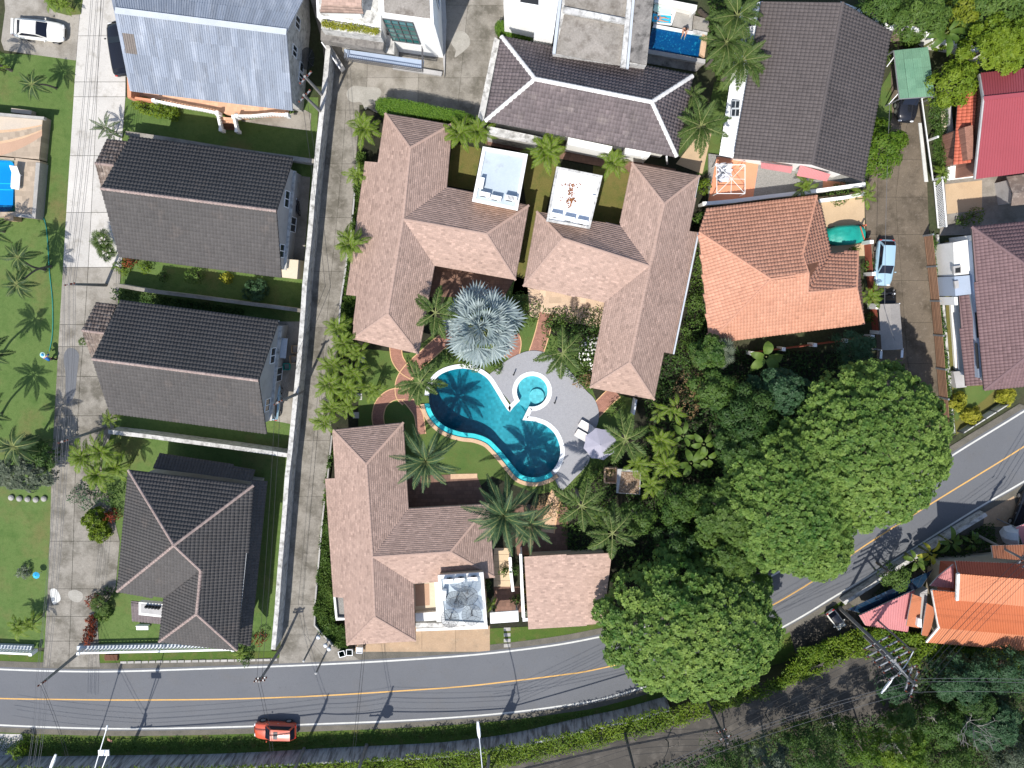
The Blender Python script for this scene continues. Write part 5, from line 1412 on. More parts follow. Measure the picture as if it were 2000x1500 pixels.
bx(t, 'planter', [(1852, 210), (1858, 206), (1868, 322), (1862, 324)], 0, .7, 'grey_wall')
t = thing('garden_shed', 'low brown tiled shed at the right edge below the crimson roof', 'shed', P(1985, 385, 0))
ff = [PP([(1966, 345, 2.4), (2080, 330, 2.4), (2080, 366, 3.0), (1978, 378, 3.0)][::-1]), PP([(1975, 402, 2.4), (2080, 392, 2.4), (2080, 366, 3.0), (1978, 378, 3.0)])]
roof_shell(ff, ['porch_tile', 'fascia_dark'], t, .12); walls(inset([(p.x, p.y) for p in PP([(1966, 345), (2080, 330), (2080, 392), (1975, 402)], 2.4)], .3), -.05, 2.2, 'grey_wall', t)
# ------------------------------------------------------------------ plum roof
e = 5.0
NWp, SWp, SEp, NEp, AP = (1898, 443, e), (1922, 762, e), (2130, 742, e), (2130, 420, e), (2062, 558, 7.4)
AP2 = (2075, 640, 7.4)
t, f = tiled_house('house', 'house with a plum brown hip roof and grey white side wing at the right edge', [[NWp, SWp, AP2, AP], [SWp, SEp, AP2], [SEp, NEp, AP, AP2], [NEp, NWp, AP]], [NWp, SWp, SEp, NEp], None, 'house', 'plum_tile', 'barrel', e, 'white_wall', tw=.30, tl=.34, ridge='plum_tile', rw=.16)
bx(t, 'side_wing', [(1862, 474), (1900, 466), (1902, 534), (1864, 539)], 0, 3.2, 'white_wall')
bx(t, 'side_wing', [(1864, 540), (1899, 537), (1900, 574), (1866, 578)], 0, 3.4, 'blue_grey_wall')
bx(t, 'parapet', [(1864, 580), (1870, 580), (1871, 596), (1865, 596)], 0, 3.2, 'bright_white')
bx(t, 'slide', [(1847, 486), (1851, 486), (1853, 532), (1849, 533)], 0, .9, 'tarp_teal')
bx(t, 'light_well', [(1862, 520), (1877, 518), (1877, 534), (1863, 535)], 3.2, 3.5, 'grey_wall'); bx(t, 'light_well_opening', [(1866, 524), (1876, 522), (1876, 532), (1866, 533)], 3.5, 3.52, 'plastic_dark')
bx(t, 'light_well', [(1864, 549), (1872, 548), (1873, 562), (1866, 564)], 3.4, 3.6, 'grey_wall')
bx(t, 'porch_floor', [(1856, 582), (1880, 580), (1886, 720), (1866, 722)], 0, .3, 'white_wall')
bx(t, 'porch_step', [(1868, 670), (1884, 668), (1886, 722), (1870, 722)], .3, .36, 'wood_brown')
bx(t, 'side_wall', [(1899, 470), (1903, 470), (1921, 735), (1912, 738)], 0, 3.8, 'blue_grey_wall')
leanto(t, [(1886, 754), (1919, 752), (1893, 575), (1873, 578)], (2.8, 3.3, 3.3, 2.8), 'plum_tile')
bx(t, 'porch_wall', [(1862, 726), (1886, 724), (1888, 756), (1868, 758)], 0, .8, 'grey_wall')
for z0 in (610, 670): bx(t, 'window_slot', [(1904, z0), (1909, z0), (1913, z0 + 50), (1908, z0 + 50)], 3.8, 3.82, 'plastic_dark')
# ------------------------------------------------------------------ temple-like orange tiers
t = thing('house', 'house with stepped orange roof tiers and pink lean-to at lower right', 'house', P(1900, 1170, 0))
def tier(q, zs, m, ribs=30, name='roof_tier', h=.06):
    ff = PP([(*p, z) for p, z in zip(q, zs)]); roof_shell([list(ff)], [m, 'ridge_white'], t, .12, name)
    ribbed(ff, ribs, h).build(name + '_sheet', m, t); return ff
tier([(1809, 1254), (2140, 1282), (2140, 1250), (1834, 1223)], (3.2, 3.2, 4.0, 4.0), 'temple_orange', 66)
tier([(1834, 1226), (2140, 1252), (2140, 1182), (1821, 1152)], (4.15, 4.15, 6.6, 6.6), 'temple_brown', 62)
S_ = tier([(1869, 1172), (2140, 1196), (2140, 1142), (1871, 1120)], (6.5, 6.5, 7.8, 7.8), 'temple_orange', 54)
tier([(2140, 1108), (1866, 1096), (1871, 1120), (2140, 1142)], (6.2, 6.2, 7.8, 7.8), 'red_tile', 54)
tier([(1816, 1144), (1863, 1149), (1862, 1102), (1832, 1126)], (5.2, 5.6, 5.6, 5.2), 'pink_metal', 8)
tier([(2140, 1060), (1936, 1066), (1940, 1090), (2140, 1108)], (5.0, 5.0, 6.0, 6.0), 'temple_orange', 40)
tier([(1770, 1222), (1794, 1226), (1799, 1166), (1782, 1160)][::-1], (4.0, 3.5, 3.2, 3.6), 'temple_orange', 9)
tier([(1800, 1240), (1814, 1243), (1826, 1188), (1810, 1178)][::-1], (3.8, 3.4, 3.1, 3.4), 'temple_orange', 10)
tier([(1690, 1221), (1773, 1234), (1786, 1152), (1678, 1202)], (2.6, 2.6, 3.2, 2.9), 'pink_metal', 20)
MB().beam(P(1834, 1225, 4.1), P(1821, 1152, 6.3), .25, .2).build('bargeboard', 'ridge_white', t); MB().beam(P(1869, 1172, 6.6), P(1871, 1120, 7.9), .25, .2).build('bargeboard', 'ridge_white', t)
MB().beam(P(1809, 1254, 3.3), P(1834, 1224, 4.1), .2, .16).build('bargeboard', 'ridge_white', t)
walls([(p.x, p.y) for p in PP([(1836, 1246), (2120, 1270), (2120, 1085), (1845, 1110)], 3)], -.05, 3.0, 'cream_wall', t)
walls([(p.x, p.y) for p in PP([(1850, 1200), (2120, 1220), (2120, 1120), (1860, 1110)], 5)], 2.9, 5.0, 'red_tile', t, 'upper_wall')
bx(t, 'gutter_box', [(1793, 1208), (1800, 1209), (1800, 1226), (1792, 1224)], 0, 3.9, 'bright_white')
bx(t, 'valley_roof', [(1786, 1165), (1812, 1150), (1806, 1215), (1790, 1222)], 0, 2.9, 'grey_wall')
gl = PP([(1655, 1190, 2.2), (1690, 1200, 2.2), (1800, 1146, 2.8), (1822, 1112, 2.8), (1782, 1116, 2.6), (1735, 1142, 2.4)])
for i in range(9):
    a0, a1 = i / 9, (i + 1) / 9
    q = [gl[0].lerp(gl[3], a0), gl[0].lerp(gl[3], a1), gl[1].lerp(gl[2], a1), gl[1].lerp(gl[2], a0)]
    c_ = sum(q, Vector()) / 4; MB().face([c_ + (p - c_) * .96 for p in q]).build('glass_roof_panel', 'navy_glass', t)
mb = MB()
for i in range(10): mb.beam(gl[0].lerp(gl[3], i / 9) - Vector((0, 0, .04)), gl[1].lerp(gl[2], i / 9) - Vector((0, 0, .04)), .06, .06)
mb.build('glass_roof_frame', 'steel_dark', t)
t = thing('canopy', 'small pink canopy with grey curved end at the right edge above the orange tiers', 'canopy', P(1990, 1045, 0))
ff = PP([(1984, 1030, 3.0), (2060, 1000, 3.0), (2070, 1050, 3.2), (1998, 1062, 3.2)]); roof_shell([list(ff)], ['pink_metal', 'gutter_grey'], t, .1); 
MB().tube(crom([P(1972, 1040, 2.0), P(1976, 1048, 2.6), P(1990, 1050, 3.0)], 4), .9, 8).build('tank', 'gutter_grey', t)
for a, b in (((1984, 1030), 0), ((1998, 1062), 0)): p = P(*a, 2.9); MB().beam(p, (p.x, p.y, 0), .1, .1).build('post', 'steel_grey', t)
# ------------------------------------------------------------------ pools
def Z3(x, y): return (800 + x / 3.125, 500 + y / 3.125)
arc = [(748 + 95 * math.cos(math.radians(a)), 825 + 95 * math.sin(math.radians(a))) for a in np.linspace(143, 461, 30)]
main1 = [(118, 850), (128, 800), (165, 742), (220, 706), (300, 686), (370, 690), (430, 714), (480, 752), (520, 812), (560, 878)]
main2 = [(760, 1006), (830, 1032), (885, 1082), (915, 1150), (920, 1210), (900, 1270), (860, 1318), (800, 1345), (740, 1350), (680, 1332), (640, 1290), (590, 1228), (540, 1170), (480, 1115), (400, 1085), (320, 1075), (240, 1050), (180, 1010), (138, 955), (120, 900)]
o1 = crom([Vector((*a, 0)) for a in main1], 4); o2 = crom([Vector((*a, 0)) for a in main2], 4)
OUT = [P(*Z3(p[0], p[1]), 0) for p in list(o1) + [(598, 938), (612, 950), (630, 924)] + arc + [(706, 966), (690, 1000), (716, 1002)] + list(o2)]
if area2(OUT) > 0: OUT = OUT[::-1]                            # clockwise: left of travel is outside
n1 = len(o1) + 3 + len(arc) + 3
pool = thing('swimming_pool', 'curving turquoise swimming pool joined to a small round pool in the villa garden', 'swimming pool', P(970, 830, 0))
cop_o = offset2(OUT, .42, True); cop_i = offset2(OUT, -.02, True)
split0 = min(range(len(OUT)), key=lambda i: (OUT[i] - P(*Z3(870, 1312), 0)).length); 
mb = MB(); up = Vector((0, 0, .11)); k1 = split0
ia = list(range(0, k1 + 1))
for i in range(k1):
    a, b, c_, d_ = cop_i[i] + up, cop_i[i + 1] + up, cop_o[i + 1] + up, cop_o[i] + up
    mb.face([a, d_, c_, b]); mb.face([d_, d_ - up * 2, c_ - up * 2, c_]); mb.face([a - up * 1.5, a, b, b - up * 1.5])
mb.build('coping', 'coping_white', pool)
mb = MB(); mt = MB(); l1 = offset2(OUT, .10, True); l2 = offset2(OUT, .50, True); l3 = offset2(OUT, .88, True)
for i in range(k1, len(OUT) - 1):
    h1, h2 = Vector((0, 0, .05)), Vector((0, 0, .16)); j = i + 1
    mt.face([cop_i[i] + h1, l2[i] + h1, l2[j] + h1, cop_i[j] + h1])
    mb.face([l2[i] + h2, l3[i] + h2, l3[j] + h2, l2[j] + h2]); mb.face([l3[i] + h2, l3[i] - h2, l3[j] - h2, l3[j] + h2]); mb.face([l2[i] - h2, l2[i] + h2, l2[j] + h2, l2[j] - h2])
mt.build('overflow_ledge', 'pool_tile', pool); mb.build('coping', 'coping_tan', pool)
mb = MB()
for i in range(len(OUT)):
    j = (i + 1) % len(OUT); mb.face([OUT[i] + Vector((0, 0, .1)), OUT[j] + Vector((0, 0, .1)), OUT[j] - Vector((0, 0, 2.8)), OUT[i] - Vector((0, 0, 2.8))])
mb.build('pool_wall', 'pool_tile_main', pool)
mb = MB(); prof = [(826, -2.2), (880, -2.1), (930, -1.6), (975, -1.0), (1040, -1.15), (1120, -1.35)]
ys = (P(900, 1000, 0).y, P(900, 690, 0).y)
for (xa, za), (xb, zb) in zip(prof, prof[1:]):
    A, B = P(xa, 830, 0).x, P(xb, 830, 0).x; mb.face([(A, ys[0], za), (B, ys[0], zb), (B, ys[1], zb), (A, ys[1], za)])
mb.build('pool_floor', 'pool_tile_main', pool)
cc = P(*Z3(748, 825), 0); rr = (P(*Z3(843, 825), 0) - cc).length
MB().prism([(cc.x + (rr + .3) * math.cos(a), cc.y + (rr + .3) * math.sin(a)) for a in np.linspace(0, 2 * math.pi, 33)[:-1]], -1.6, -.55).build('shallow_floor', 'pool_tile_main', pool)
MB().prism([(cc.x + .45 + .75 * math.cos(a), cc.y - .55 + .75 * math.sin(a)) for a in np.linspace(0, 2 * math.pi, 25)[:-1]], -.56, -.28).build('pool_step', 'pool_tile_main', pool)
wpts = [(p.x, p.y) for p in offset2(OUT, -.015, True)]
MB().prism(wpts, -2.9, -.01).build('water', 'pool_body', pool)
# deck around it
dk = crom(PP([(953, 733), (975, 716), (990, 704), (1012, 692), (1036, 685), (1062, 688), (1092, 704), (1122, 735), (1144, 762), (1160, 778), (1169, 802), (1168, 824), (1158, 850), (1152, 880), (1149, 904), (1122, 934), (1097, 957), (1086, 941), (1040, 850), (1000, 790)]), 5)
from mathutils.geometry import delaunay_2d_cdt
loops = [[(p.x, p.y) for p in dk], [(p.x, p.y) for p in cop_i]]
vs_ = [Vector(p) for l in loops for p in l]; es_ = []; b_ = 0
for l in loops: es_ += [(b_ + i, b_ + (i + 1) % len(l)) for i in range(len(l))]; b_ += len(l)
r_ = delaunay_2d_cdt(vs_, es_, [], 0, 1e-5)
mb = MB(); outp = [(p.x, p.y) for p in OUT]
for f in r_[2]:
    q_ = [r_[0][i] for i in f]; cx, cy = sum(p.x for p in q_) / 3, sum(p.y for p in q_) / 3
    if inpoly(cx, cy, loops[0]) and not inpoly(cx, cy, outp):
        if area2([(p.x, p.y) for p in q_]) < 0: q_ = q_[::-1]
        mb.face([(p.x, p.y, .075) for p in q_])
for a, b in zip(dk, dk[1:]): mb.face([(a.x, a.y, .075), (b.x, b.y, .075), (b.x, b.y, -.06), (a.x, a.y, -.06)])
tag(mb.build('pool_deck', 'deck_pebble'), kind='structure')
# cut the pool out of the sheets that run under it
hole = [(p.x, p.y) for p in OUT]
def cut(o):
    me = o.data; bm = bmesh.new(); z = me.vertices[0].co.z; es = []
    for loop in ([(v.co.x, v.co.y) for v in (me.vertices[i] for i in me.polygons[0].vertices)], hole):
        vs = [bm.verts.new((x, y, z)) for x, y in loop]
        for i in range(len(vs)): es.append(bm.edges.new((vs[i], vs[(i + 1) % len(vs)])))
    bmesh.ops.triangle_fill(bm, edges=es, use_beauty=True, use_dissolve=False, normal=(0, 0, 1))
    bm.normal_update()
    ins = [f for f in bm.faces if inpoly(f.calc_center_median().x, f.calc_center_median().y, hole)]
    bmesh.ops.delete(bm, geom=ins, context='FACES')
    for f in bm.faces:
        if f.normal.z < 0: f.normal_flip()
    bm.to_mesh(me); bm.free()
for nm in ('ground', 'garden_soil', 'garden_lawn'):
    cut(bpy.data.objects[nm])
# upper navy pool with timber deck
t = thing('swimming_pool', 'small rectangular deep navy pool beside the white block', 'swimming pool', P(1315, 80, 0))
bx(t, 'pool_floor', [(1274, 54), (1372, 72), (1364, 112), (1264, 96)], 0, .10, 'pool_tile_navy')
bx(t, 'water', [(1274, 54), (1372, 72), (1364, 112), (1264, 96)], .15, .42, 'pool_water_clear')
bx(t, 'coping', [(1277, 47), (1353, 61), (1352, 67), (1275, 53)], 0, .5, 'coping_white')
bx(t, 'coping', [(1372, 66), (1382, 70), (1376, 112), (1366, 104)], 0, .46, 'coping_tan')
bx(t, 'coping', [(1266, 96), (1378, 116), (1377, 124), (1264, 104)], 0, .48, 'grey_wall')
bx(t, 'coping', [(1353, 57), (1382, 63), (1381, 71), (1352, 66)], 0, .45, 'aged_white')
bx(t, 'deck', [(1320, 22), (1354, 29), (1351, 60), (1313, 50)], 0, .3, 'stone_pad')
bx(t, 'deck', [(1278, 12), (1321, 20), (1312, 49), (1276, 46)], 0, .28, 'coping_white')
bx(t, 'deck_mat', [(1282, 24), (1312, 30), (1309, 46), (1280, 42)], .28, .31, 'stained_slab')
bx(t, 'terrace', [(1355, 30), (1385, 38), (1384, 62), (1353, 56)], 0, .3, 'worn_concrete')
for i in range(7): bx(t, 'terrace_step', [(1284 + 11 * i, -2 + 2.3 * i), (1293 + 11 * i, -.2 + 2.3 * i), (1292 + 11 * i, 15 + 2 * i), (1282 + 11 * i, 13 + 2 * i)], 0, .5, 'aged_white')
bx(t, 'lower_channel', [(1262, 106), (1374, 126), (1360, 140), (1256, 122)], 0, .05, 'stained_slab')
bx(t, 'garden_wall', [(1280, -6), (1362, 10), (1360, 20), (1352, 28), (1350, 22), (1278, 4)], 0, 1.2, 'white_wall')
for i, (x, y) in enumerate(((1366, 24), (1370, 28), (1375, 32), (1380, 36), (1386, 40))):
    p = P(x, y, 0); MB().ball((p.x, p.y, .25), .28, 8, 5, sz=.8).build('edging_rock', 'bark_dark', t)
# raised terrace with the bright blue pool, left edge
t = thing('pool_terrace', 'raised tan terrace with a bright blue pool at the left edge of the lawn', 'terrace', P(30, 330, 0))
TT = 1.3
bx(t, 'upper_terrace', [(-80, 213), (84, 228), (76, 311), (-80, 296)], -.05, TT, 'terrace_tile')
bx(t, 'lower_terrace', [(28, 308), (78, 314), (68, 427), (30, 423)], -.05, TT - .05, 'terrace_tile')
bx(t, 'lower_terrace', [(-80, 300), (30, 309), (30, 313), (-80, 304)], -.05, TT - .05, 'terrace_tile'); bx(t, 'lower_terrace', [(-80, 414), (30, 414), (30, 423), (-80, 423)], -.05, TT - .05, 'terrace_tile')
for (r0, r1, m, z) in ((0, 36, 'terrace_sand', .006), (36, 42, 'coping_tan', .014), (60, 66, 'coping_tan', .018), (66, 92, 'terrace_orange', .010)):
    q = []
    for s, rad in ((1, r1), (-1, r0)):
        xs = np.linspace(-60, 82, 12)[::s]
        for x in xs:
            y = 222 + x * .085 + rad - .00005 * (x + 60) ** 2 * (rad if rad > 30 else 0) * .6
            q.append((x, max(y, 219 + x * .09)))
    sheet('paving_band', q, TT + z, m, parent=t)
bx(t, 'coping', [(70, 317), (78, 318), (69, 427), (62, 426)], -.05, TT + .02, 'stone_pad'); bx(t, 'coping', [(32, 417), (62, 419), (62, 426), (31, 423)], -.05, TT + .015, 'stone_pad')
bx(t, 'parapet', [(-80, 213), (86, 228), (85, 233), (-80, 219)], TT, TT + .45, 'stone_pad')
pq = [(-80, 311), (18, 314), (25, 318), (28, 326), (25, 400), (20, 410), (10, 414), (-80, 414)]
bx(t, 'pool_floor', pq, -.04, .25, 'pool_tile_blue'); bx(t, 'water', pq, .3, TT - .12, 'pool_water_clear')
bx(t, 'deep_tile', [(-80, 399), (24.5, 401), (20, 410), (10, 413.5), (-80, 413.5)], .25, .27, 'pool_tile_navy')
for y in (358, 370): bx(t, 'lane_marking', [(-80, y - 2), (25, y), (25, y + 1.6), (-80, y - .4)], .25, .262, 'lane_blue')
bx(t, 'garden_step', [(22, 211), (62, 216), (61, 224), (21, 219)], 0, .7, 'terrace_sand')
bx(t, 'stone_bench', [(8, 420), (26, 421), (26, 431), (8, 430)], 0, TT, 'coping_tan')
# sun lounger by the blue pool
def lounger(label, px, py, z, rz, cloth='lounger_cloth', L=1.9, W=.68, back=.5, group=None, frame='white_metal'):
    c = P(px, py, z + .35); t = thing('sun_lounger', label, 'sun lounger', (c.x, c.y, z), rz, group)
    MB().box((-.3, 0, .34), (L * .68, W, .07)).build('seat', cloth, t, True)
    a, b = Vector((L * .04 + .30, 0, .36)), Vector((L * .36 + .30, 0, .36 + back))
    MB().beam(a, b, W, .07).build('backrest', cloth, t, True)
    for x in (-.85, .35):
        for y in (-1, 1): MB().box((x, y * (W / 2 - .05), .15), (.06, .06, .32)).build('leg', frame, t, True)
    for y in (-1, 1): MB().beam((-.9, y * (W / 2 + .02), .36), (.4, y * (W / 2 + .02), .36), .05, .08).build('side_rail', frame, t, True)
    return t
lounger('white moulded sun lounger at the rim of the bright blue pool', 31, 348, TT, math.radians(82), 'plastic_white', 2.1, .72)
lounger('upper of two cream sun loungers beside the mauve parasol', 1148, 835, .075, math.radians(-30), group='sun loungers on the grey pool deck')
lounger('lower of two cream sun loungers, next to the parasol edge', 1141, 853, .075, math.radians(-30), group='sun loungers on the grey pool deck')
lounger('pale teal sun lounger near the wall behind the navy pool', 1294, 20, .28, math.radians(168), 'hat_rim', 1.6, .6, .25)
lounger('sun lounger with blue towel on the deck above the navy pool', 1292, 37, .31, math.radians(175), 'towel_blue', 1.6, .7, .2)
# parasol
c = P(1172, 868, 2.4); t = thing('parasol', 'open octagonal mauve grey parasol at the edge of the pool deck', 'parasol', (c.x, c.y, 0))
R_ = 1.62; ph = .25
for k in range(8):
    a, b = ph + k * math.pi / 4, ph + (k + 1) * math.pi / 4
    pa, pb = (R_ * math.cos(a), R_ * math.sin(a), 2.2), (R_ * math.cos(b), R_ * math.sin(b), 2.2)
    mid = ((pa[0] + pb[0]) * .48, (pa[1] + pb[1]) * .48, 2.22)
    MB().add([pa, mid, pb, (0, 0, 2.75)], [(0, 1, 3), (1, 2, 3)]).build('canopy_panel', 'canvas_mauve', t, True)
    MB().tube([(0, 0, 2.70), (pa[0], pa[1], 2.17)], .018, 4).build('rib', 'steel_grey', t, True)
MB().tube([(0, 0, 0), (0, 0, 2.8)], .03, 8).build('pole', 'steel_grey', t, True); MB().prism([(.35 * math.cos(a), .35 * math.sin(a)) for a in np.linspace(0, 6.28, 13)[:-1]], 0, .08).build('base', 'stone_pad', t, True)
for px, py, rz, lab in ((1003, 732, 1.2, 'small dark deck shower post left of the round pool'), (1083, 787, 1.3, 'small dark deck shower post below the round pool')):
    c = P(px, py, .1); t = thing('garden_spike_light', lab, 'garden light', (c.x, c.y, .075), rz)
    MB().tube([(0, 0, 0), (0, 0, .5)], .05, 6).build('post', 'plastic_dark', t, True); MB().beam((0, 0, .5), (.35, 0, .46), .12, .08).build('head', 'plastic_dark', t, True); MB().prism([(.1, 0), (0, .1), (-.1, 0), (0, -.1)], 0, .03).build('base', 'plastic_dark', t, True)
# pump house and planter behind the parasol
t = thing('pump_house', 'small concrete pump house with leaf litter on its roof by the parasol', 'shed', P(1225, 938, 0))
bx(t, 'wall', [(1208, 922), (1246, 924), (1244, 962), (1208, 960)], 0, 1.9, 'grey_wall'); bx(t, 'roof', [(1206, 916), (1252, 919), (1250, 966), (1204, 963)], 1.9, 2.1, 'grey_wall'); bx(t, 'leaf_litter', [(1214, 921), (1250, 923), (1248, 965), (1208, 962)], 2.1, 2.15, 'leaf_litter')
t = thing('sand_box', 'open square brown planter pit left of the pump house', 'planter', P(1193, 928, 0))
for a, b in (((1181, 913), (1205, 913)), ((1181, 913), (1180, 941)), ((1180, 941), (1202, 942)), ((1205, 913), (1203, 941))): MB().beam(P(*a, .4), P(*b, .4), .12, .8).build('side', 'coping_tan', t)
bx(t, 'fill', [(1183, 916), (1203, 916), (1201, 939), (1182, 939)], -.03, .12, 'tan_yard')

# ------------------------------------------------------------------ boundary walls and fences
def wall(label, pts, h, w, m='aged_white', cap=None, z=0, name='boundary_wall', cat='wall', bays=1, group=None, top=True):
    """pts: pixels along the top of the wall"""
    q = PP(pts, z + h); c = q[len(q) // 2]; t = thing(name, label, cat, (c.x, c.y, z), group=group)
    a = offset2(q, w / 2); b = offset2(q, -w / 2)
    for i in range(len(q) - 1):
        MB().prism(inset([a[i].xy, a[i + 1].xy, b[i + 1].xy, b[i].xy], .004), z - .1, z + h).build('wall_panel', m, t)
        if cap:
            a2 = offset2(q, w / 2 + .05); b2 = offset2(q, -w / 2 - .05)
            MB().prism(inset([a2[i].xy, a2[i + 1].xy, b2[i + 1].xy, b2[i].xy], .003), z + h + .002, z + h + .08).build('coping', cap, t)
    return t
wall('long weathered white wall along the left side of the middle lane', [(641, 95), (637, 140), (631, 200), (622, 280), (617, 330), (611, 390), (607, 440), (601, 500), (595, 560), (592, 610), (588, 660), (583, 720), (577, 780), (572, 830), (567, 880), (561, 930), (556, 1000), (551, 1060), (546, 1120), (541, 1190), (534, 1268)], 2.3, .34, 'aged_white', 'aged_white')
wall('pale wall dividing the corrugated house garden from the first dark roof', [(246, 260), (330, 272), (420, 287), (500, 299), (560, 307), (614, 315)], 2.0, .28, 'aged_white', 'worn_concrete')
wall('pale wall between the two twin dark gable houses', [(222, 556), (290, 568), (380, 579), (470, 591), (540, 600), (590, 607)], 2.0, .24, 'aged_white', 'worn_concrete')
wall('pale wall between the lower twin gable house and the hipped house', [(212, 843), (290, 852), (350, 860), (420, 869), (500, 880), (562, 889)], 2.0, .30, 'aged_white', 'aged_white')
wall('thin grey kerb wall holding the bed along the right of the middle lane', [(699, 300), (692, 380), (686, 450), (672, 545), (666, 580), (660, 650)], .5, .16, 'grey_wall')
wall('low grey green kerb wall beside the roadside villa bed', [(648, 850), (640, 930), (631, 1000), (621, 1110), (615, 1180), (614, 1222), (650, 1262)], .7, .16, 'stone_pad')
wall('white wall behind the right shingle villa and terrace', [(1372, 398), (1430, 393), (1500, 384), (1560, 377), (1600, 372), (1690, 360)], 1.6, .25, 'white_wall', 'bright_white')
wall('white wall zigzagging behind the largest dark roof', [(1640, 8), (1706, 34), (1736, 56), (1762, 46), (1800, 62), (1830, 80), (1880, 88), (1935, 110)], 1.8, .35, 'white_wall', 'bright_white')
wall('white stub wall with a white gatepost by the orange roof', [(1600, 392), (1650, 386), (1690, 378)], 1.4, .22, 'white_wall', 'bright_white')
wall('grey utility wall section right of the round pool villa', [(1243, 780), (1238, 810)], 1.6, .18, 'gutter_grey')
wall('long white garden wall beside the walkway left of the garage', [(1018, 1085), (1019, 1140), (1022, 1205)], 1.5, .2, 'white_wall', 'bright_white')
wall('short white planter wall between walkway and garage wall', [(996, 1088), (998, 1120), (1002, 1155)], 1.1, .2, 'white_wall', 'bright_white')
t = thing('gate_canopy', 'plain white rectangular canopy over the garden gate beside the dish roof', 'canopy', P(984, 1206, 0))
bx(t, 'roof_slab', [(957, 1197), (1012, 1193), (1013, 1214), (958, 1218)], 2.3, 2.5, 'bright_white')
for q in ((960, 1201), (1009, 1198), (1010, 1211), (961, 1214)): p = P(*q, 2.3); MB().box((p.x, p.y, 1.15), (.18, .18, 2.3)).build('post', 'white_wall', t)
t = thing('pergola_ledge', 'white framed planter strip with pots along the garage wall', 'planter', P(1024, 1150, 0))
bx(t, 'frame', [(1014, 1082), (1019, 1082), (1026, 1213), (1021, 1213)], 2.2, 2.4, 'bright_white'); bx(t, 'frame_end', [(1021, 1208), (1034, 1207), (1034, 1213), (1021, 1214)], 2.2, 2.38, 'bright_white')
for q in ((1018, 1084), (1024, 1210)): p = P(*q, 2.2); MB().box((p.x, p.y, 1.1), (.16, .16, 2.2)).build('post', 'white_wall', t)
for i in range(8):
    p = P(1022 + i * .9, 1094 + 15 * i, .5); tt = thing('potted_plant', ['topmost', 'second', 'third', 'fourth', 'fifth', 'sixth', 'seventh', 'lowest'][i] + ' small potted plant in the row along the garage wall', 'plant', (p.x, p.y, 0), group='pots along the garage wall')
    MB().tube([(0, 0, 0), (0, 0, .4)], [.14, .2], 8).build('pot', 'stone_pad', tt, True)
    rg = np.random.default_rng(i); V, F, T = rosettes(np.array([[0, 0, .42], [0.05, .03, .5]]), np.array([[0, 0, 1.], [0, 0, 1.]]), .42, .1, rg, np.array([.2, .6]), 8, .6); put('foliage', V, F, T, 'leaf_grey' if i % 2 else 'leaf_yellow', tt)
# baluster fences by the road
t = thing('baluster_fence', 'white baluster fence in front of the hipped house on the road verge', 'fence', P(340, 1275, 0))
balustrade(t, [(153, 1276), (240, 1274), (340, 1272), (455, 1269)], .35, .95, 42); bx(t, 'plinth', [(150, 1262), (455, 1256), (455, 1264), (150, 1270)], -.05, .36, 'gutter_grey')
t = thing('baluster_fence', 'short white baluster fence at the lower left corner of the lawn', 'fence', P(30, 1275, 0))
balustrade(t, [(-30, 1274), (60, 1278)], .35, .95, 14); bx(t, 'plinth', [(-40, 1258), (62, 1262), (62, 1270), (-40, 1266)], -.05, .36, 'gutter_grey')
t = thing('drain_channel', 'pale broken edging stones along the road verge in front of the hipped house', 'edging', P(400, 1292, 0))
for i in range(22): x = 235 + 14 * i; bx(t, 'edging_stone', [(x, 1292 - i * .25), (x + 12, 1291.7 - i * .25), (x + 12, 1296 - i * .25), (x, 1296.3 - i * .25)], -.02, .05 + .03 * (i % 3), 'stone_pad')
# slatted fence of the right-hand house: every slat a part
t = thing('slat_fence', 'long brown slatted fence with grey posts beside the plum roofed house', 'fence', P(1850, 650, 0))
f0, f1 = [(1822, 458), (1829, 520), (1836, 588), (1842, 656), (1847, 722), (1852, 780), (1857, 846)], 1.7
q = PP(f0, f1); q0 = [Vector((p.x, p.y, 0)) for p in q]
for i in range(len(q) - 1):
    for k in range(6):
        z = .22 + .26 * k; d = (q0[i + 1] - q0[i]).normalized()
        MB().beam(q0[i] + d * .08 + Vector((0, 0, z)), q0[i + 1] - d * .08 + Vector((0, 0, z)), .05, .17).build('slat', 'slat_brown', t)
for p in q0: MB().box((p.x, p.y, .9), (.16, .16, 1.8)).build('post', 'steel_grey', t)
bx(t, 'plinth', [(1830, 458), (1834, 458), (1866, 846), (1861, 846)], -.05, .2, 'aged_white')
def slat_run(t, pts, z0, h, n, m, post='bright_white', w=.05):
    q0 = PP(pts, 0)
    for i in range(len(q0) - 1):
        for k in range(n):
            z = z0 + h * (k + .5) / n; d = (q0[i + 1] - q0[i]).normalized()
            MB().beam(q0[i] + d * .12 + Vector((0, 0, z)), q0[i + 1] - d * .12 + Vector((0, 0, z)), w, h / n * .66).build('slat', m, t)
    for p in q0: MB().box((p.x, p.y, (z0 + h) / 2 + .1), (.34, .34, z0 + h + .2)).build('post', post, t)
t = thing('slat_fence', 'reddish brown slat fence with white posts in front of the orange roof', 'fence', P(1700, 560, 0))
slat_run(t, [(1686, 475), (1690, 536), (1697, 596)], .2, 1.4, 6, 'slat_red'); slat_run(t, [(1697, 600), (1702, 648)], .2, 1.4, 6, 'slat_red')
t = thing('slat_fence', 'low reddish fence with white pillars along the foot of the orange roof', 'fence', P(1540, 690, 0))
slat_run(t, [(1460, 688), (1520, 680), (1580, 672), (1640, 664), (1690, 656)], .2, 1.2, 5, 'slat_red')
t = thing('gate', 'white sliding gate of long rails beside the wet right hand lane', 'gate', P(1812, 300, 0))
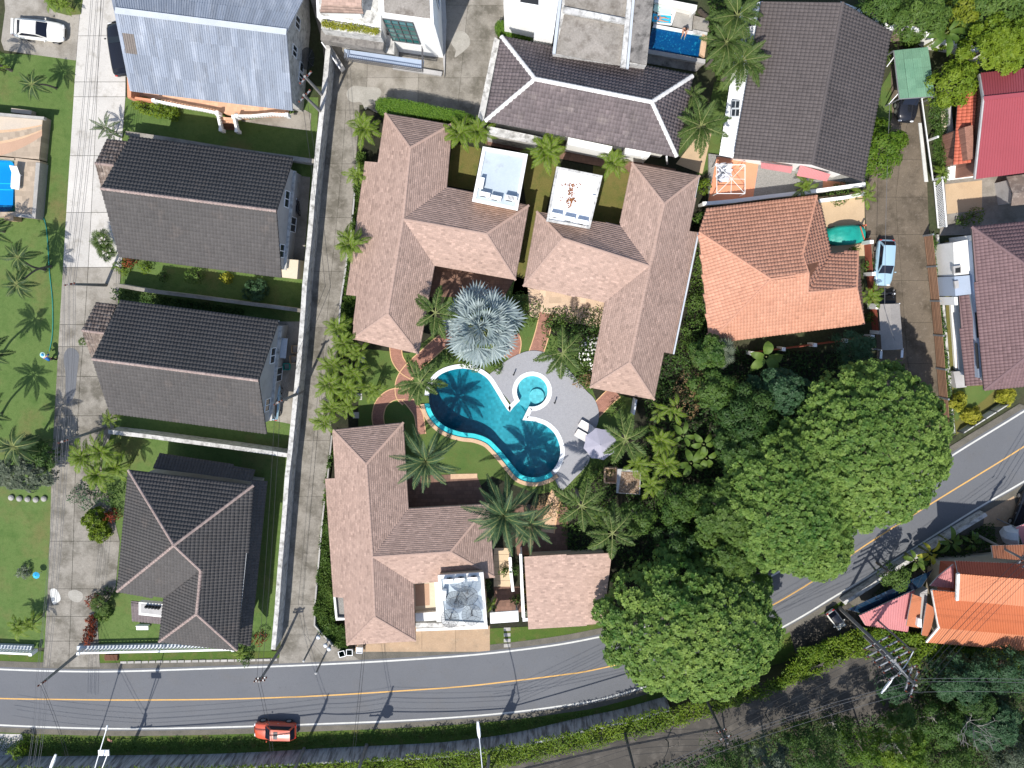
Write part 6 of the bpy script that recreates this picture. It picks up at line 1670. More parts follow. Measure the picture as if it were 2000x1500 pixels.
for k in range(5):
    MB().beam(P(1800, 192, .4 + .34 * k), P(1822, 352, .4 + .34 * k), .07, .14).build('rail', 'bright_white', t)
for q in ((1800, 192), (1811, 275), (1822, 352)): p = P(*q, 0); MB().box((p.x, p.y, .95), (.16, .16, 1.9)).build('post', 'bright_white', t)
bx(t, 'track', [(1794, 240), (1800, 240), (1813, 355), (1806, 355)], -.02, .12, 'white_paint')
t = thing('lattice_fence', 'white lattice fence continuing the sliding gate beside the lane', 'fence', P(1826, 400, 0))
a, b = P(1822, 356, 0), P(1830, 446, 0); d = b - a; L = d.length; d = d.normalized()
for k in range(20):
    s = L * k / 20; MB().beam(a + d * s + Vector((0, 0, .3)), a + d * min(L, s + .7) + Vector((0, 0, 1.6)), .04, .06).build('lattice_bar', 'bright_white', t)
    MB().beam(a + d * s + Vector((.06, 0, 1.6)), a + d * min(L, s + .7) + Vector((.06, 0, .3)), .04, .06).build('lattice_bar', 'bright_white', t)
for z in (.25, 1.65): MB().beam(a + Vector((0, 0, z)), b + Vector((0, 0, z)), .12, .1).build('rail', 'bright_white', t)
t = thing('glass_fence', 'low blue grey panel fence on the road bend below the plum roof', 'fence', P(1900, 815, 0))
a, b = P(1870, 842, 0), P(1955, 788, 0)
for i in range(4):
    p0, p1 = a.lerp(b, i / 4 + .012), a.lerp(b, (i + 1) / 4 - .012); MB().beam(p0 + Vector((0, 0, .55)), p1 + Vector((0, 0, .55)), .06, .9).build('panel', 'gutter_grey', t)
for i in range(5): p = a.lerp(b, i / 4); MB().box((p.x, p.y, .55), (.12, .12, 1.1)).build('post', 'steel_dark', t)
MB().beam(a + Vector((0, 0, 1.04)), b + Vector((0, 0, 1.04)), .10, .08).build('rail', 'aged_white', t)
wall('white and pink low wall along the road beside the glass roof', [(1648, 1178), (1700, 1145), (1738, 1118), (1800, 1080), (1880, 1032), (1926, 1004)], 1.0, .3, 'aged_white', 'aged_white')
# the rotary-style clothes frame on the terrace
t = thing('clothes_drying_frame', 'square white wire clothes drying frame with washing on the terrace', 'clothes airer', P(1428, 352, .3))
cs = [P(1400, 322, 2.1), P(1455, 322, 2.1), P(1455, 378, 2.1), P(1400, 378, 2.1)]; cen = sum(cs, Vector()) / 4
for i in range(4): MB().beam(cs[i], cs[(i + 1) % 4], .05, .05).build('side_bar', 'bright_white', t); MB().beam(cs[i], cen + Vector((0, 0, .25)), .035, .035).build('arm', 'bright_white', t); MB().beam(cs[i], (cs[i].x, cs[i].y, .3), .06, .06).build('leg', 'bright_white', t)
for i in range(4): MB().beam((cs[i] + cs[(i + 1) % 4]) / 2, cen + Vector((0, 0, .2)), .03, .03).build('arm', 'bright_white', t)
random.seed(4)
for i in range(11):
    x = 1406 + (i % 4) * 6.5 + random.uniform(-1, 1); y = 327 + (i // 4) * 10 + random.uniform(-2, 2); p = P(x, y, 2.0)
    s = random.uniform(.5, .8); a = random.uniform(-.3, .3)
    mb = MB(); n = 5
    pts = []
    for k in range(n + 1):
        f = k / n; pts += [(p.x + .16 * math.sin(f * 6 + i) - .28, p.y + s * (f - .5), 2.0 + .05 * math.sin(f * 9 + i)), (p.x + .28 + .1 * math.cos(f * 5 + i), p.y + s * (f - .5) + a * .3, 1.75 + .1 * math.sin(f * 7))]
    mb.add(pts, [(2 * k, 2 * k + 1, 2 * k + 3, 2 * k + 2) for k in range(n)])
    o = mb.build('garment', ['cloth_white', 'cloth_white', 'cloth_grey'][i % 3]); c_ = Vector((p.x, p.y, 1.9))
    tag(o, ['pale', 'white', 'dark'][i % 3] + ' garment on the clothes frame, ' + ['first', 'second', 'third', 'fourth'][i % 4] + ' of the ' + ['top', 'middle', 'bottom'][i // 4] + ' row', 'laundry', 'washing on the clothes frame')
# carport, canopy, covered car
t = thing('carport', 'pale green sheeted carport roof over a dark pickup beside the lane', 'carport', P(1785, 145, 0))
zc = 2.7; cq = [(1757, 193, zc), (1826, 188, zc - .2), (1812, 92, zc - .2), (1746, 99, zc)]; q = PP(cq)
random.seed(2)
for r in range(5):
    for c in range(4):
        at = lambda a, b: q[0].lerp(q[1], a).lerp(q[3].lerp(q[2], a), b)
        pts = [at(c / 4, r / 5), at((c + 1) / 4, r / 5), at((c + 1) / 4, (r + 1) / 5), at(c / 4, (r + 1) / 5)]
        cen = sum(pts, Vector()) / 4; pts = [cen + (p - cen) * .995 for p in pts]; o_ = Vector((0, 0, random.uniform(0, .03) + .05 * (1 - abs(c - 1.5) / 1.5)))
        ribbed([p + o_ for p in pts], 4, .03, .02).build('roof_sheet', 'green_sheet', t)
for a, b in ((0, 1), (3, 2), (0, 3), (1, 2)): MB().beam(q[a] - Vector((0, 0, .08)), q[b] - Vector((0, 0, .08)), .08, .1).build('beam', 'steel_grey', t)
for i, e in ((0, (1736, 203)), (3, (1732, 130))): MB().beam(q[i].lerp(q[3 - i], .12) - Vector((0, 0, .1)), P(*e, 1.6), .07, .07).build('brace', 'white_metal', t)
for p in q: MB().box((p.x, p.y, p.z / 2 - .06), (.1, .1, p.z - .1)).build('post', 'steel_grey', t)
t = thing('canopy', 'long grey canvas canopy on white legs parked in the right hand lane', 'canopy', P(1740, 650, 0))
q = PP([(1716, 594, 2.2), (1757, 593, 2.2), (1764, 682, 2.3), (1722, 684, 2.3)]); top = [(q[0] + q[1]) / 2 + Vector((0, 0, .22)), (q[2] + q[3]) / 2 + Vector((0, 0, .22))]
MB().add([*q, *top], [(0, 4, 5, 3), (1, 2, 5, 4), (0, 1, 4), (2, 3, 5)]).build('canvas', 'canvas_grey', t)
for p in q: MB().box((p.x, p.y, p.z / 2), (.1, .1, p.z)).build('leg', 'white_metal', t)
for a in ((1722, 686), (1763, 684)): p = P(*a, 2.2); MB().box((p.x, p.y - .35, 2.1), (.22, .7, .1)).build('end_bracket', 'white_metal', t)
MB().box(((q[0].x + q[1].x) / 2, q[0].y + .1, 1.0), (1.7, .5, 1.2)).build('counter', 'plastic_dark', t)
# bins
def bin_(label, px, py, rz, m, lid=False):
    c = P(px, py, .55); t = thing('wheelie_bin', label, 'bin', (c.x, c.y, 0), rz, 'bins by the lane mouth')
    z1 = .95; a, b = .22, .31; lo = [(-a, -a, .03), (a, -a, .03), (a, a, .03), (-a, a, .03)]; hi = [(-b, -b, z1), (b, -b, z1), (b, b, z1), (-b, b, z1)]
    MB().add(lo + hi, [(3, 2, 1, 0)] + [(i, (i + 1) % 4, 4 + (i + 1) % 4, 4 + i) for i in range(4)]).build('body', m, t, True)
    ri = [(x * .86, y * .86, z1 + .02) for x, y, _ in hi]; ro = [(x * 1.05, y * 1.05, z1 + .02) for x, y, _ in hi]; rb = [(x * .86, y * .86, .3) for x, y, _ in hi]
    MB().add(ro + ri, [(i, (i + 1) % 4, 4 + (i + 1) % 4, 4 + i) for i in range(4)]).build('rim', 'plastic_white' if m != 'plastic_white' else 'cloth_white', t, True)
    MB().add(ri + rb, [(i, 4 + i, 4 + (i + 1) % 4, (i + 1) % 4) for i in range(4)] + [(4, 5, 6, 7)]).build('liner', 'bin_green' if not lid else 'plastic_white', t, True)
    if lid: MB().box((0, .06, z1 + .05), (.50, .40, .03)).build('lid', 'plastic_white', t, True)
    for y in (-1, 1): MB().tube([(.30, y * .2, .1), (.36, y * .2, .1)], .1, 8).build('wheel', 'tyre', t, True)
bin_('open green bin at the left end of three beside the lane mouth', 669, 1274, .25, 'bin_green'); bin_('open dark bin in the middle of three beside the lane mouth', 684, 1271, 0, 'stone_pad'); bin_('white bin with a lid, rightmost of three beside the lane mouth', 703.5, 1267, -.05, 'plastic_white', True)
for px, py, lab in ((622, 1244, 'white globe garden lamp nearest the lane on the corner kerb'), (636, 1260, 'white globe garden lamp, upper of the touching pair at the corner'), (643, 1267, 'white globe garden lamp, lower of the touching pair at the corner')):
    c = P(px, py, 1.3); t = thing('globe_lamp', lab, 'garden lamp', (c.x, c.y, 0)); MB().tube([(0, 0, 0), (0, 0, 1.2)], .05, 6).build('post', 'plastic_dark', t, True); MB().ball((0, 0, 1.35), .22, 12, 8).build('globe', 'lamp_white', t, True)
for base, tip, lab in (((607, 1264), (593, 1291), 'dark leaning sign post nearest the wall at the lane mouth'), ((630, 1288), (617, 1315), 'dark leaning sign post whose top reaches the road edge')):
    b, e = P(*base, 0), P(*tip, 3.2); t = thing('barrier_post', lab, 'post', b); MB().tube([b, e], .09, 8).build('post', 'concrete_pole', t); MB().ball(e, .13).build('finial', 'aged_white', t)
# small garden things
c = P(70, 1124, .9); t = thing('garden_umbrella', 'small bright blue umbrella on the left lawn', 'umbrella', (c.x, c.y, 0))
for k in range(8):
    a, b = k * math.pi / 4, (k + 1) * math.pi / 4; MB().add([(.36 * math.cos(a), .36 * math.sin(a), .85), (.36 * math.cos(b), .36 * math.sin(b), .85), (0, 0, 1.05)], [(0, 1, 2)]).build('canopy_panel', 'umbrella_blue', t, True)
MB().tube([(0, 0, 0), (0, 0, 1.1)], .025, 6).build('pole', 'white_metal', t, True)
hs = crom([P(82, 416, 0), P(90, 440, 0), P(94, 480, 0), P(97, 530, 0), P(103, 590, 0), P(103, 650, 0), P(97, 686, 0)], 6)
tag(MB().tube([p + Vector((0, 0, .045)) for p in hs], .045, 5).build('garden_hose', 'hose_green'), 'long teal garden hose lying across the left lawn', 'hose')
for i, (x, y) in enumerate(((22, 972), (38, 974), (54, 975), (70, 976), (86, 974))):
    p = P(x, y, .1); tag(MB().ball((p.x, p.y, .12), .30, 9, 5, sz=.7).build('garden_stone', 'stone_pad'), ['leftmost', 'second', 'middle', 'fourth', 'rightmost'][i] + ' pale round stone in the row under the grey leaved tree', 'stone', 'row of stones on the left lawn')
c = P(606, 122, 1.0); t = thing('net_dish', 'round black mesh dish leaning beside the corrugated house gable', 'satellite dish', (c.x, c.y, 0))
mb = MB(); 
for k in range(16):
    a, b = 2 * math.pi * k / 16, 2 * math.pi * (k + 1) / 16
    for r0, r1 in ((.05, .55), (.55, 1.0)): mb.face([(r * .78 * math.cos(q_), r * 1.0 * math.sin(q_), 1.9 + .3 * r * r + .3 * r * math.cos(q_)) for r, q_ in ((r0, a), (r1, a), (r1, b), (r0, b))])
mb.build('reflector', 'net_black', t, True); mb = MB()
for k in range(8): a = math.pi * k / 4; mb.tube([(0, 0, 1.9), (.78 * math.cos(a), math.sin(a), 2.2 + .3 * math.cos(a))], .015, 3)
mb.build('rib_frame', 'steel_dark', t, True); MB().tube([(0, 0, 0), (0, 0, 1.9)], .05, 6).build('mast', 'steel_dark', t, True)

# ------------------------------------------------------------------ vehicles
def wheel(t, x, y, r=.32, w=.21):
    o = MB().tube([(x, y - w / 2, r), (x, y + w / 2, r)], r, 16).build('wheel', 'tyre', t, True)
    s = 1 if y > 0 else -1
    MB().tube([(x, y + s * (w / 2 - .01), r), (x, y + s * (w / 2 + .012), r)], r * .62, 12).build('rim', 'rim', o, True)
def car(label, px, py, ang, m, L=4.5, W=1.75, H=1.45, kind='sedan', z=0, cat='car', sunroof=False, spoiler=False, name='parked_car', roofm=None):
    c = P(px, py, z + .8); t = thing(name, label, cat, (c.x, c.y, z), math.radians(ang))
    hw = W / 2; bz = .92 if kind != 'suv' else 1.05
    if kind == 'pickup': bz = 1.05
    S = [(-.5, .62, .55, .72), (-.485, .80, .42, .84), (-.44, .93, .32, bz - .02), (-.30, .99, .28, bz), (-.1, 1., .28, bz), (.12, 1., .28, bz), (.25, .98, .28, bz - .03), (.38, .95, .28, bz - .12), (.455, .83, .34, bz - .20), (.487, .68, .42, .62), (.5, .52, .48, .56)]
    mb = MB(); mb.smooth = True; rings = []
    for s, w, zb, zt in S:
        x = s * L; h = w * hw; zm = zb + (zt - zb) * .55
        rings.append([(x, -h * .92, zb), (x, -h, zm), (x, -h * .96, zt - .07), (x, -h * .80, zt), (x, 0, zt + .035), (x, h * .80, zt), (x, h * .96, zt - .07), (x, h, zm), (x, h * .92, zb)])
    n = 9; fs = []
    for i in range(len(rings) - 1):
        for k in range(n): fs.append((i * n + k, (i + 1) * n + k, (i + 1) * n + (k + 1) % n, i * n + (k + 1) % n))
    fs += [list(range(n)), [(len(rings) - 1) * n + k for k in range(n)][::-1]]
    mb.add([p for r in rings for p in r], fs); mb.build('body', m, t, True)
    # greenhouse
    xr, xr2, xf2, xf = {'sedan': (-.40, -.27, .03, .20), 'suv': (-.47, -.40, .06, .22), 'hatch': (-.46, -.36, .06, .24), 'pickup': (-.10, -.05, .10, .24)}[kind]
    xr, xr2, xf2, xf = (a * L for a in (xr, xr2, xf2, xf)); wb, wr = hw * .86, hw * .66
    zr = H; b = bz - .01; fo = .05
    B = [(xr, -wb * .9, b), (xr, wb * .9, b), (xf, wb * .9, b - .04), (xf, -wb * .9, b - .04)]; mid = [(0, wb, b), (0, -wb, b)]
    Tq = [(xr2, -wr * .94, zr - .03), (xr2, wr * .94, zr - .03), (xf2, wr, zr - .02), (xf2, -wr, zr - .02)]
    mb = MB(); mb.add(B + Tq, [(1, 0, 4, 5), (2, 1, 5, 6), (3, 2, 6, 7), (0, 3, 7, 4)]); mb.build('cabin', roofm or m, t, True)
    mb = MB(); mb.smooth = True; pts = []; nx, ny = 6, 6
    for i in range(nx + 1):
        for j in range(ny + 1):
            u, v = i / nx, j / ny; x = xr2 + (xf2 - xr2) * u; w = (wr * .94 + (wr - wr * .94) * u); y = -w + 2 * w * v
            pts.append((x + (.04 * L * .25) * (4 * v * (1 - v)) * (u - .5) * .6, y, zr - .03 + .06 * (1 - (2 * v - 1) ** 2) * (1 - .5 * (2 * u - 1) ** 4) + .01))
    mb.add(pts, [(i * (ny + 1) + j, (i + 1) * (ny + 1) + j, (i + 1) * (ny + 1) + j + 1, i * (ny + 1) + j + 1) for i in range(nx) for j in range(ny)]); roof = mb.build('roof', roofm or m, t, True)
    if sunroof: MB().box((xf2 - .55, 0, zr + .045), (.42, .78, .02)).build('sunroof', 'car_glass', t, True)
    def pane(nm, idx, k=.86, kz=.84):
        q = [Vector((B + Tq)[i]) for i in idx]; cen = sum(q, Vector()) / 4; nn = (q[1] - q[0]).cross(q[2] - q[0]).normalized()
        if nn.dot(cen - Vector((0, 0, .9))) < 0: nn = -nn
        MB().face([cen + (p - cen) * k + nn * .012 for p in q]).build(nm, 'car_glass', t, True)
    pane('windshield', (3, 2, 6, 7), .93); pane('rear_window', (1, 0, 4, 5), .90); pane('side_window', (2, 1, 5, 6), .84); pane('side_window', (0, 3, 7, 4), .84)
    for y in (-1, 1):
        MB().ball((.475 * L, y * hw * .60, .66), .13, 8, 6, sx=.8, sy=1.5, sz=.7).build('headlight', 'headlight', t, True)
        MB().ball((-.485 * L, y * hw * .66, .78), .12, 8, 6, sx=.6, sy=1.3, sz=.8).build('taillight', 'taillight', t, True)
        MB().ball((xf - .18, y * (hw + .08), b + .05), .10, 8, 6, sx=.7, sy=1.1, sz=.8).build('door_mirror', m, t, True)
        MB().box((.30 * L * .0 - .35, y * (hw * .985), b - .16), (.18, .03, .03)).build('door_handle', 'rim', t, True); MB().box((.55, y * (hw * .985), b - .16), (.18, .03, .03)).build('door_handle', 'rim', t, True)
        for x in (-.30 * L, .31 * L): wheel(t, x, y * (hw - .10), .33 if kind != 'suv' else .37)
    MB().box((.505 * L, 0, .58), (.03, W * .42, .14)).build('grille', 'plastic_dark', t, True)
    MB().box((-.497 * L, 0, .62), (.03, .5, .12)).build('number_plate', 'white_paint', t, True)
    if spoiler: MB().box((-.475 * L, 0, 1.02), (.22, W * .78, .05)).build('spoiler', m, t, True)
    if kind == 'pickup': MB().box((-.30 * L, 0, bz + .02), (.36 * L, W * .78, .02)).build('load_bed', 'plastic_dark', t, True)
    return t
car('pearl white sedan with a rear spoiler parked on the top left driveway', 74, 58, -6, 'car_white', 4.75, 1.85, 1.45, 'sedan', spoiler=True)
car('black pickup parked half under the corrugated roof edge', 232, 95, 96, 'car_black', 4.9, 1.8, 1.5, 'suv')
car('red estate car with a dark sunroof parked on the road verge', 537, 1428, 178, 'car_red', 4.35, 1.8, 1.62, 'suv', sunroof=True)
car('silver blue car parked beside the red slat fence', 1729, 513, -92, 'car_silver', 4.4, 1.78, 1.5, 'hatch')
car('black pickup with a spare wheel, mostly under the green carport roof', 1777, 182, -94, 'car_black', 5.2, 1.85, 1.75, 'suv')
p = P(1751, 206, .8); o = MB().tube([(p.x - .1, p.y, .75), (p.x + .1, p.y, .75)], .36, 16).build('spare_wheel', 'tyre'); tag(o, 'spare wheel on a trailer at the foot of the green carport', 'wheel'); MB().tube([(p.x - .13, p.y, .75), (p.x + .13, p.y, .75)], .2, 12).build('rim', 'rim', o)
t = car('white pickup nose with its shaded cabin painted black below the road bend', 1634, 1211, -52, 'car_white', 2.2, 1.05, 1.35, 'hatch', roofm='car_black')  # black roof and cabin colour stands in for the deep shade over them
car('dark car at the very right edge beside the concrete forecourt', 2004, 1000, 75, 'car_black', 4.4, 1.8, 1.5, 'hatch')
# a car under a teal cover
t = thing('covered_car', 'car under a shiny teal cover beside the orange roof', 'covered car', P(1647, 460, 0), math.radians(4))
V = []; nx, ny = 16, 12; L, W = 3.9, 1.9
rg = np.random.default_rng(8)
for i in range(nx + 1):
    for j in range(ny + 1):
        u, v = i / nx * 2 - 1, j / ny * 2 - 1
        e = (abs(u) ** 4 + abs(v) ** 4); hh = max(0, 1 - e * .92)
        prof = 1.0 + .42 * max(0, 1 - (u * 1.5 + .1) ** 2) 
        V.append((u * L / 2 * (1 - .05 * abs(v)), v * W / 2 * (1 - .06 * abs(u) ** 2), prof * min(1, hh * 2.2) ** .5 * (1 - .12 * v * v) + rg.normal(0, .015)))
mb = MB(); mb.smooth = True; mb.add(V, [(i * (ny + 1) + j, (i + 1) * (ny + 1) + j, (i + 1) * (ny + 1) + j + 1, i * (ny + 1) + j + 1) for i in range(nx) for j in range(ny)]); mb.build('cover', 'tarp_teal', t, True)
for y in (-1, 1):
    for x in (-1.25, 1.25): wheel(t, x, y * .8, .31)
def motorbike(label, px, py, ang, m='car_black'):
    c = P(px, py, .5); t = thing('motorbike', label, 'motorbike', (c.x, c.y, 0), math.radians(ang))
    for x in (-.62, .62): 
        w = MB().tube([(x, -.05, .3), (x, .05, .3)], .3, 14).build('wheel', 'tyre', t, True); MB().tube([(x, -.06, .3), (x, .06, .3)], .18, 10).build('rim', 'rim', w, True)
    mb = MB(); mb.smooth = True; mb.tube(crom([(-.75, 0, .72), (-.3, 0, .62), (.1, 0, .5), (.42, 0, .72), (.55, 0, .9)], 4), [.07] + [.15] * 7 + [.17] * 7 + [.1, .08], 8); mb.build('body', m, t, True)
    mb = MB(); mb.smooth = True; mb.tube(crom([(-.72, 0, .80), (-.3, 0, .80), (.05, 0, .76)], 4), [.06, .12, .13, .13, .13, .13, .12, .11, .06], 8); mb.build('seat', 'plastic_dark', t, True)
    MB().tube(crom([(.38, -.34, .98), (.46, -.15, 1.02), (.48, .15, 1.02), (.38, .34, .98)], 3), .022, 6).build('handlebar', 'steel_dark', t, True)
    MB().ball((.60, 0, .88), .10).build('headlight', 'headlight', t, True); MB().tube([(.48, 0, .98), (.62, 0, .3)], .045, 6).build('fork', 'steel_grey', t, True)
    for y in (-1, 1): MB().ball((.42, y * .34, 1.12), .07, 8, 5, sx=.4).build('mirror', 'rim', t, True)
    MB().tube([(-.7, .16, .35), (0, .16, .3)], .05, 6).build('exhaust', 'rim', t, True)
motorbike('motorbike parked across the lane between silver car and grey canopy', 1731, 574, 2)
motorbike('dark motorbike, upper of two behind the first twin gable house', 578, 366, 84); motorbike('dark motorbike, lower of two behind the first twin gable house', 582, 402, 94)
motorbike('motorbike standing near the low white gate by the crimson roof', 1838, 362, 80)
# things in the side yards of the twin houses
t = thing('storage_rack', 'long grey metal rack in the shaded side yard of the lower twin house', 'rack', P(556, 678, 0))
for k in range(4): bx(t, 'shelf', [(549, 660), (562, 661), (558, 700), (546, 699)], .3 + .45 * k, .34 + .45 * k, 'gutter_grey')
for q_ in ((549, 660), (562, 661), (558, 700), (546, 699)): p = P(*q_, 0); MB().box((p.x, p.y, .9), (.06, .06, 1.8)).build('upright', 'steel_grey', t)
car('grey car under the eave of the lower twin house', 531, 785, 84, 'car_silver', 3.6, 1.5, 1.4, 'hatch')
for x, y, s, lab in ((577, 682, .7, 'square yellowish crate against the lane wall, upper one'), (574, 702, .7, 'square pale crate against the lane wall, lower one'), (560, 716, .6, 'teal tub on the floor beside the grey rack')):
    p = P(x, y, .3); t = thing('crate', lab, 'crate', (p.x, p.y, 0)); 
    for k in range(4): a = k * math.pi / 2; MB().box((s / 2 * math.cos(a), s / 2 * math.sin(a), .25), (.05 if k % 2 == 0 else s, s if k % 2 == 0 else .05, .5)).build('side', 'tan_yard' if x != 560 else 'tarp_teal', t, True)
    MB().box((0, 0, .04), (s * .95, s * .95, .04)).build('bottom', 'stone_pad', t, True)
sheet('yard', [(556, 340), (606, 346), (600, 430), (594, 505), (590, 546), (552, 540)], -.002, 'worn_concrete'); sheet('yard', [(528, 628), (588, 628), (578, 760), (568, 828), (525, 820)], -.002, 'worn_concrete')
c = P(520, 1, 0)
# bench and bits on the hipped house lawn
t = thing('garden_bench', 'small white garden bench on the grass beside the hipped house', 'bench', P(275, 1226, 0))
MB().box((*P(278, 1226, .45).xy, .45), (1.2, .45, .06)).build('seat', 'plastic_white', t); MB().box((P(278, 1222, .8).x, P(278, 1222, .8).y, .72), (1.2, .06, .5)).build('backrest', 'plastic_white', t)
for x in (-.5, .5):
    for y in (-.18, .18): MB().box((P(278, 1226, .45).x + x, P(278, 1226, .45).y + y, .21), (.06, .06, .42)).build('leg', 'plastic_white', t)
t = thing('bin_platform', 'brown slatted wooden bin platform on the road verge', 'platform', P(216, 1285, 0))
for k in range(5): bx(t, 'slat', [(204, 1279 + 2.3 * k), (229, 1279 + 2.3 * k), (229, 1280.8 + 2.3 * k), (204, 1280.8 + 2.3 * k)], .25, .30, 'wood_brown')
for x in (205, 228): bx(t, 'bearer', [(x, 1279), (x + 1.5, 1279), (x + 1.5, 1290.5), (x, 1290.5)], -.02, .249, 'wood_brown')

# ------------------------------------------------------------------ poles, lamps and wires
def pole(label, base, h, gz=0, r=.17, arms=(), m='concrete_pole', group=None, lean=None, transformer=False, name='utility_pole'):
    b = P(*base, gz); t = thing(name, label, 'utility pole', b, group=group)
    top = Vector((b.x, b.y, gz + h)) if lean is None else Vector((b.x + lean[0], b.y + lean[1], gz + h))
    MB().tube([b - Vector((0, 0, .2)), top], [r, r * .62], 8).build('mast', m, t)
    for (z, w, a) in arms:
        c = b.lerp(top, z / h); d = Vector((math.cos(a), math.sin(a), 0))
        MB().beam(c - d * w / 2, c + d * w / 2, .12, .12).build('crossarm', 'steel_grey', t)
        for k in range(4):
            p = c + d * (w * (k / 3 - .5) * .94); MB().tube([p + Vector((0, 0, .05)), p + Vector((0, 0, .12)), p + Vector((0, 0, .2)), p + Vector((0, 0, .3))], [.05, .09, .06, .03], 7).build('insulator', 'insulator', t)
    if transformer:
        c = b.lerp(top, .66) + Vector((.55, 0, 0)); MB().tube([c - Vector((0, 0, .55)), c + Vector((0, 0, .55))], .42, 12).build('transformer', 'steel_grey', t); MB().beam(b.lerp(top, .58), c + Vector((.5, 0, -.6)), .15, .12).build('bracket', 'steel_grey', t)
        for k in range(3): MB().tube([c + Vector((.2 * (k - 1), 0, .55)), c + Vector((.2 * (k - 1), 0, .85))], [.06, .03], 6).build('bushing', 'insulator', t)
    return t, top
_, PA = pole('concrete pole at the gate between the twin gable houses', (207, 557), 6.4, arms=((6.1, .9, .2),)); _, PB = pole('concrete pole above the yellow palm clump on the left lane', (204, 836), 7.3, arms=((7.0, .9, .3),)); _, PC = pole('concrete pole at the left end of the white baluster fence', (158, 1272), 6.8, arms=((6.5, .9, .6),))
_, PD = pole('concrete pole at the road end of the long lane wall', (550, 1264), 7.2, arms=((6.9, 1.0, .1), (6.4, 1.0, .1))); _, PE = pole('concrete pole against the lane wall beside the lower twin house', (592, 764), 8.4, arms=((8.1, .8, .5),))
_, PF = pole('upper of two concrete poles by the yard entrance wall', (640, 197), 8.2, arms=((7.8, 1.4, .8),)); _, PG = pole('lower of two concrete poles by the yard entrance wall', (637, 228), 8.0, arms=((7.6, 1.4, .8),))
ra = .12
_, PH = pole('roadside pole behind the retaining wall, nearest the red car', (594, 1462), 9.0, TZ * 0, arms=((8.6, 1.8, 1.3), (7.8, 1.6, 1.3)), r=.18)
_, PI = pole('roadside pole with a transformer behind the retaining wall', (716, 1455), 9.5, 0, arms=((9.2, 2.0, 1.3), (8.2, 2.0, 1.3), (5.6, 2.4, .05)), transformer=True, r=.19)
_, PJ = pole('roadside pole with a short red stub near the middle lamp', (956, 1448), 9.2, 0, arms=((8.9, 2.0, 1.4), (8.0, 1.8, 1.4)), transformer=True, r=.18)
_, PK = pole('roadside pole behind the left lamp', (246, 1486), 8.5, 0, arms=((8.2, 1.8, 1.5), (6.4, 2.2, .1)), r=.18)
_, PL = pole('dark pole rising from the planting below the big tree', (1220, 1430), 8.5, TZ, arms=((8.0, 1.2, .3),), r=.15, m='steel_dark'); _, PM = pole('dark pole with rusty fittings on the lower path', (1378, 1363), 8.0, TZ, arms=((7.0, 1.2, .4), (5.8, .9, .4)), r=.15, m='steel_dark')
_, PN = pole('left pole of the big double power pole at lower right', (1640, 1187), 11.5, 0, arms=((11.2, 3.0, .5), (10.3, 3.0, .5), (9.2, 3.2, .5), (8.0, 2.6, .5)), r=.2); _, PO = pole('right pole of the big double power pole at lower right', (1668, 1222), 12.3, 0, arms=((11.9, 2.4, 1.35), (11.0, 2.4, 1.35), (9.9, 2.8, .5), (8.6, 2.6, .5)), r=.2)
_, PQ = pole('road pole beside the orange tiers', (1898, 1040), 9.0, 0, arms=((8.6, 1.6, .9), (7.8, 1.4, .9)), r=.16)
t = thing('pole_brace', 'steel frame bracing the double power pole', 'frame', P(1650, 1200, 7))
for z in (8.8, 10.0, 11.0):
    MB().beam(P(1640, 1187, 0).xy.to_3d() + Vector((0, 0, z)), P(1668, 1222, 0).xy.to_3d() + Vector((0, 0, z)), .12, .14).build('strut', 'steel_grey', t)
def wire_run(name, label, pts, offs, sag=.35, r=.022, m='wire_black', cat='cable', group=None):
    """a bundle of separate wires between supports, each wire a part"""
    t = thing(name, label, cat, pts[0], group=group)
    for (ox, oz) in offs:
        mb = MB(); line = []
        for i in range(len(pts) - 1):
            a, b = pts[i], pts[i + 1]; d = (b - a); s = Vector((-d.y, d.x, 0)); s = s.normalized() if s.length > 1e-6 else Vector((1, 0, 0))
            for k in range(9):
                f = k / 8; line.append(a.lerp(b, f) + s * ox + Vector((0, 0, oz - sag * 4 * f * (1 - f))))
        mb.tube(line, r, 4, cap=False); mb.build('wire', m, t)
    return t
six = [(-.5, 0), (-.3, .1), (-.1, -.1), (.12, .05), (.32, -.15), (.55, -.05)]
wire_run('overhead_wires', 'bundle of overhead wires running the length of the left lane', [P(192, -40, 6.5), PA, PB, PC, P(60, 1520, 7.5)], six, m='wire_grey', r=.016)
wire_run('overhead_wires', 'pair of overhead wires following the middle lane to the yard poles', [PG, P(640, 560, 7.2), PE, PD], [(-.2, 0), (.2, -.2)], r=.016)
wire_run('overhead_wires', 'overhead wires along the south verge of the main road', [P(-120, 1560, 8.4), PK, PH, PI, PJ, P(1220, 1460, TZ + 8), PM, PN], [(-.8, 0), (-.3, -.1), (.3, -.1), (.8, 0), (.5, -1.4), (-.4, -1.8)], r=.015)
wire_run('overhead_wires', 'black cable bundle sagging along the road below the wires', [PK - Vector((0, 0, 2.2)), PH - Vector((0, 0, 2.4)), PI - Vector((0, 0, 3.2)), PJ - Vector((0, 0, 3.0)), PM - Vector((0, 0, 2.5))], [(0, 0), (.08, -.06)], r=.05)
wire_run('overhead_wires', 'overhead wires from the double power pole past the orange tiers to the right', [PN, PO, PQ, P(2150, 880, 9)], [(-.9, 0), (-.5, -.1), (0, -.1), (.5, 0), (.9, -.2)], r=.02)
wire_run('overhead_wires', 'wires from the double power pole to the right over the scrub', [PO, P(2100, 1345, TZ + 9)], [(-.6, 0), (0, -.6), (.6, 0)], r=.018, m='wire_grey')
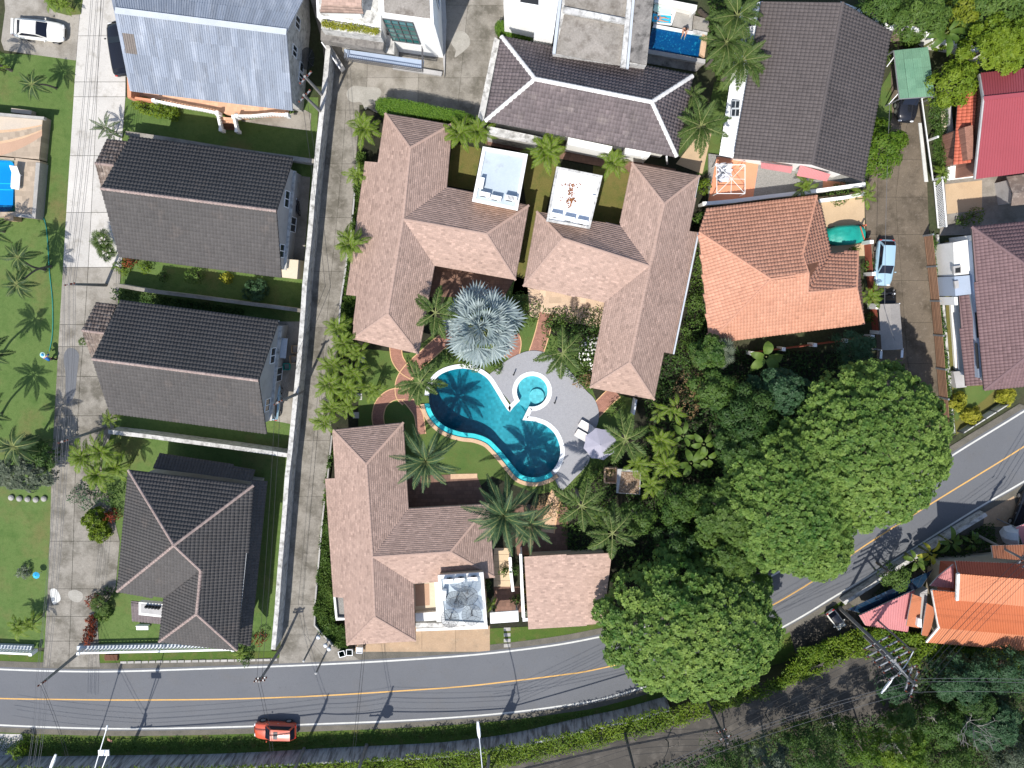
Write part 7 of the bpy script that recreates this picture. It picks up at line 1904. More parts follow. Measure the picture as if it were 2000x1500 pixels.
wire_run('overhead_wires', 'wires from the double power pole down to the lower path poles', [PO, PM, PL, P(900, 1580, 10)], [(-.5, 0), (0, -.3), (.5, 0)], r=.018, m='wire_grey')
wire_run('overhead_wires', 'single pale wire hanging over the silver car and grey canopy', [P(1738, 200, 5), P(1728, 600, 5), P(1748, 665, 4)], [(0, 0)], .2, .02, 'wire_grey')
wire_run('overhead_wires', 'service wires crossing the road towards the left lane pole', [PK, PC], [(-.15, 0), (.15, -.1)], .5, .018); wire_run('overhead_wires', 'service wires crossing the road towards the lane wall pole', [PH, PD], [(-.15, 0), (.15, -.1)], .5, .018); wire_run('overhead_wires', 'service wires crossing the road towards the roadside villa', [PI, P(712, 1255, 3.4)], [(-.12, 0), (.12, -.1)], .5, .018)
def lamp(label, base, h, gz, tip, hz, headL=1.5, headW=.24, arm2=None):
    b = P(*base, gz); t = thing('street_lamp', label, 'street lamp', b); top = Vector((b.x, b.y, gz + h)); e = P(*tip, hz)
    MB().tube([b - Vector((0, 0, .2)), top], [.11, .07], 8).build('mast', 'steel_grey', t)
    d = (e - top); k = top.lerp(e, 1 - headL / d.length)
    MB().tube(crom([top, top.lerp(k, .5) + Vector((0, 0, .3)), k], 4), .045, 6).build('arm', 'lamp_white', t)
    dn = (e - k).normalized(); s = Vector((-dn.y, dn.x, 0)).normalized()
    mb = MB(); rings = []
    for f, w, hh in ((0, .06, .06), (.15, headW * .5, .10), (.6, headW * .55, .11), (1, headW * .32, .07)):
        p = k.lerp(e, f); rings.append([p - s * w + Vector((0, 0, -hh * .5)), p + s * w + Vector((0, 0, -hh * .5)), p + s * w * .7 + Vector((0, 0, hh)), p - s * w * .7 + Vector((0, 0, hh))])
    fs = [(i * 4 + j, i * 4 + (j + 1) % 4, i * 4 + 4 + (j + 1) % 4, i * 4 + 4 + j) for i in range(3) for j in range(4)] + [(3, 2, 1, 0), (12, 13, 14, 15)]
    mb.add([p for r in rings for p in r], fs); mb.build('lamp_head', 'lamp_white', t)
    return t, top
t, tp = lamp('street lamp with a square lower fitting and a hanging sign at lower left', (242, 1490), 7.4, 0, (210, 1416), 8.2, .6, .16)
p = P(203, 1470, 7.0); MB().box((p.x, p.y, 7.0), (1.0, .55, .14)).build('flood_light', 'lamp_white', t); MB().beam(p + Vector((.4, 0, 0)), Vector((tp.x, tp.y, 7.0)), .07, .07).build('bracket', 'lamp_white', t)
p = P(214, 1446, 6.5); q_ = [(-.36, 0, 0), (0, 0, -.62), (.36, 0, 0), (0, 0, .62)]; d = Vector((.6, -.8, 0))
mb = MB(); fr_ = [p + Vector((x * .6, -.25 * 0 + (0), z * .6)) + Vector((0, z * .75, 0)) for x, _, z in q_]; mb.face(fr_); mb.face([a - Vector((0, .03, .04)) for a in fr_[::-1]]); s_ = mb.build('diamond_sign', 'brick_red', t)
t, tp = lamp('street lamp with a long slim head over the road verge at the middle', (958, 1500), 8.0, TZ, (933, 1409), 8.6, 1.5, .32)
t, tp = lamp('street lamp head poking up at the bottom left edge', (132, 1540), 7.0, TZ, (109, 1473), 8.2, 1.4, .3)
t, tp = lamp('street lamp with a pale slim head below the double power pole', (1690, 1190), 9.5, 0, (1721, 1354), 9.5, 1.6, .2)
t = thing('solar_lamp', 'short white lamp post on the verge between red car and poles', 'street lamp', P(443, 1478, 0)); b = P(443, 1478, 0); MB().tube([b, b + Vector((0, 0, 3.4))], .05, 6).build('mast', 'lamp_white', t); MB().box((b.x, b.y, 3.4), (.5, .2, .06)).build('lamp_head', 'steel_grey', t)

# ------------------------------------------------------------------ people
def person(label, loc, rz, J, clothes, hair='hair_dark', hat=None):
    """one skinned body; J: joint name -> (x, y, z, radius); clothing and hair are children"""
    edges = [('pelvis', 'waist'), ('waist', 'chest'), ('chest', 'neck'), ('neck', 'head'), ('head', 'crown')]
    for s in ('l', 'r'):
        edges += [('pelvis', 'hip' + s), ('hip' + s, 'knee' + s), ('knee' + s, 'ankle' + s), ('ankle' + s, 'toe' + s), ('chest', 'shoulder' + s), ('shoulder' + s, 'elbow' + s), ('elbow' + s, 'wrist' + s), ('wrist' + s, 'palm' + s)]
        w = Vector(J['wrist' + s][:3]); p = Vector(J['palm' + s][:3]); d = (p - w).normalized(); side = d.cross(Vector((0, 0, 1))); side = side.normalized() if side.length > .1 else Vector((1, 0, 0))
        for k, (o, ln) in enumerate(((-.035, .075), (-.012, .09), (.012, .085), (.035, .065))):
            a = p + side * o + d * .02; J['f%d%s' % (k, s)] = (*(a + d * ln * .5), .011); J['g%d%s' % (k, s)] = (*(a + d * ln - Vector((0, 0, .02))), .008)
            edges += [('palm' + s, 'f%d%s' % (k, s)), ('f%d%s' % (k, s), 'g%d%s' % (k, s))]
        J['th' + s] = (*(w.lerp(p, .5) + side * .05 + d * .01), .012); edges.append(('palm' + s, 'th' + s))
    names = list(J); idx = {n: i for i, n in enumerate(names)}
    me = bpy.data.meshes.new('body'); me.from_pydata([J[n][:3] for n in names], [(idx[a], idx[b]) for a, b in edges], [])
    tmp = bpy.data.objects.new('body', me); COL.objects.link(tmp)
    md = tmp.modifiers.new('skin', 'SKIN'); sv = me.skin_vertices[0].data
    for n in names: sv[idx[n]].radius = (J[n][3], J[n][3]); sv[idx[n]].use_root = (n == 'pelvis')
    tmp.modifiers.new('sub', 'SUBSURF').levels = 1
    dg = bpy.context.evaluated_depsgraph_get(); m2 = bpy.data.meshes.new_from_object(tmp.evaluated_get(dg))
    bpy.data.objects.remove(tmp); m2.materials.clear(); m2.materials.append(MATS['skin'])
    for p in m2.polygons: p.use_smooth = True
    t = thing('person', label, 'person', loc, rz); link('body', m2, t, True)
    hd = Vector(J['head'][:3]); cr = Vector(J['crown'][:3]); ax = (cr - hd).normalized()
    hc = hd + ax * .06
    mb = MB(); mb.smooth = True; mb.ball(hc + Vector((-.02, 0, .015)), .118, 10, 8, sz=1.05); mb.build('hair', hair, t, True)
    fwd = Vector((math.cos(0), 0, 0))
    for y in (-.035, .035): MB().ball(hd + Vector((.098, y, .03)), .014, 6, 4).build('eye', 'hair_dark', t, True)
    MB().ball(hd + Vector((.112, 0, .0)), .018, 6, 4, sz=1.3).build('nose', 'skin', t, True); MB().ball(hd + Vector((.1, 0, -.045)), .018, 6, 4, sy=1.6, sz=.5).build('mouth', 'swim_maroon', t, True)
    for nm, m, segs in clothes:
        for seg in segs:
            mb = MB(); mb.smooth = True; mb.tube([J[a][:3] for a in seg], [J[a][3] * 1.12 + .012 for a in seg], 10); mb.build(nm, m, t, True)
    if hat:
        mb = MB(); mb.smooth = True; b = hc + Vector((0, 0, .03)); mb.tube([b, b + Vector((0, 0, .02))], [.27, .26], 16); mb.build('hat_brim', 'hat_rim', t, True)
        mb = MB(); mb.smooth = True; mb.ball(b + Vector((0, 0, .03)), .15, 12, 8, sz=.8); mb.build('hat', hat, t, True)
    return t
# woman sitting on the pool edge, legs over the water, facing the pool (local +x = facing)
J = dict(pelvis=(0, 0, .12, .13), waist=(.02, 0, .30, .115), chest=(.06, 0, .50, .13), neck=(.10, 0, .66, .05), head=(.14, 0, .76, .085), crown=(.16, 0, .87, .075))
for s, y in (('l', 1), ('r', -1)):
    J.update({'hip' + s: (.04, .11 * y, .10, .10), 'knee' + s: (.46, .12 * y, .12, .062), 'ankle' + s: (.60, .14 * y, -.22, .042), 'toe' + s: (.78, .15 * y, -.26, .03), 'shoulder' + s: (.05, .19 * y, .56, .06), 'elbow' + s: (.02, .27 * y, .32, .042), 'wrist' + s: (.20, .25 * y, .16, .03), 'palm' + s: (.28, .23 * y, .15, .032)})
c = P(1338, 58, .6); person('woman in a maroon swimsuit sitting on the edge of the navy pool', (c.x, c.y, .50), math.radians(-100), J, [('swimsuit', 'swim_maroon', [('pelvis', 'waist', 'chest')])])
# person lying on the towel, partly under the roof edge
J = dict(pelvis=(0, 0, .13, .125), waist=(-.2, 0, .14, .115), chest=(-.42, 0, .17, .13), neck=(-.60, 0, .22, .05), head=(-.71, 0, .25, .085), crown=(-.81, 0, .28, .075))
for s, y in (('l', 1), ('r', -1)):
    J.update({'hip' + s: (.06, .10 * y, .12, .10), 'knee' + s: (.48, .14 * y, .24 if y > 0 else .13, .062), 'ankle' + s: (.88, .13 * y, .08, .04), 'toe' + s: (.95, .15 * y, .2, .03), 'shoulder' + s: (-.48, .20 * y, .16, .06), 'elbow' + s: (-.26, .29 * y, .12, .042), 'wrist' + s: (-.04, .30 * y, .11, .03), 'palm' + s: (.05, .29 * y, .11, .032)})
c = P(1287, 37, .7); person('person lying on a blue towel lounger above the navy pool', (c.x, c.y, .60), math.radians(-8), J, [('trunks', 'shirt_blue', [('pelvis', 'waist')])])
# gardener bending over the hose
J = dict(pelvis=(0, 0, .92, .14), waist=(.10, 0, 1.06, .14), chest=(.32, 0, 1.24, .16), neck=(.46, 0, 1.33, .055), head=(.55, 0, 1.38, .09), crown=(.62, 0, 1.47, .08))
for s, y in (('l', 1), ('r', -1)):
    J.update({'hip' + s: (.0, .12 * y, .88, .11), 'knee' + s: (.08 + .1 * y, .14 * y, .48, .075), 'ankle' + s: (-.02 + .14 * y, .15 * y, .08, .05), 'toe' + s: (.18 + .14 * y, .17 * y, .04, .04), 'shoulder' + s: (.36, .21 * y, 1.27, .07), 'elbow' + s: (.44, .30 * y, 1.0, .048), 'wrist' + s: (.62, .22 * y, .86, .034), 'palm' + s: (.70, .19 * y, .82, .036)})
c = P(93, 703, 1.2); person('gardener in a blue sun hat and dark trousers bending over the lawn hose', (c.x, c.y, 0), math.radians(120), J,
     [('shirt', 'shirt_blue', [('pelvis', 'waist', 'chest'), ('shoulderl', 'elbowl'), ('shoulderr', 'elbowr')]), ('trousers', 'trouser_black', [('hipl', 'kneel', 'anklel'), ('hipr', 'kneer', 'ankler')])], hat='hat_blue')

t = thing('plastic_barrier', 'small red plastic barrier between the teal covered car and the lane', 'barrier', P(1684, 455, 0))
for k in range(4): MB().beam(P(1680, 442, .25 + .28 * k), P(1688, 468, .25 + .28 * k), .06, .16).build('slat', 'red_tile', t)
for q_ in ((1680, 442), (1688, 468)): p = P(*q_, 0); MB().box((p.x, p.y, .62), (.14, .14, 1.24)).build('post', 'red_tile', t)
# ------------------------------------------------------------------ the great trees
crown_tree('huge dense domed tree beside the road bend, its crown the largest of all', 1724, 882, 10.0, 7.5, 8.2, 7.6, 'leaf_big_tree', 1, dens=21, leafL=.27, leafW=.13, lobes=260, bump=.62, trunk=.5, tintmix=(.05, .55), group='great domed trees by the road')
crown_tree('broad dense domed tree left of the largest crown, over the dark garden', 1560, 985, 8.6, 6.8, 7.8, 7.2, 'leaf_big_tree', 2, dens=21, leafL=.27, leafW=.13, lobes=210, bump=.65, trunk=.5, tintmix=(-.15, .55), group='great domed trees by the road')
crown_tree('great round tree spreading over the main road below the garage', 1360, 1242, 8.0, 9.3, 7.7, 8.4, 'leaf_big_tree', 3, dens=16, leafL=.33, leafW=.16, lobes=130, bump=1.0, trunk=.5, tintmix=(.0, .65), group='great domed trees by the road')
crown_tree('smaller bright green dome at the lower left of the great trees', 1605, 1075, 7.2, 3.6, 3.5, 5.4, 'leaf_big_tree', 4, dens=21, leafL=.27, leafW=.13, lobes=60, bump=.6, tintmix=(.05, .5))
for i, (x, y, z, r, h, m, tm, lab) in enumerate((
        (1462, 810, 5.5, 3.6, 5.0, 'leaf_deep', (-.1, .6), 'feathery dark green tree left of the largest crown'),
        (1530, 770, 5.0, 3.0, 4.6, 'leaf_bluegreen', (-.5, .4), 'deep bluish feathery tree below the orange roof'),
        (1400, 765, 4.6, 2.3, 4.0, 'leaf_mid', (-.3, .5), 'mid green bushy tree at the left rim of the dark garden'),
        (1465, 890, 6.2, 3.0, 5.0, 'leaf_deep', (.1, .6), 'dark tree with bright leaf tips right of the banana plants'),
        (1330, 985, 4.4, 2.6, 4.2, 'leaf_mid', (-.5, .5), 'dark leafy tree below the banana plants'),
        (1425, 1010, 6.8, 3.7, 5.6, 'leaf_mid', (-.2, .6), 'dark tree between the road tree and the broad dome'),
        (1330, 1070, 4.5, 2.6, 4.2, 'leaf_deep', (.0, .6), 'dark leafy tree right of the garage'),
        (1425, 1090, 6.4, 3.0, 5.0, 'leaf_mid', (-.2, .6), 'mid green tree on the upper rim of the road tree'),
        (1250, 1015, 4.2, 1.7, 3.6, 'leaf_mid', (-.2, .6), 'leafy tree just below the pump house'),
        (1390, 690, 4.0, 1.8, 3.2, 'leaf_mid', (-.2, .6), 'leafy tree below the left corner of the orange roof'))):
    crown_tree(lab, x, y, z, r, r * .95, h, m, 20 + i, int(r * r * 190), kind='rosette' if i % 2 else 'leaf', leafL=.30 if i % 2 else .34, leafW=.12, lobes=10, trunk=.16, tintmix=tm)
# upper right corner
crown_tree('lime green round bush tree beside the green carport', 1868, 160, 4.4, 2.3, 2.3, 3.8, 'leaf_lime', 41, 2600, 'leaf', .32, .13, 12, trunk=.14, tintmix=(.1, .6))
crown_tree('yellow green tree with upright sprays at the upper right edge', 1958, 80, 6.0, 3.2, 2.6, 5.0, 'leaf_lime', 42, 2600, 'rosette', .34, .13, 14, trunk=.2, tintmix=(.25, .5))
crown_tree('mid green tree in the far upper right corner', 1960, 6, 6.0, 3.6, 2.6, 5.0, 'leaf_mid', 43, 2200, 'leaf', .36, .14, 10, trunk=.2)
crown_tree('soft green feathery tree above the zigzag wall', 1800, 26, 5.5, 3.4, 2.2, 4.6, 'leaf_mid', 44, 2600, 'leaf', .42, .10, 10, trunk=.2, tintmix=(-.1, .5))
crown_tree('soft green feathery tree behind the largest dark roof corner', 1725, 12, 5.0, 2.4, 1.8, 4.2, 'leaf_mid', 45, 1500, 'leaf', .42, .10, 8, trunk=.16, tintmix=(-.2, .5))
crown_tree('yellow brown tree at the top edge near the corner', 1890, 14, 5.0, 1.8, 1.8, 4.2, 'leaf_yellow', 46, 900, 'leaf', .34, .12, 8, trunk=.16, tintmix=(-.9, .4))
crown_tree('bushy tree between largest dark roof and wet lane', 1722, 292, 3.8, 2.5, 2.7, 3.6, 'leaf_lime', 47, 2400, 'leaf', .34, .13, 12, trunk=.14, tintmix=(-.5, .6))
crown_tree('bluish round shrub tree at the foot of the orange roof', 1672, 678, 3.0, 2.1, 1.9, 2.8, 'leaf_bluegreen', 48, 1800, 'leaf', .30, .10, 10, trunk=.12, tintmix=(.1, .6))
crown_tree('tree shading the forecourt left of the orange tiers', 1752, 1128, 4.2, 1.5, 1.4, 3.2, 'leaf_mid', 49, 900, 'leaf', .32, .12, 8, trunk=.14)
# left lawn trees
crown_tree('frangipani like tree with grey green leaf tips on the left lawn', 35, 928, 3.6, 3.2, 1.9, 2.4, 'leaf_grey', 51, 900, 'rosette', .30, .11, 14, trunk=.14, tintmix=(.2, .7), bark='trunk_pale')
crown_tree('deep green bushy tree beside the left lane', 80, 890, 3.2, 1.6, 1.6, 3.0, 'leaf_deep', 52, 900, 'leaf', .32, .12, 8, trunk=.12, tintmix=(.3, .5))
# lower right scrub beyond the terrace path
k = 0
for (x, y, r, m, tm, lab) in ((1880, 1330, 3.2, 'leaf_bluegreen', (-.5, .5), 'bluish scrub tree right of the lower path'), (1975, 1310, 3.0, 'leaf_bluegreen', (-.7, .4), 'dark bluish scrub tree at the right edge below the orange tiers'),
        (1840, 1420, 2.8, 'leaf_mid', (-.7, .5), 'dark scrub tree with bare twigs beside the path end'), (1940, 1420, 3.4, 'leaf_bluegreen', (-.3, .6), 'grey green scrub tree near the lower right corner'),
        (1990, 1485, 3.0, 'leaf_grey', (-.5, .5), 'greyish scrub tree in the lower right corner'), (1860, 1490, 2.8, 'leaf_mid', (-.1, .6), 'mid green scrub tree at the bottom edge right'), (1770, 1480, 2.6, 'leaf_lime', (-.6, .6), 'yellowish green scrub tree at the bottom edge'),
        (1690, 1470, 2.2, 'leaf_lime', (-.9, .5), 'olive yellow scrub tree at the bottom edge'), (1600, 1490, 2.6, 'leaf_mid', (-.2, .6), 'mid green scrub tree on the bottom edge below the path'), (1500, 1505, 2.6, 'leaf_grey', (-.5, .6), 'grey twiggy scrub tree on the bottom edge left'),
        (1640, 1430, 1.8, 'leaf_deep', (0, .6), 'dark scrub tree hanging over the path shadow'), (1560, 1440, 1.6, 'leaf_deep', (.1, .6), 'small dark scrub tree at the shadowed path side'), (1760, 1400, 1.6, 'leaf_mid', (-.4, .6), 'small scrub tree at the path corner'), (1420, 1492, 2.2, 'leaf_deep', (0, .6), 'dark scrub tree at the bottom edge beside the path, leftmost of all'), (1745, 1345, 1.7, 'leaf_bluegreen', (-.4, .6), 'dark bluish scrub tree beside the top of the double power pole'), (1905, 1375, 2.2, 'leaf_deep', (-.2, .6), 'dark scrub tree just right of the dead tree')):
    crown_tree(lab, x, y, TZ + (6.4 if y > 1462 and x < 1800 else 2.8), r, r * .85, 5.5 if y > 1462 and x < 1800 else 3.8, m, 60 + k, int(r * r * 95), kind='leaf' if k % 3 else 'rosette', leafL=.32, leafW=.10, lobes=9, trunk=.12, bark='trunk_pale' if k % 4 == 2 else 'bark_dark', tintmix=tm, base=(x, y + 3, TZ)); k += 1
for i, (x, y, lab) in enumerate(((1862, 1375, 'bare pale branched dead tree standing in the scrub at lower right'), (1700, 1440, 'small bare twiggy tree by the path below the power pole'), (1300, 1445, 'small bare grey tree beside the lower path'), (1495, 1395, 'bare dark twiggy tree on the lower path edge'))):
    b = P(x, y, TZ); t = thing('bare_tree', lab, 'tree', b); rnd = random.Random(i); mb = MB()
    def br(p, d, L, r, n):
        e = p + d * L; mb.tube([p, p.lerp(e, .5) + Vector((rnd.uniform(-.1, .1) * L, rnd.uniform(-.1, .1) * L, 0)), e], [r, r * .8, r * .55], 5)
        if n:
            for _ in range(3): br(e, (d + Vector((rnd.uniform(-.9, .9), rnd.uniform(-.9, .9), rnd.uniform(-.3, .3)))).normalized(), L * rnd.uniform(.55, .8), r * .55, n - 1)
    br(Vector((0, 0, -.1)), Vector((0, 0, 1)), 1.5 if i else 2.4, .09 if i else .13, 4 if i == 0 else 3); mb.build('branches', 'trunk_pale' if i == 0 else 'trunk_grey', t, True)

# ------------------------------------------------------------------ palms
cg = 'coconut palms on the left lawn'
palm('coconut palm on the upper left lawn, its trunk pointing at the lane', 63, 165, 3.4, 'coconut', .72, 12, 1, (110, 172), cg, trunk=.10)
palm('upper of two leaning coconut palms in the middle of the left lawn', 36, 503, 4.2, 'coconut', .85, 14, 2, (88, 527), cg, trunk=.11)
palm('lower of two leaning coconut palms in the middle of the left lawn', 34, 556, 4.6, 'coconut', .85, 13, 3, (99, 520), cg, trunk=.11)
palm('coconut palm at the left edge whose trunk foot shows below its shadow', -22, 690, 5.0, 'coconut', 1., 12, 4, (2, 694), cg, trunk=.12)
palm('coconut palm off the left edge above the brown fronded one', -25, 806, 5.0, 'coconut', 1., 12, 5, (3, 808), cg, trunk=.12)
palm('brownish coconut palm beside the frangipani like tree', 28, 872, 5.2, 'coconut', 1.1, 13, 6, (76, 862), cg, trunk=.13)
palm('coconut palm off the left edge with fronds near the pool terrace', -20, 452, 4.5, 'coconut', .9, 11, 7, (8, 452), cg, trunk=.12)
palm('palm at the top left edge shading the driveway corner', -34, 112, 4.0, 'areca', 1.0, 14, 8, None, None)
gp = 'feather palms round the pool'
palm('feather palm between the left villa and the silver fan palm', 850, 611, 5.2, 'foxtail', 1.0, 8, 9, None, gp, (-.15, .25), .16)
palm('feather palm leaning over the left end of the pool', 820, 746, 5.6, 'foxtail', 1.0, 9, 10, None, gp, (-.15, .3), .16)
palm('feather palm on the far side of the pool deck beside the white flowers', 1099, 689, 5.2, 'foxtail', 1.0, 7, 11, None, gp, (-.15, .25), .16)
palm('feather palm right of the parasol with a pale bare midrib', 1221, 858, 5.6, 'foxtail', 1.1, 8, 12, None, gp, (-.15, .25), .16)
palm('feather palm below the pool deck, left of its darker neighbour', 1136, 988, 6.2, 'foxtail', 1.15, 9, 13, None, gp, (-.15, .3), .17)
palm('feather palm above the garage corner', 1196, 1042, 6.0, 'foxtail', 1.15, 9, 14, None, gp, (-.15, .3), .17)
palm('large dark date palm over the roadside villa and lawn', 832, 900, 6.2, 'date', 1.0, 22, 15, None, 'dark date palms', (-.25, 1.1), .22)
palm('largest dark date palm, with a bushy double crown above the garage walkway', 985, 1005, 6.6, 'date', 1.12, 26, 16, None, 'dark date palms', (-.25, 1.15), .24)
palm('dark date palm crowded against the largest one on its right', 1035, 1022, 5.8, 'date', .85, 18, 17, None, 'dark date palms', (-.2, 1.0), .2)
palm('silver blue fan palm with a huge round crown above the pool', 940, 636, 3.6, 'silver', 1.42, 38, 18, None, None, (-.30, 1.42), .3)
for i, (x, y, z, s, n, lab) in enumerate(((1448, 118, 6.0, .95, 15, 'upper queen palm beside the largest dark roof'), (1418, 84, 6.4, .85, 14, 'queen palm at the top, next to the navy pool'), (1440, 30, 6.4, .9, 14, 'queen palm cut by the top edge beside the largest dark roof'), (1368, 246, 5.6, 1.0, 14, 'queen palm with spreading fronds right of the grey brown hip roof'), (1352, 186, 5.0, .55, 9, 'small queen palm at the corner of the grey brown hip roof'))):
    palm(lab, x, y, z, 'queen', s, n, 30 + i, None, 'queen palms by the largest dark roof', (-.2, .8), .16)
ag = 'bright areca palms along the villas'
for i, (x, y, z, s, n, k, lab) in enumerate(((712, 251, 3.0, 1.0, 16, 'areca', 'bright areca palm at the top corner of the left shingle villa'), (697, 343, 2.4, .75, 14, 'areca', 'bright areca palm halfway up the middle lane'), (684, 477, 3.6, 1.05, 17, 'areca', 'bright areca palm overhanging the lane beside the left shingle villa'),
        (897, 262, 3.0, 1.0, 16, 'areca', 'left half of the broad areca clump behind the left villa'), (935, 258, 3.0, 1.0, 16, 'areca', 'right half of the broad areca clump behind the left villa'), (1068, 297, 3.2, 1.25, 20, 'areca', 'broad areca palm between the two flat roof decks'), (1198, 318, 2.8, .95, 16, 'areca', 'areca palm right of the white flat roof deck'),
        (662, 640, 2.8, .9, 15, 'areca', 'uppermost areca palm of the lane side clump'), (672, 668, 3.0, .9, 15, 'areca', 'areca palm second from the top in the lane side clump'), (700, 690, 2.6, .8, 13, 'areca', 'areca palm at the lower left corner of the left villa'), (650, 712, 3.0, .9, 15, 'areca', 'areca palm on the lane side, level with the manhole'), (690, 730, 3.0, .9, 15, 'areca', 'areca palm on the garden side, level with the manhole'),
        (646, 750, 3.2, 1.1, 17, 'areca', 'largest areca palm of the lane side clump'), (680, 758, 3.0, .95, 15, 'areca', 'areca palm beside the white slab'), (648, 795, 2.8, .9, 15, 'areca', 'areca palm where the lane pole shadow ends'), (680, 790, 2.6, .8, 13, 'areca', 'areca palm left of the square slab in shadow'), (634, 822, 2.8, .85, 15, 'areca', 'lowest areca palm at the villa corner by the lane'), (730, 762, 2.2, .7, 13, 'areca', 'small lone areca palm on the grass left of the brick paths'),
        (1245, 905, 3.6, .9, 14, 'areca', 'areca palm right of the parasol palm'), (1290, 860, 3.6, 1., 15, 'areca', 'upper areca palm in the bright clump right of the pool'), (1300, 905, 3.8, 1., 15, 'areca', 'lower areca palm in the bright clump right of the pool'), (1270, 945, 3.4, .9, 14, 'areca', 'areca palm right of the pump house'),
        (1315, 800, 3.4, .75, 12, 'lime', 'yellow leaved palm near the villa gutter corner'), (1290, 805, 3.0, .6, 11, 'lime', 'small yellow leaved palm under the villa gutter corner'),
        (1410, 690, 3.8, 1., 12, 'dryfan', 'grey green fan palm with yellow tips below the orange roof'), (1365, 700, 3.2, .8, 11, 'fan', 'small fan palm left of the grey green one'),
        (1700, 578, 2.2, .8, 13, 'areca', 'areca palm between the red fence and the orange roof'), (1570, 364, 1.6, .7, 16, 'lime', 'yellow green plant on the white terrace wall'), (1690, 380, 2.0, .7, 12, 'lime', 'yellow green plant at the lane corner'))):
    palm(lab, x, y, z, k, s, int(n * 1.6) if k == 'areca' else n, 50 + i, None, ag if k == 'areca' else None, (.05, 1.25), .07, 'rachis', stems=3 if k in ('areca', 'lime') else 1, spread=.25)
for i, (x, y, z, s, n, lab) in enumerate(((165, 890, 2.8, 1., 14, 'yellow green palm clump on the left lane, left part'), (200, 880, 3.0, 1.05, 14, 'yellow green palm clump on the left lane, upper right part'), (195, 925, 3.0, 1.05, 15, 'yellow green palm clump on the left lane, lower part'), (232, 912, 2.6, .85, 12, 'yellow green palm at the hipped house corner'),
        (40, 1224, 1.8, .75, 13, 'left yellow green palm at the lower left lawn corner'), (62, 1215, 1.8, .65, 12, 'right yellow green palm at the lower left lawn corner'), (105, 3, 1.2, .55, 12, 'left yellow plant on the top left grass island'), (128, 10, 1.2, .5, 12, 'right yellow plant on the top left grass island'), (-8, 130, 1.2, .6, 11, 'yellow plant at the left edge below the driveway'))):
    palm(lab, x, y, z, 'lime', s, int(n * 1.5), 90 + i, None, 'yellow green palms along the left lane', (.0, 1.2), .06, 'rachis', stems=3, spread=.2)
for i, (x, y, z, k, s, n, lab) in enumerate(((208, 250, 1.8, 'date', .45, 12, 'small dark palm where lane meets the first twin house'), (222, 262, 1.6, 'date', .35, 10, 'smaller dark palm behind the lane palm by the porch'), (200, 470, 1.8, 'fan', .9, 14, 'upper pale fan palm beside the first twin house'), (208, 492, 1.8, 'fan', .8, 12, 'lower pale fan palm beside the first twin house'), (162, 667, .8, 'fan', .4, 9, 'tiny fan palm at the porch of the lower twin house'), (215, 818, 1.6, 'areca', .7, 12, 'small palm at the lower corner of the lower twin house'), (195, 1180, 1.6, 'fan', .8, 14, 'spiky green fan plant amid the red crotons'), (470, 1276, 1.6, 'areca', .55, 12, 'dark palm at the front corner of the hipped house'),
        (958, 1180, 1.4, 'areca', .55, 10, 'small palm squeezed beside the dish roof'), (1838, 340, 1.4, 'lime', .55, 11, 'yellow green palm at the gate by the crimson roof'), (1740, 30, 3.2, 'date', .6, 14, 'dusty palm behind the wall at the largest dark roof'), (1880, 36, 3.6, 'areca', .9, 12, 'palm above the banana plant at upper right'))):
    palm(lab, x, y, z, k, s, n, 110 + i, None, None, (-.1, 1.1), .07)
# ------------------------------------------------------------------ banana-like plants
for i, (x, y, z, L, W, n, tn, lab) in enumerate(((1335, 852, 3.2, 1.5, .55, 5, .5, 'upper left banana plant in the dark garden'), (1375, 868, 3.4, 1.6, .6, 5, .6, 'upper right banana plant in the dark garden'), (1350, 905, 3.0, 1.7, .6, 6, .3, 'largest banana plant with glossy paddles in the dark garden'), (1380, 895, 3.0, 1.5, .6, 5, .8, 'yellowing banana plant in the dark garden'), (1497, 697, 2.8, 1.7, .9, 5, .7, 'bright big leaved plant below the orange roof fence'),
        (1852, 62, 4.2, 2.0, .55, 7, -.1, 'banana plant with long dark paddles above the zigzag wall'), (1820, 1082, 2.4, 1.5, .5, 6, .9, 'orange tinged banana plant beside the orange tiers'), (1790, 1095, 2.2, 1.3, .45, 6, .7, 'yellow green banana plant near the glass roof'), (1860, 1060, 2.4, 1.5, .5, 6, .2, 'green banana plant at the right of the orange tinged one'), (1900, 1060, 2.2, 1.2, .4, 6, -.1, 'dark green banana plant by the upper orange tier'))):
    banana(lab, x, y, z, 200 + i, n, L, W, 'leaf_yellow' if tn > .85 and i == 6 else 'leaf_mid', tint=tn, group=None)
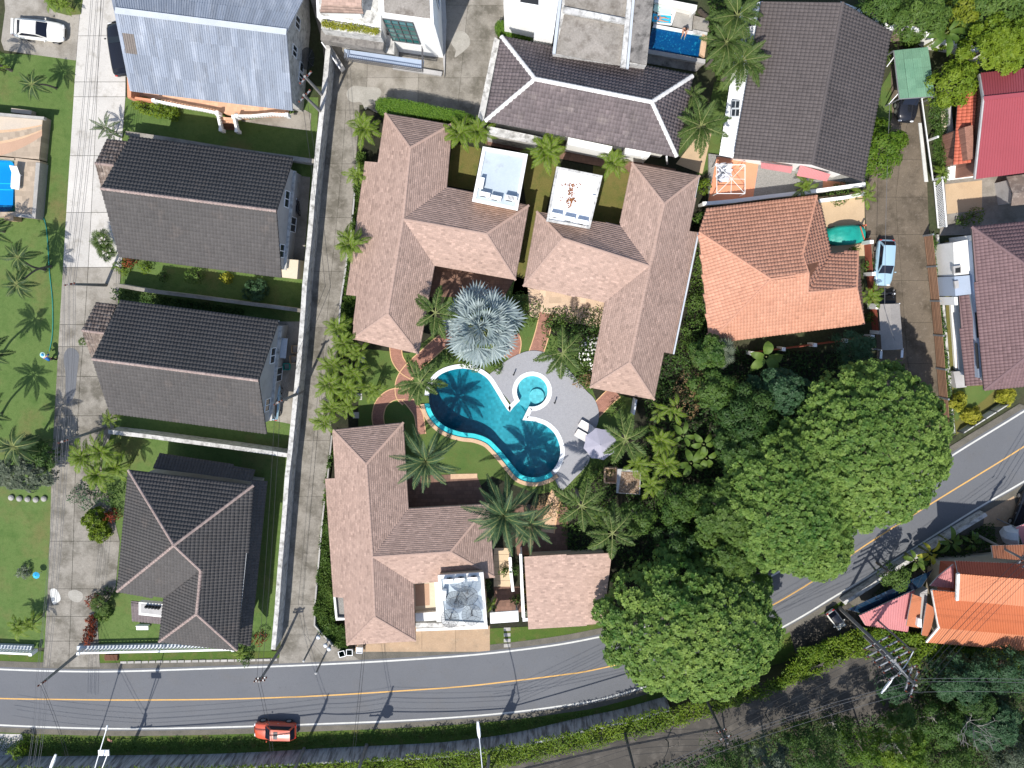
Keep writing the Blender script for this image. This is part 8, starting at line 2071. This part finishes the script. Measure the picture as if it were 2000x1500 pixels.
# ------------------------------------------------------------------ shrubs
for i, (x, y, r, h, m, n, kd, tm, lab) in enumerate((
        (504, 566, 1.15, 1.6, 'leaf_bluegreen', 420, 'rosette', (.3, .5), 'bluish round shrub between the twin houses'), (383, 538, 1.0, 1.3, 'leaf_mid', 300, 'leaf', (.1, .6), 'green shrub left of the yellow ball shrub'), (443, 543, .62, 1.0, 'leaf_yellow', 320, 'leaf', (.2, .5), 'yellow ball shrub under the first twin house'), (256, 510, .7, 1.1, 'leaf_red', 220, 'leaf', (0, .6), 'red croton shrub at the corner of the first twin house'), (284, 522, .7, 1.0, 'leaf_lime', 220, 'leaf', (-.2, .9), 'mixed yellow and green shrub under the first twin house'), (320, 540, .7, .9, 'leaf_deep', 200, 'leaf', (0, .5), 'dark shrub in the shade of the first twin house'), (240, 523, .9, .9, 'leaf_lime', 300, 'leaf', (-.3, .5), 'feathery green shrub by the gate pole'),
        (280, 205, .9, 1.2, 'leaf_lime', 520, 'leaf', (.1, .6), 'left shrub of the row before the salmon veranda'), (310, 214, .9, 1.2, 'leaf_lime', 520, 'leaf', (.2, .6), 'middle shrub of the row before the salmon veranda'), (338, 222, .8, 1.1, 'leaf_lime', 420, 'leaf', (0, .6), 'right shrub of the row before the salmon veranda'),
        (170, 965, 1.7, 1.4, 'leaf_bluegreen', 650, 'leaf', (-.2, .6), 'bluish ferny shrub below the yellow palm clump'), (215, 968, 1.3, 1.4, 'leaf_deep', 500, 'leaf', (.2, .6), 'dark ferny shrub between yellow palms and lime shrub'), (190, 1012, 1.2, 1.5, 'leaf_lime', 520, 'rosette', (.1, .6), 'lime shrub by the hipped house drive'), (200, 1040, .9, 1.2, 'leaf_lime', 320, 'rosette', (.3, .6), 'small lime shrub at the drive corner'), (222, 1005, .8, 1.2, 'leaf_red', 220, 'leaf', (-.6, .5), 'dark reddish shrub beside the lime shrub'),
        (184, 1172, .8, .9, 'leaf_red', 320, 'leaf', (.0, .6), 'upper red croton of the strip by the hipped house'), (208, 1162, .9, 1., 'leaf_deep', 320, 'leaf', (0, .6), 'dark green shrub beside the upper red croton'), (181, 1210, .55, .9, 'leaf_red', 320, 'leaf', (.3, .5), 'second red croton of the strip by the hipped house'), (179, 1228, .55, .9, 'leaf_red', 320, 'leaf', (.1, .5), 'third red croton of the strip by the hipped house'), (173, 1246, .65, .9, 'leaf_red', 340, 'leaf', (.2, .5), 'lowest red croton of the strip by the gate pole'), (204, 1195, .8, .9, 'leaf_mid', 260, 'rosette', (.3, .6), 'green shrub between the croton strip and lawn'),
        (48, 1117, .75, .7, 'leaf_grey', 420, 'leaf', (.5, .4), 'pale round shrub next to the small blue umbrella'), (470, 1262, .9, 1.2, 'leaf_deep', 380, 'leaf', (.2, .6), 'dark shrub at the front corner of the hipped house'), (480, 1284, .8, 1.0, 'leaf_deep', 300, 'leaf', (.2, .6), 'dark shrub spilling onto the road verge'), (510, 1245, .8, 1.0, 'leaf_red', 160, 'leaf', (-.4, .8), 'rusty shrub near the end of the lane wall'), (40, 1462, 1.0, 1.8, 'leaf_lime', 700, 'leaf', (-.4, .8), 'round flowering bush beside the retaining wall at lower left'),
        (1030, 612, 1.5, 1.3, 'leaf_mid', 620, 'leaf', (.1, .6), 'bright shrub between silver fan palm and right villa'), (1010, 590, 1.1, 1.3, 'leaf_deep', 380, 'leaf', (0, .6), 'dark shrub in the gap between the two villas'), (1088, 628, 1.1, 1.2, 'leaf_mid', 500, 'leaf', (.1, .6), 'clipped round shrub beside the brick path'), (1112, 638, 1.1, 1.6, 'leaf_mid', 420, 'leaf', (-.1, .7), 'shrub behind the feather palm near the patio'), (1150, 640, 1.3, 1.8, 'leaf_deep', 520, 'leaf', (.1, .6), 'dark shrub against the right villa wall'),
        (1130, 725, 1.4, 1.0, 'leaf_mid', 460, 'leaf', (-.1, .7), 'shrub under the feather palm on the deck edge'), (1140, 745, .9, .8, 'leaf_dry', 260, 'leaf', (0, .6), 'brownish shrub at the right rim of the deck'), (925, 704, 1.2, .8, 'leaf_mid', 620, 'leaf', (.0, .6), 'low green shrub between silver fan palm and pool'), (972, 716, .7, .7, 'leaf_mid', 320, 'leaf', (.2, .6), 'low shrub at the deck corner above the pool'), (876, 697, .9, .8, 'leaf_deep', 420, 'leaf', (0, .6), 'low dark shrub left above the pool'), (835, 720, .8, .8, 'leaf_deep', 240, 'leaf', (.1, .6), 'low dark shrub by the brick path bend'),
        (1075, 985, 1.6, 1.0, 'leaf_dry', 420, 'leaf', (0, .7), 'dry brown shrub at the foot of the deck'), (1165, 1000, 1.4, 1.2, 'leaf_lime', 420, 'leaf', (-.2, .6), 'lime shrub between the two lower feather palms'), (1160, 915, 1.1, .8, 'leaf_mid', 300, 'leaf', (-.2, .6), 'low shrub below the parasol'), (1205, 800, 1.0, 1.0, 'leaf_mid', 240, 'leaf', (.3, .5), 'small shrub in the grass left of the utility wall'), (1240, 1000, 1.4, 1.4, 'leaf_deep', 420, 'leaf', (.1, .6), 'dark shrub below the pump house corner'),
        (1355, 590, 1.0, 1.5, 'leaf_mid', 420, 'leaf', (0, .6), 'shrub in the gap between right villa and orange roof, upper'), (1352, 640, 1.2, 1.5, 'leaf_mid', 460, 'leaf', (-.1, .6), 'shrub in the gap between right villa and orange roof, lower'), (1370, 430, .9, 1.4, 'leaf_mid', 420, 'leaf', (0, .6), 'shrub strip beside the right villa gutter, lower'), (1375, 365, .8, 1.4, 'leaf_lime', 420, 'leaf', (-.3, .7), 'shrub strip beside the right villa gutter, upper'), (1340, 690, 1.6, 1.6, 'leaf_mid', 620, 'leaf', (-.3, .6), 'shrub at the lower right corner of the right villa'), (1350, 745, 1.6, 1.6, 'leaf_dry', 520, 'leaf', (-.2, .7), 'dry straggly shrub beside the right villa'), (1345, 790, 1.4, 1.5, 'leaf_dry', 460, 'leaf', (-.3, .7), 'dry straggly shrub, lower one beside the right villa'), (1300, 765, .9, 1.2, 'leaf_deep', 260, 'leaf', (0, .6), 'dark shrub by the grey side box of the right villa'),
        (1640, 380, 1.3, 1.0, 'leaf_mid', 420, 'leaf', (-.1, .6), 'hanging shrub on the white stub wall above the teal car'), (1696, 520, .7, 1.0, 'leaf_mid', 260, 'leaf', (0, .6), 'shrub behind the red slat fence, upper'), (1702, 620, .7, 1.0, 'leaf_mid', 260, 'leaf', (0, .6), 'shrub behind the red slat fence, lower'), (1668, 490, .5, .8, 'leaf_lime', 160, 'leaf', (0, .6), 'tiny shrub beside the teal covered car'), (1740, 110, .8, 1.0, 'leaf_mid', 260, 'leaf', (.2, .6), 'shrub at the corner of largest dark roof'), (1782, 72, 1.0, 1.4, 'leaf_mid', 420, 'rosette', (.2, .6), 'rosette shrub above the green carport, left'), (1836, 78, 1.0, 1.6, 'leaf_lime', 420, 'rosette', (-.1, .6), 'rosette shrub above the green carport, right'), (1815, 60, .8, 1.2, 'leaf_mid', 320, 'leaf', (0, .6), 'shrub at the zigzag wall corner'),
        (1848, 1120, .5, .8, 'leaf_mid', 100, 'leaf', (0, .6), 'tiny shrub in the gutter of the orange tiers'), (1870, 785, .9, .9, 'leaf_yellow', 260, 'rosette', (0, .5), 'yellow plant beside the slat fence end'), (1898, 812, .9, .8, 'leaf_yellow', 320, 'rosette', (.5, .4), 'bright yellow plant on the road corner lawn'), (1964, 775, .9, .9, 'leaf_yellow', 320, 'rosette', (.2, .5), 'yellow plant at the corner of the plum roof'), (1905, 420, .9, 1.0, 'leaf_lime', 260, 'leaf', (-.3, .6), 'shrub at the white wall below the crimson roof, right'), (1880, 430, .7, .9, 'leaf_mid', 220, 'leaf', (0, .6), 'shrub at the white wall below the crimson roof, left'), (985, 1115, .5, .9, 'leaf_mid', 200, 'leaf', (0, .6), 'shrub in the planter between the entrance walls'), (1008, 1170, .5, 1.2, 'leaf_mid', 220, 'leaf', (.2, .6), 'shrub at the lower end of the entrance planter'), (1006, 1110, .55, 1.2, 'leaf_deep', 240, 'leaf', (.2, .6), 'shrub at the upper end of the entrance planter'), (950, 1140, .6, 1.2, 'leaf_deep', 260, 'leaf', (.1, .6), 'shrub squeezed between dish roof and walkway'))):
    shrub(lab, x, y, r, h, m, 300 + i, n, .26, .10, kd, tint=tm)
# white flowers by the feather palm
rng = np.random.default_rng(77); lb = [(0, 0, .8, 1.6, 1.8, 1.0)]; Pc, N = lobes_points(lb, 160, rng, .3, .0); c0 = P(1162, 690, 1.0)
t = thing('flowering_shrub', 'straggly shrub dotted with white flowers against the right villa', 'shrub', (c0.x, c0.y, 0))
V, F, T = rosettes(Pc, N, .11, .08, rng, np.zeros(len(Pc)), 5, .2); put('flowers', V, F, T, 'petal_white', t)
Pc, N = lobes_points(lb, 900, rng, .5, -.2); V, F, T = leaves(Pc, N + rng.normal(0, .4, N.shape), .26, .10, rng, np.clip(rng.normal(-.2, .6, len(Pc)), -1, 1)); put('foliage', V, F, T, 'leaf_mid', t)
MB().tube([(0, 0, 0), (.1, 0, .5), (.3, .2, 1.0)], [.05, .04, .02], 5).build('stem', 'bark_dark', t, True)
# hedges
hedge('clipped bright green hedge curving between the yard and the left villa', [(733, 206), (736, 194), (748, 190), (790, 194), (850, 206), (900, 216), (925, 226), (922, 240), (880, 236), (800, 226), (752, 224), (738, 218)], 0, 2.5, 'leaf_hedge', 5, 3600)
hedge('clipped hedge block beside the white block at the top', [(968, 46), (976, 40), (1010, 46), (1040, 56), (1042, 74), (1010, 72), (980, 66), (968, 58)], 0, 1.3, 'leaf_hedge', 6, 1500)
# beds of uncountable planting
leaf_bed('bed_planting', 'strip of leafy planting between the middle lane and the roadside villa', [(654, 846), (664, 850), (636, 940), (646, 960), (660, 1170), (655, 1215), (678, 1220), (680, 1262), (655, 1258), (620, 1222), (618, 1180), (630, 1040), (642, 920)], 0, 1.1, 'leaf_mid', 3600, 7, .30, .09, rosette=True, tint=(.1, .7))
leaf_bed('bed_planting', 'leafy strip between the middle lane and the left villa', [(700, 300), (715, 300), (700, 420), (682, 570), (700, 580), (690, 660), (668, 660), (672, 580), (690, 450)], 0, .9, 'leaf_mid', 1500, 8, .28, .09, rosette=True, tint=(0, .7))
leaf_bed('bed_planting', 'bright creeper strip on top of the long retaining wall', [(-60, 1494), (300, 1498), (620, 1488), (800, 1474), (960, 1458), (1060, 1440), (1180, 1412), (1230, 1394), (1420, 1360), (1560, 1306), (1625, 1304), (1480, 1362), (1310, 1420), (1155, 1458), (1030, 1486), (930, 1506), (760, 1545), (-60, 1560)], TZ, .9, 'leaf_lime', 22000, 9, .32, .11, tint=(-.2, .7))
leaf_bed('bed_planting', 'bright green ground cover slope below the big tree and the orange tiers', [(1500, 1345), (1560, 1265), (1640, 1238), (1700, 1222), (1790, 1235), (1830, 1250), (2060, 1280), (2060, 1300), (1840, 1310), (1790, 1296), (1720, 1276), (1640, 1285), (1560, 1318)], TZ - .4, 1.3, 'leaf_lime', 11000, 10, .32, .12, tint=(-.3, .7))
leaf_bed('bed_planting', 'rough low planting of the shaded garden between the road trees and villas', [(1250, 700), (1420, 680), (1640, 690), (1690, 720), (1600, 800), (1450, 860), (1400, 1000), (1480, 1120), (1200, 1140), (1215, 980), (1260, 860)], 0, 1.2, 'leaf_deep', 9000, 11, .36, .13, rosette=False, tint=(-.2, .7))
leaf_bed('bed_planting', 'creeper strip along the right hand slat fence', [(1808, 458), (1822, 458), (1838, 600), (1850, 720), (1862, 850), (1846, 850), (1834, 730), (1822, 600)], 0, .8, 'leaf_mid', 2600, 12, .24, .11, tint=(-.1, .7))
leaf_bed('bed_planting', 'grassy bed behind the white sliding gate', [(1812, 180), (1845, 190), (1852, 320), (1846, 350), (1828, 350), (1816, 240)], 0, .8, 'leaf_mid', 1700, 13, .34, .07, tint=(-.3, .6))
leaf_bed('bed_planting', 'tall grass and plants in the shade of the retaining wall', [(-60, 1440), (240, 1442), (520, 1442), (640, 1436), (900, 1420), (1100, 1396), (1180, 1385), (1120, 1402), (940, 1434), (640, 1455), (300, 1468), (-60, 1470)], -.02, .45, 'leaf_mid', 5200, 14, .26, .06, tint=(-.3, .6), up=.1)
leaf_bed('bed_planting', 'low planting round the pool and feather palms', [(1060, 600), (1180, 600), (1175, 760), (1150, 762), (1125, 735), (1095, 700), (1060, 680)], 0, .6, 'leaf_mid', 1400, 15, .24, .10, tint=(-.1, .7))
leaf_bed('bed_planting', 'low planting below the deck between the palms and pump house', [(1095, 965), (1150, 915), (1170, 900), (1215, 870), (1205, 960), (1200, 1075), (1110, 1075), (1085, 1000)], 0, .8, 'leaf_mid', 1700, 16, .28, .11, tint=(-.2, .7))
leaf_bed('bed_planting', 'bed of shrubs between the twin gable houses under the wall', [(225, 565), (330, 582), (480, 606), (470, 616), (330, 600), (226, 585)], 0, .8, 'leaf_deep', 1300, 17, .28, .10, tint=(-.1, .6))
leaf_bed('bed_planting', 'wild scrub undergrowth at the lower right corner', [(1235, 1506), (1320, 1484), (1400, 1464), (1480, 1442), (1570, 1402), (1650, 1408), (1710, 1390), (1775, 1370), (1775, 1320), (1840, 1286), (2080, 1300), (2080, 1580), (1220, 1580)], TZ, 1.3, 'leaf_deep', 17000, 18, .36, .12, tint=(-.1, .8))
leaf_bed('bed_planting', 'roadside weeds beside the glass roof and orange tiers', [(1700, 1165), (1745, 1110), (1830, 1065), (1935, 1020), (1945, 1060), (1860, 1090), (1790, 1110)], 0, .9, 'leaf_deep', 1900, 19, .30, .11, tint=(-.1, .7))
leaf_bed('bed_planting', 'planting along the top right wall under the trees', [(1690, -10), (2060, -20), (2060, 150), (1940, 120), (1860, 90), (1780, 40), (1740, 50)], 0, 1.6, 'leaf_deep', 5200, 20, .40, .13, tint=(-.1, .7))
leaf_bed('bed_planting', 'planting between the orange roof and the right villa', [(1362, 460), (1380, 560), (1385, 680), (1325, 690), (1345, 580)], 0, .9, 'leaf_mid', 1100, 21, .28, .10, tint=(-.1, .7))
leaf_bed('bed_planting', 'planting under the queen palms beside the navy pool', [(1385, -10), (1490, -10), (1440, 150), (1400, 160), (1380, 120)], 0, 1.2, 'leaf_mid', 2000, 22, .36, .10, tint=(-.2, .7))
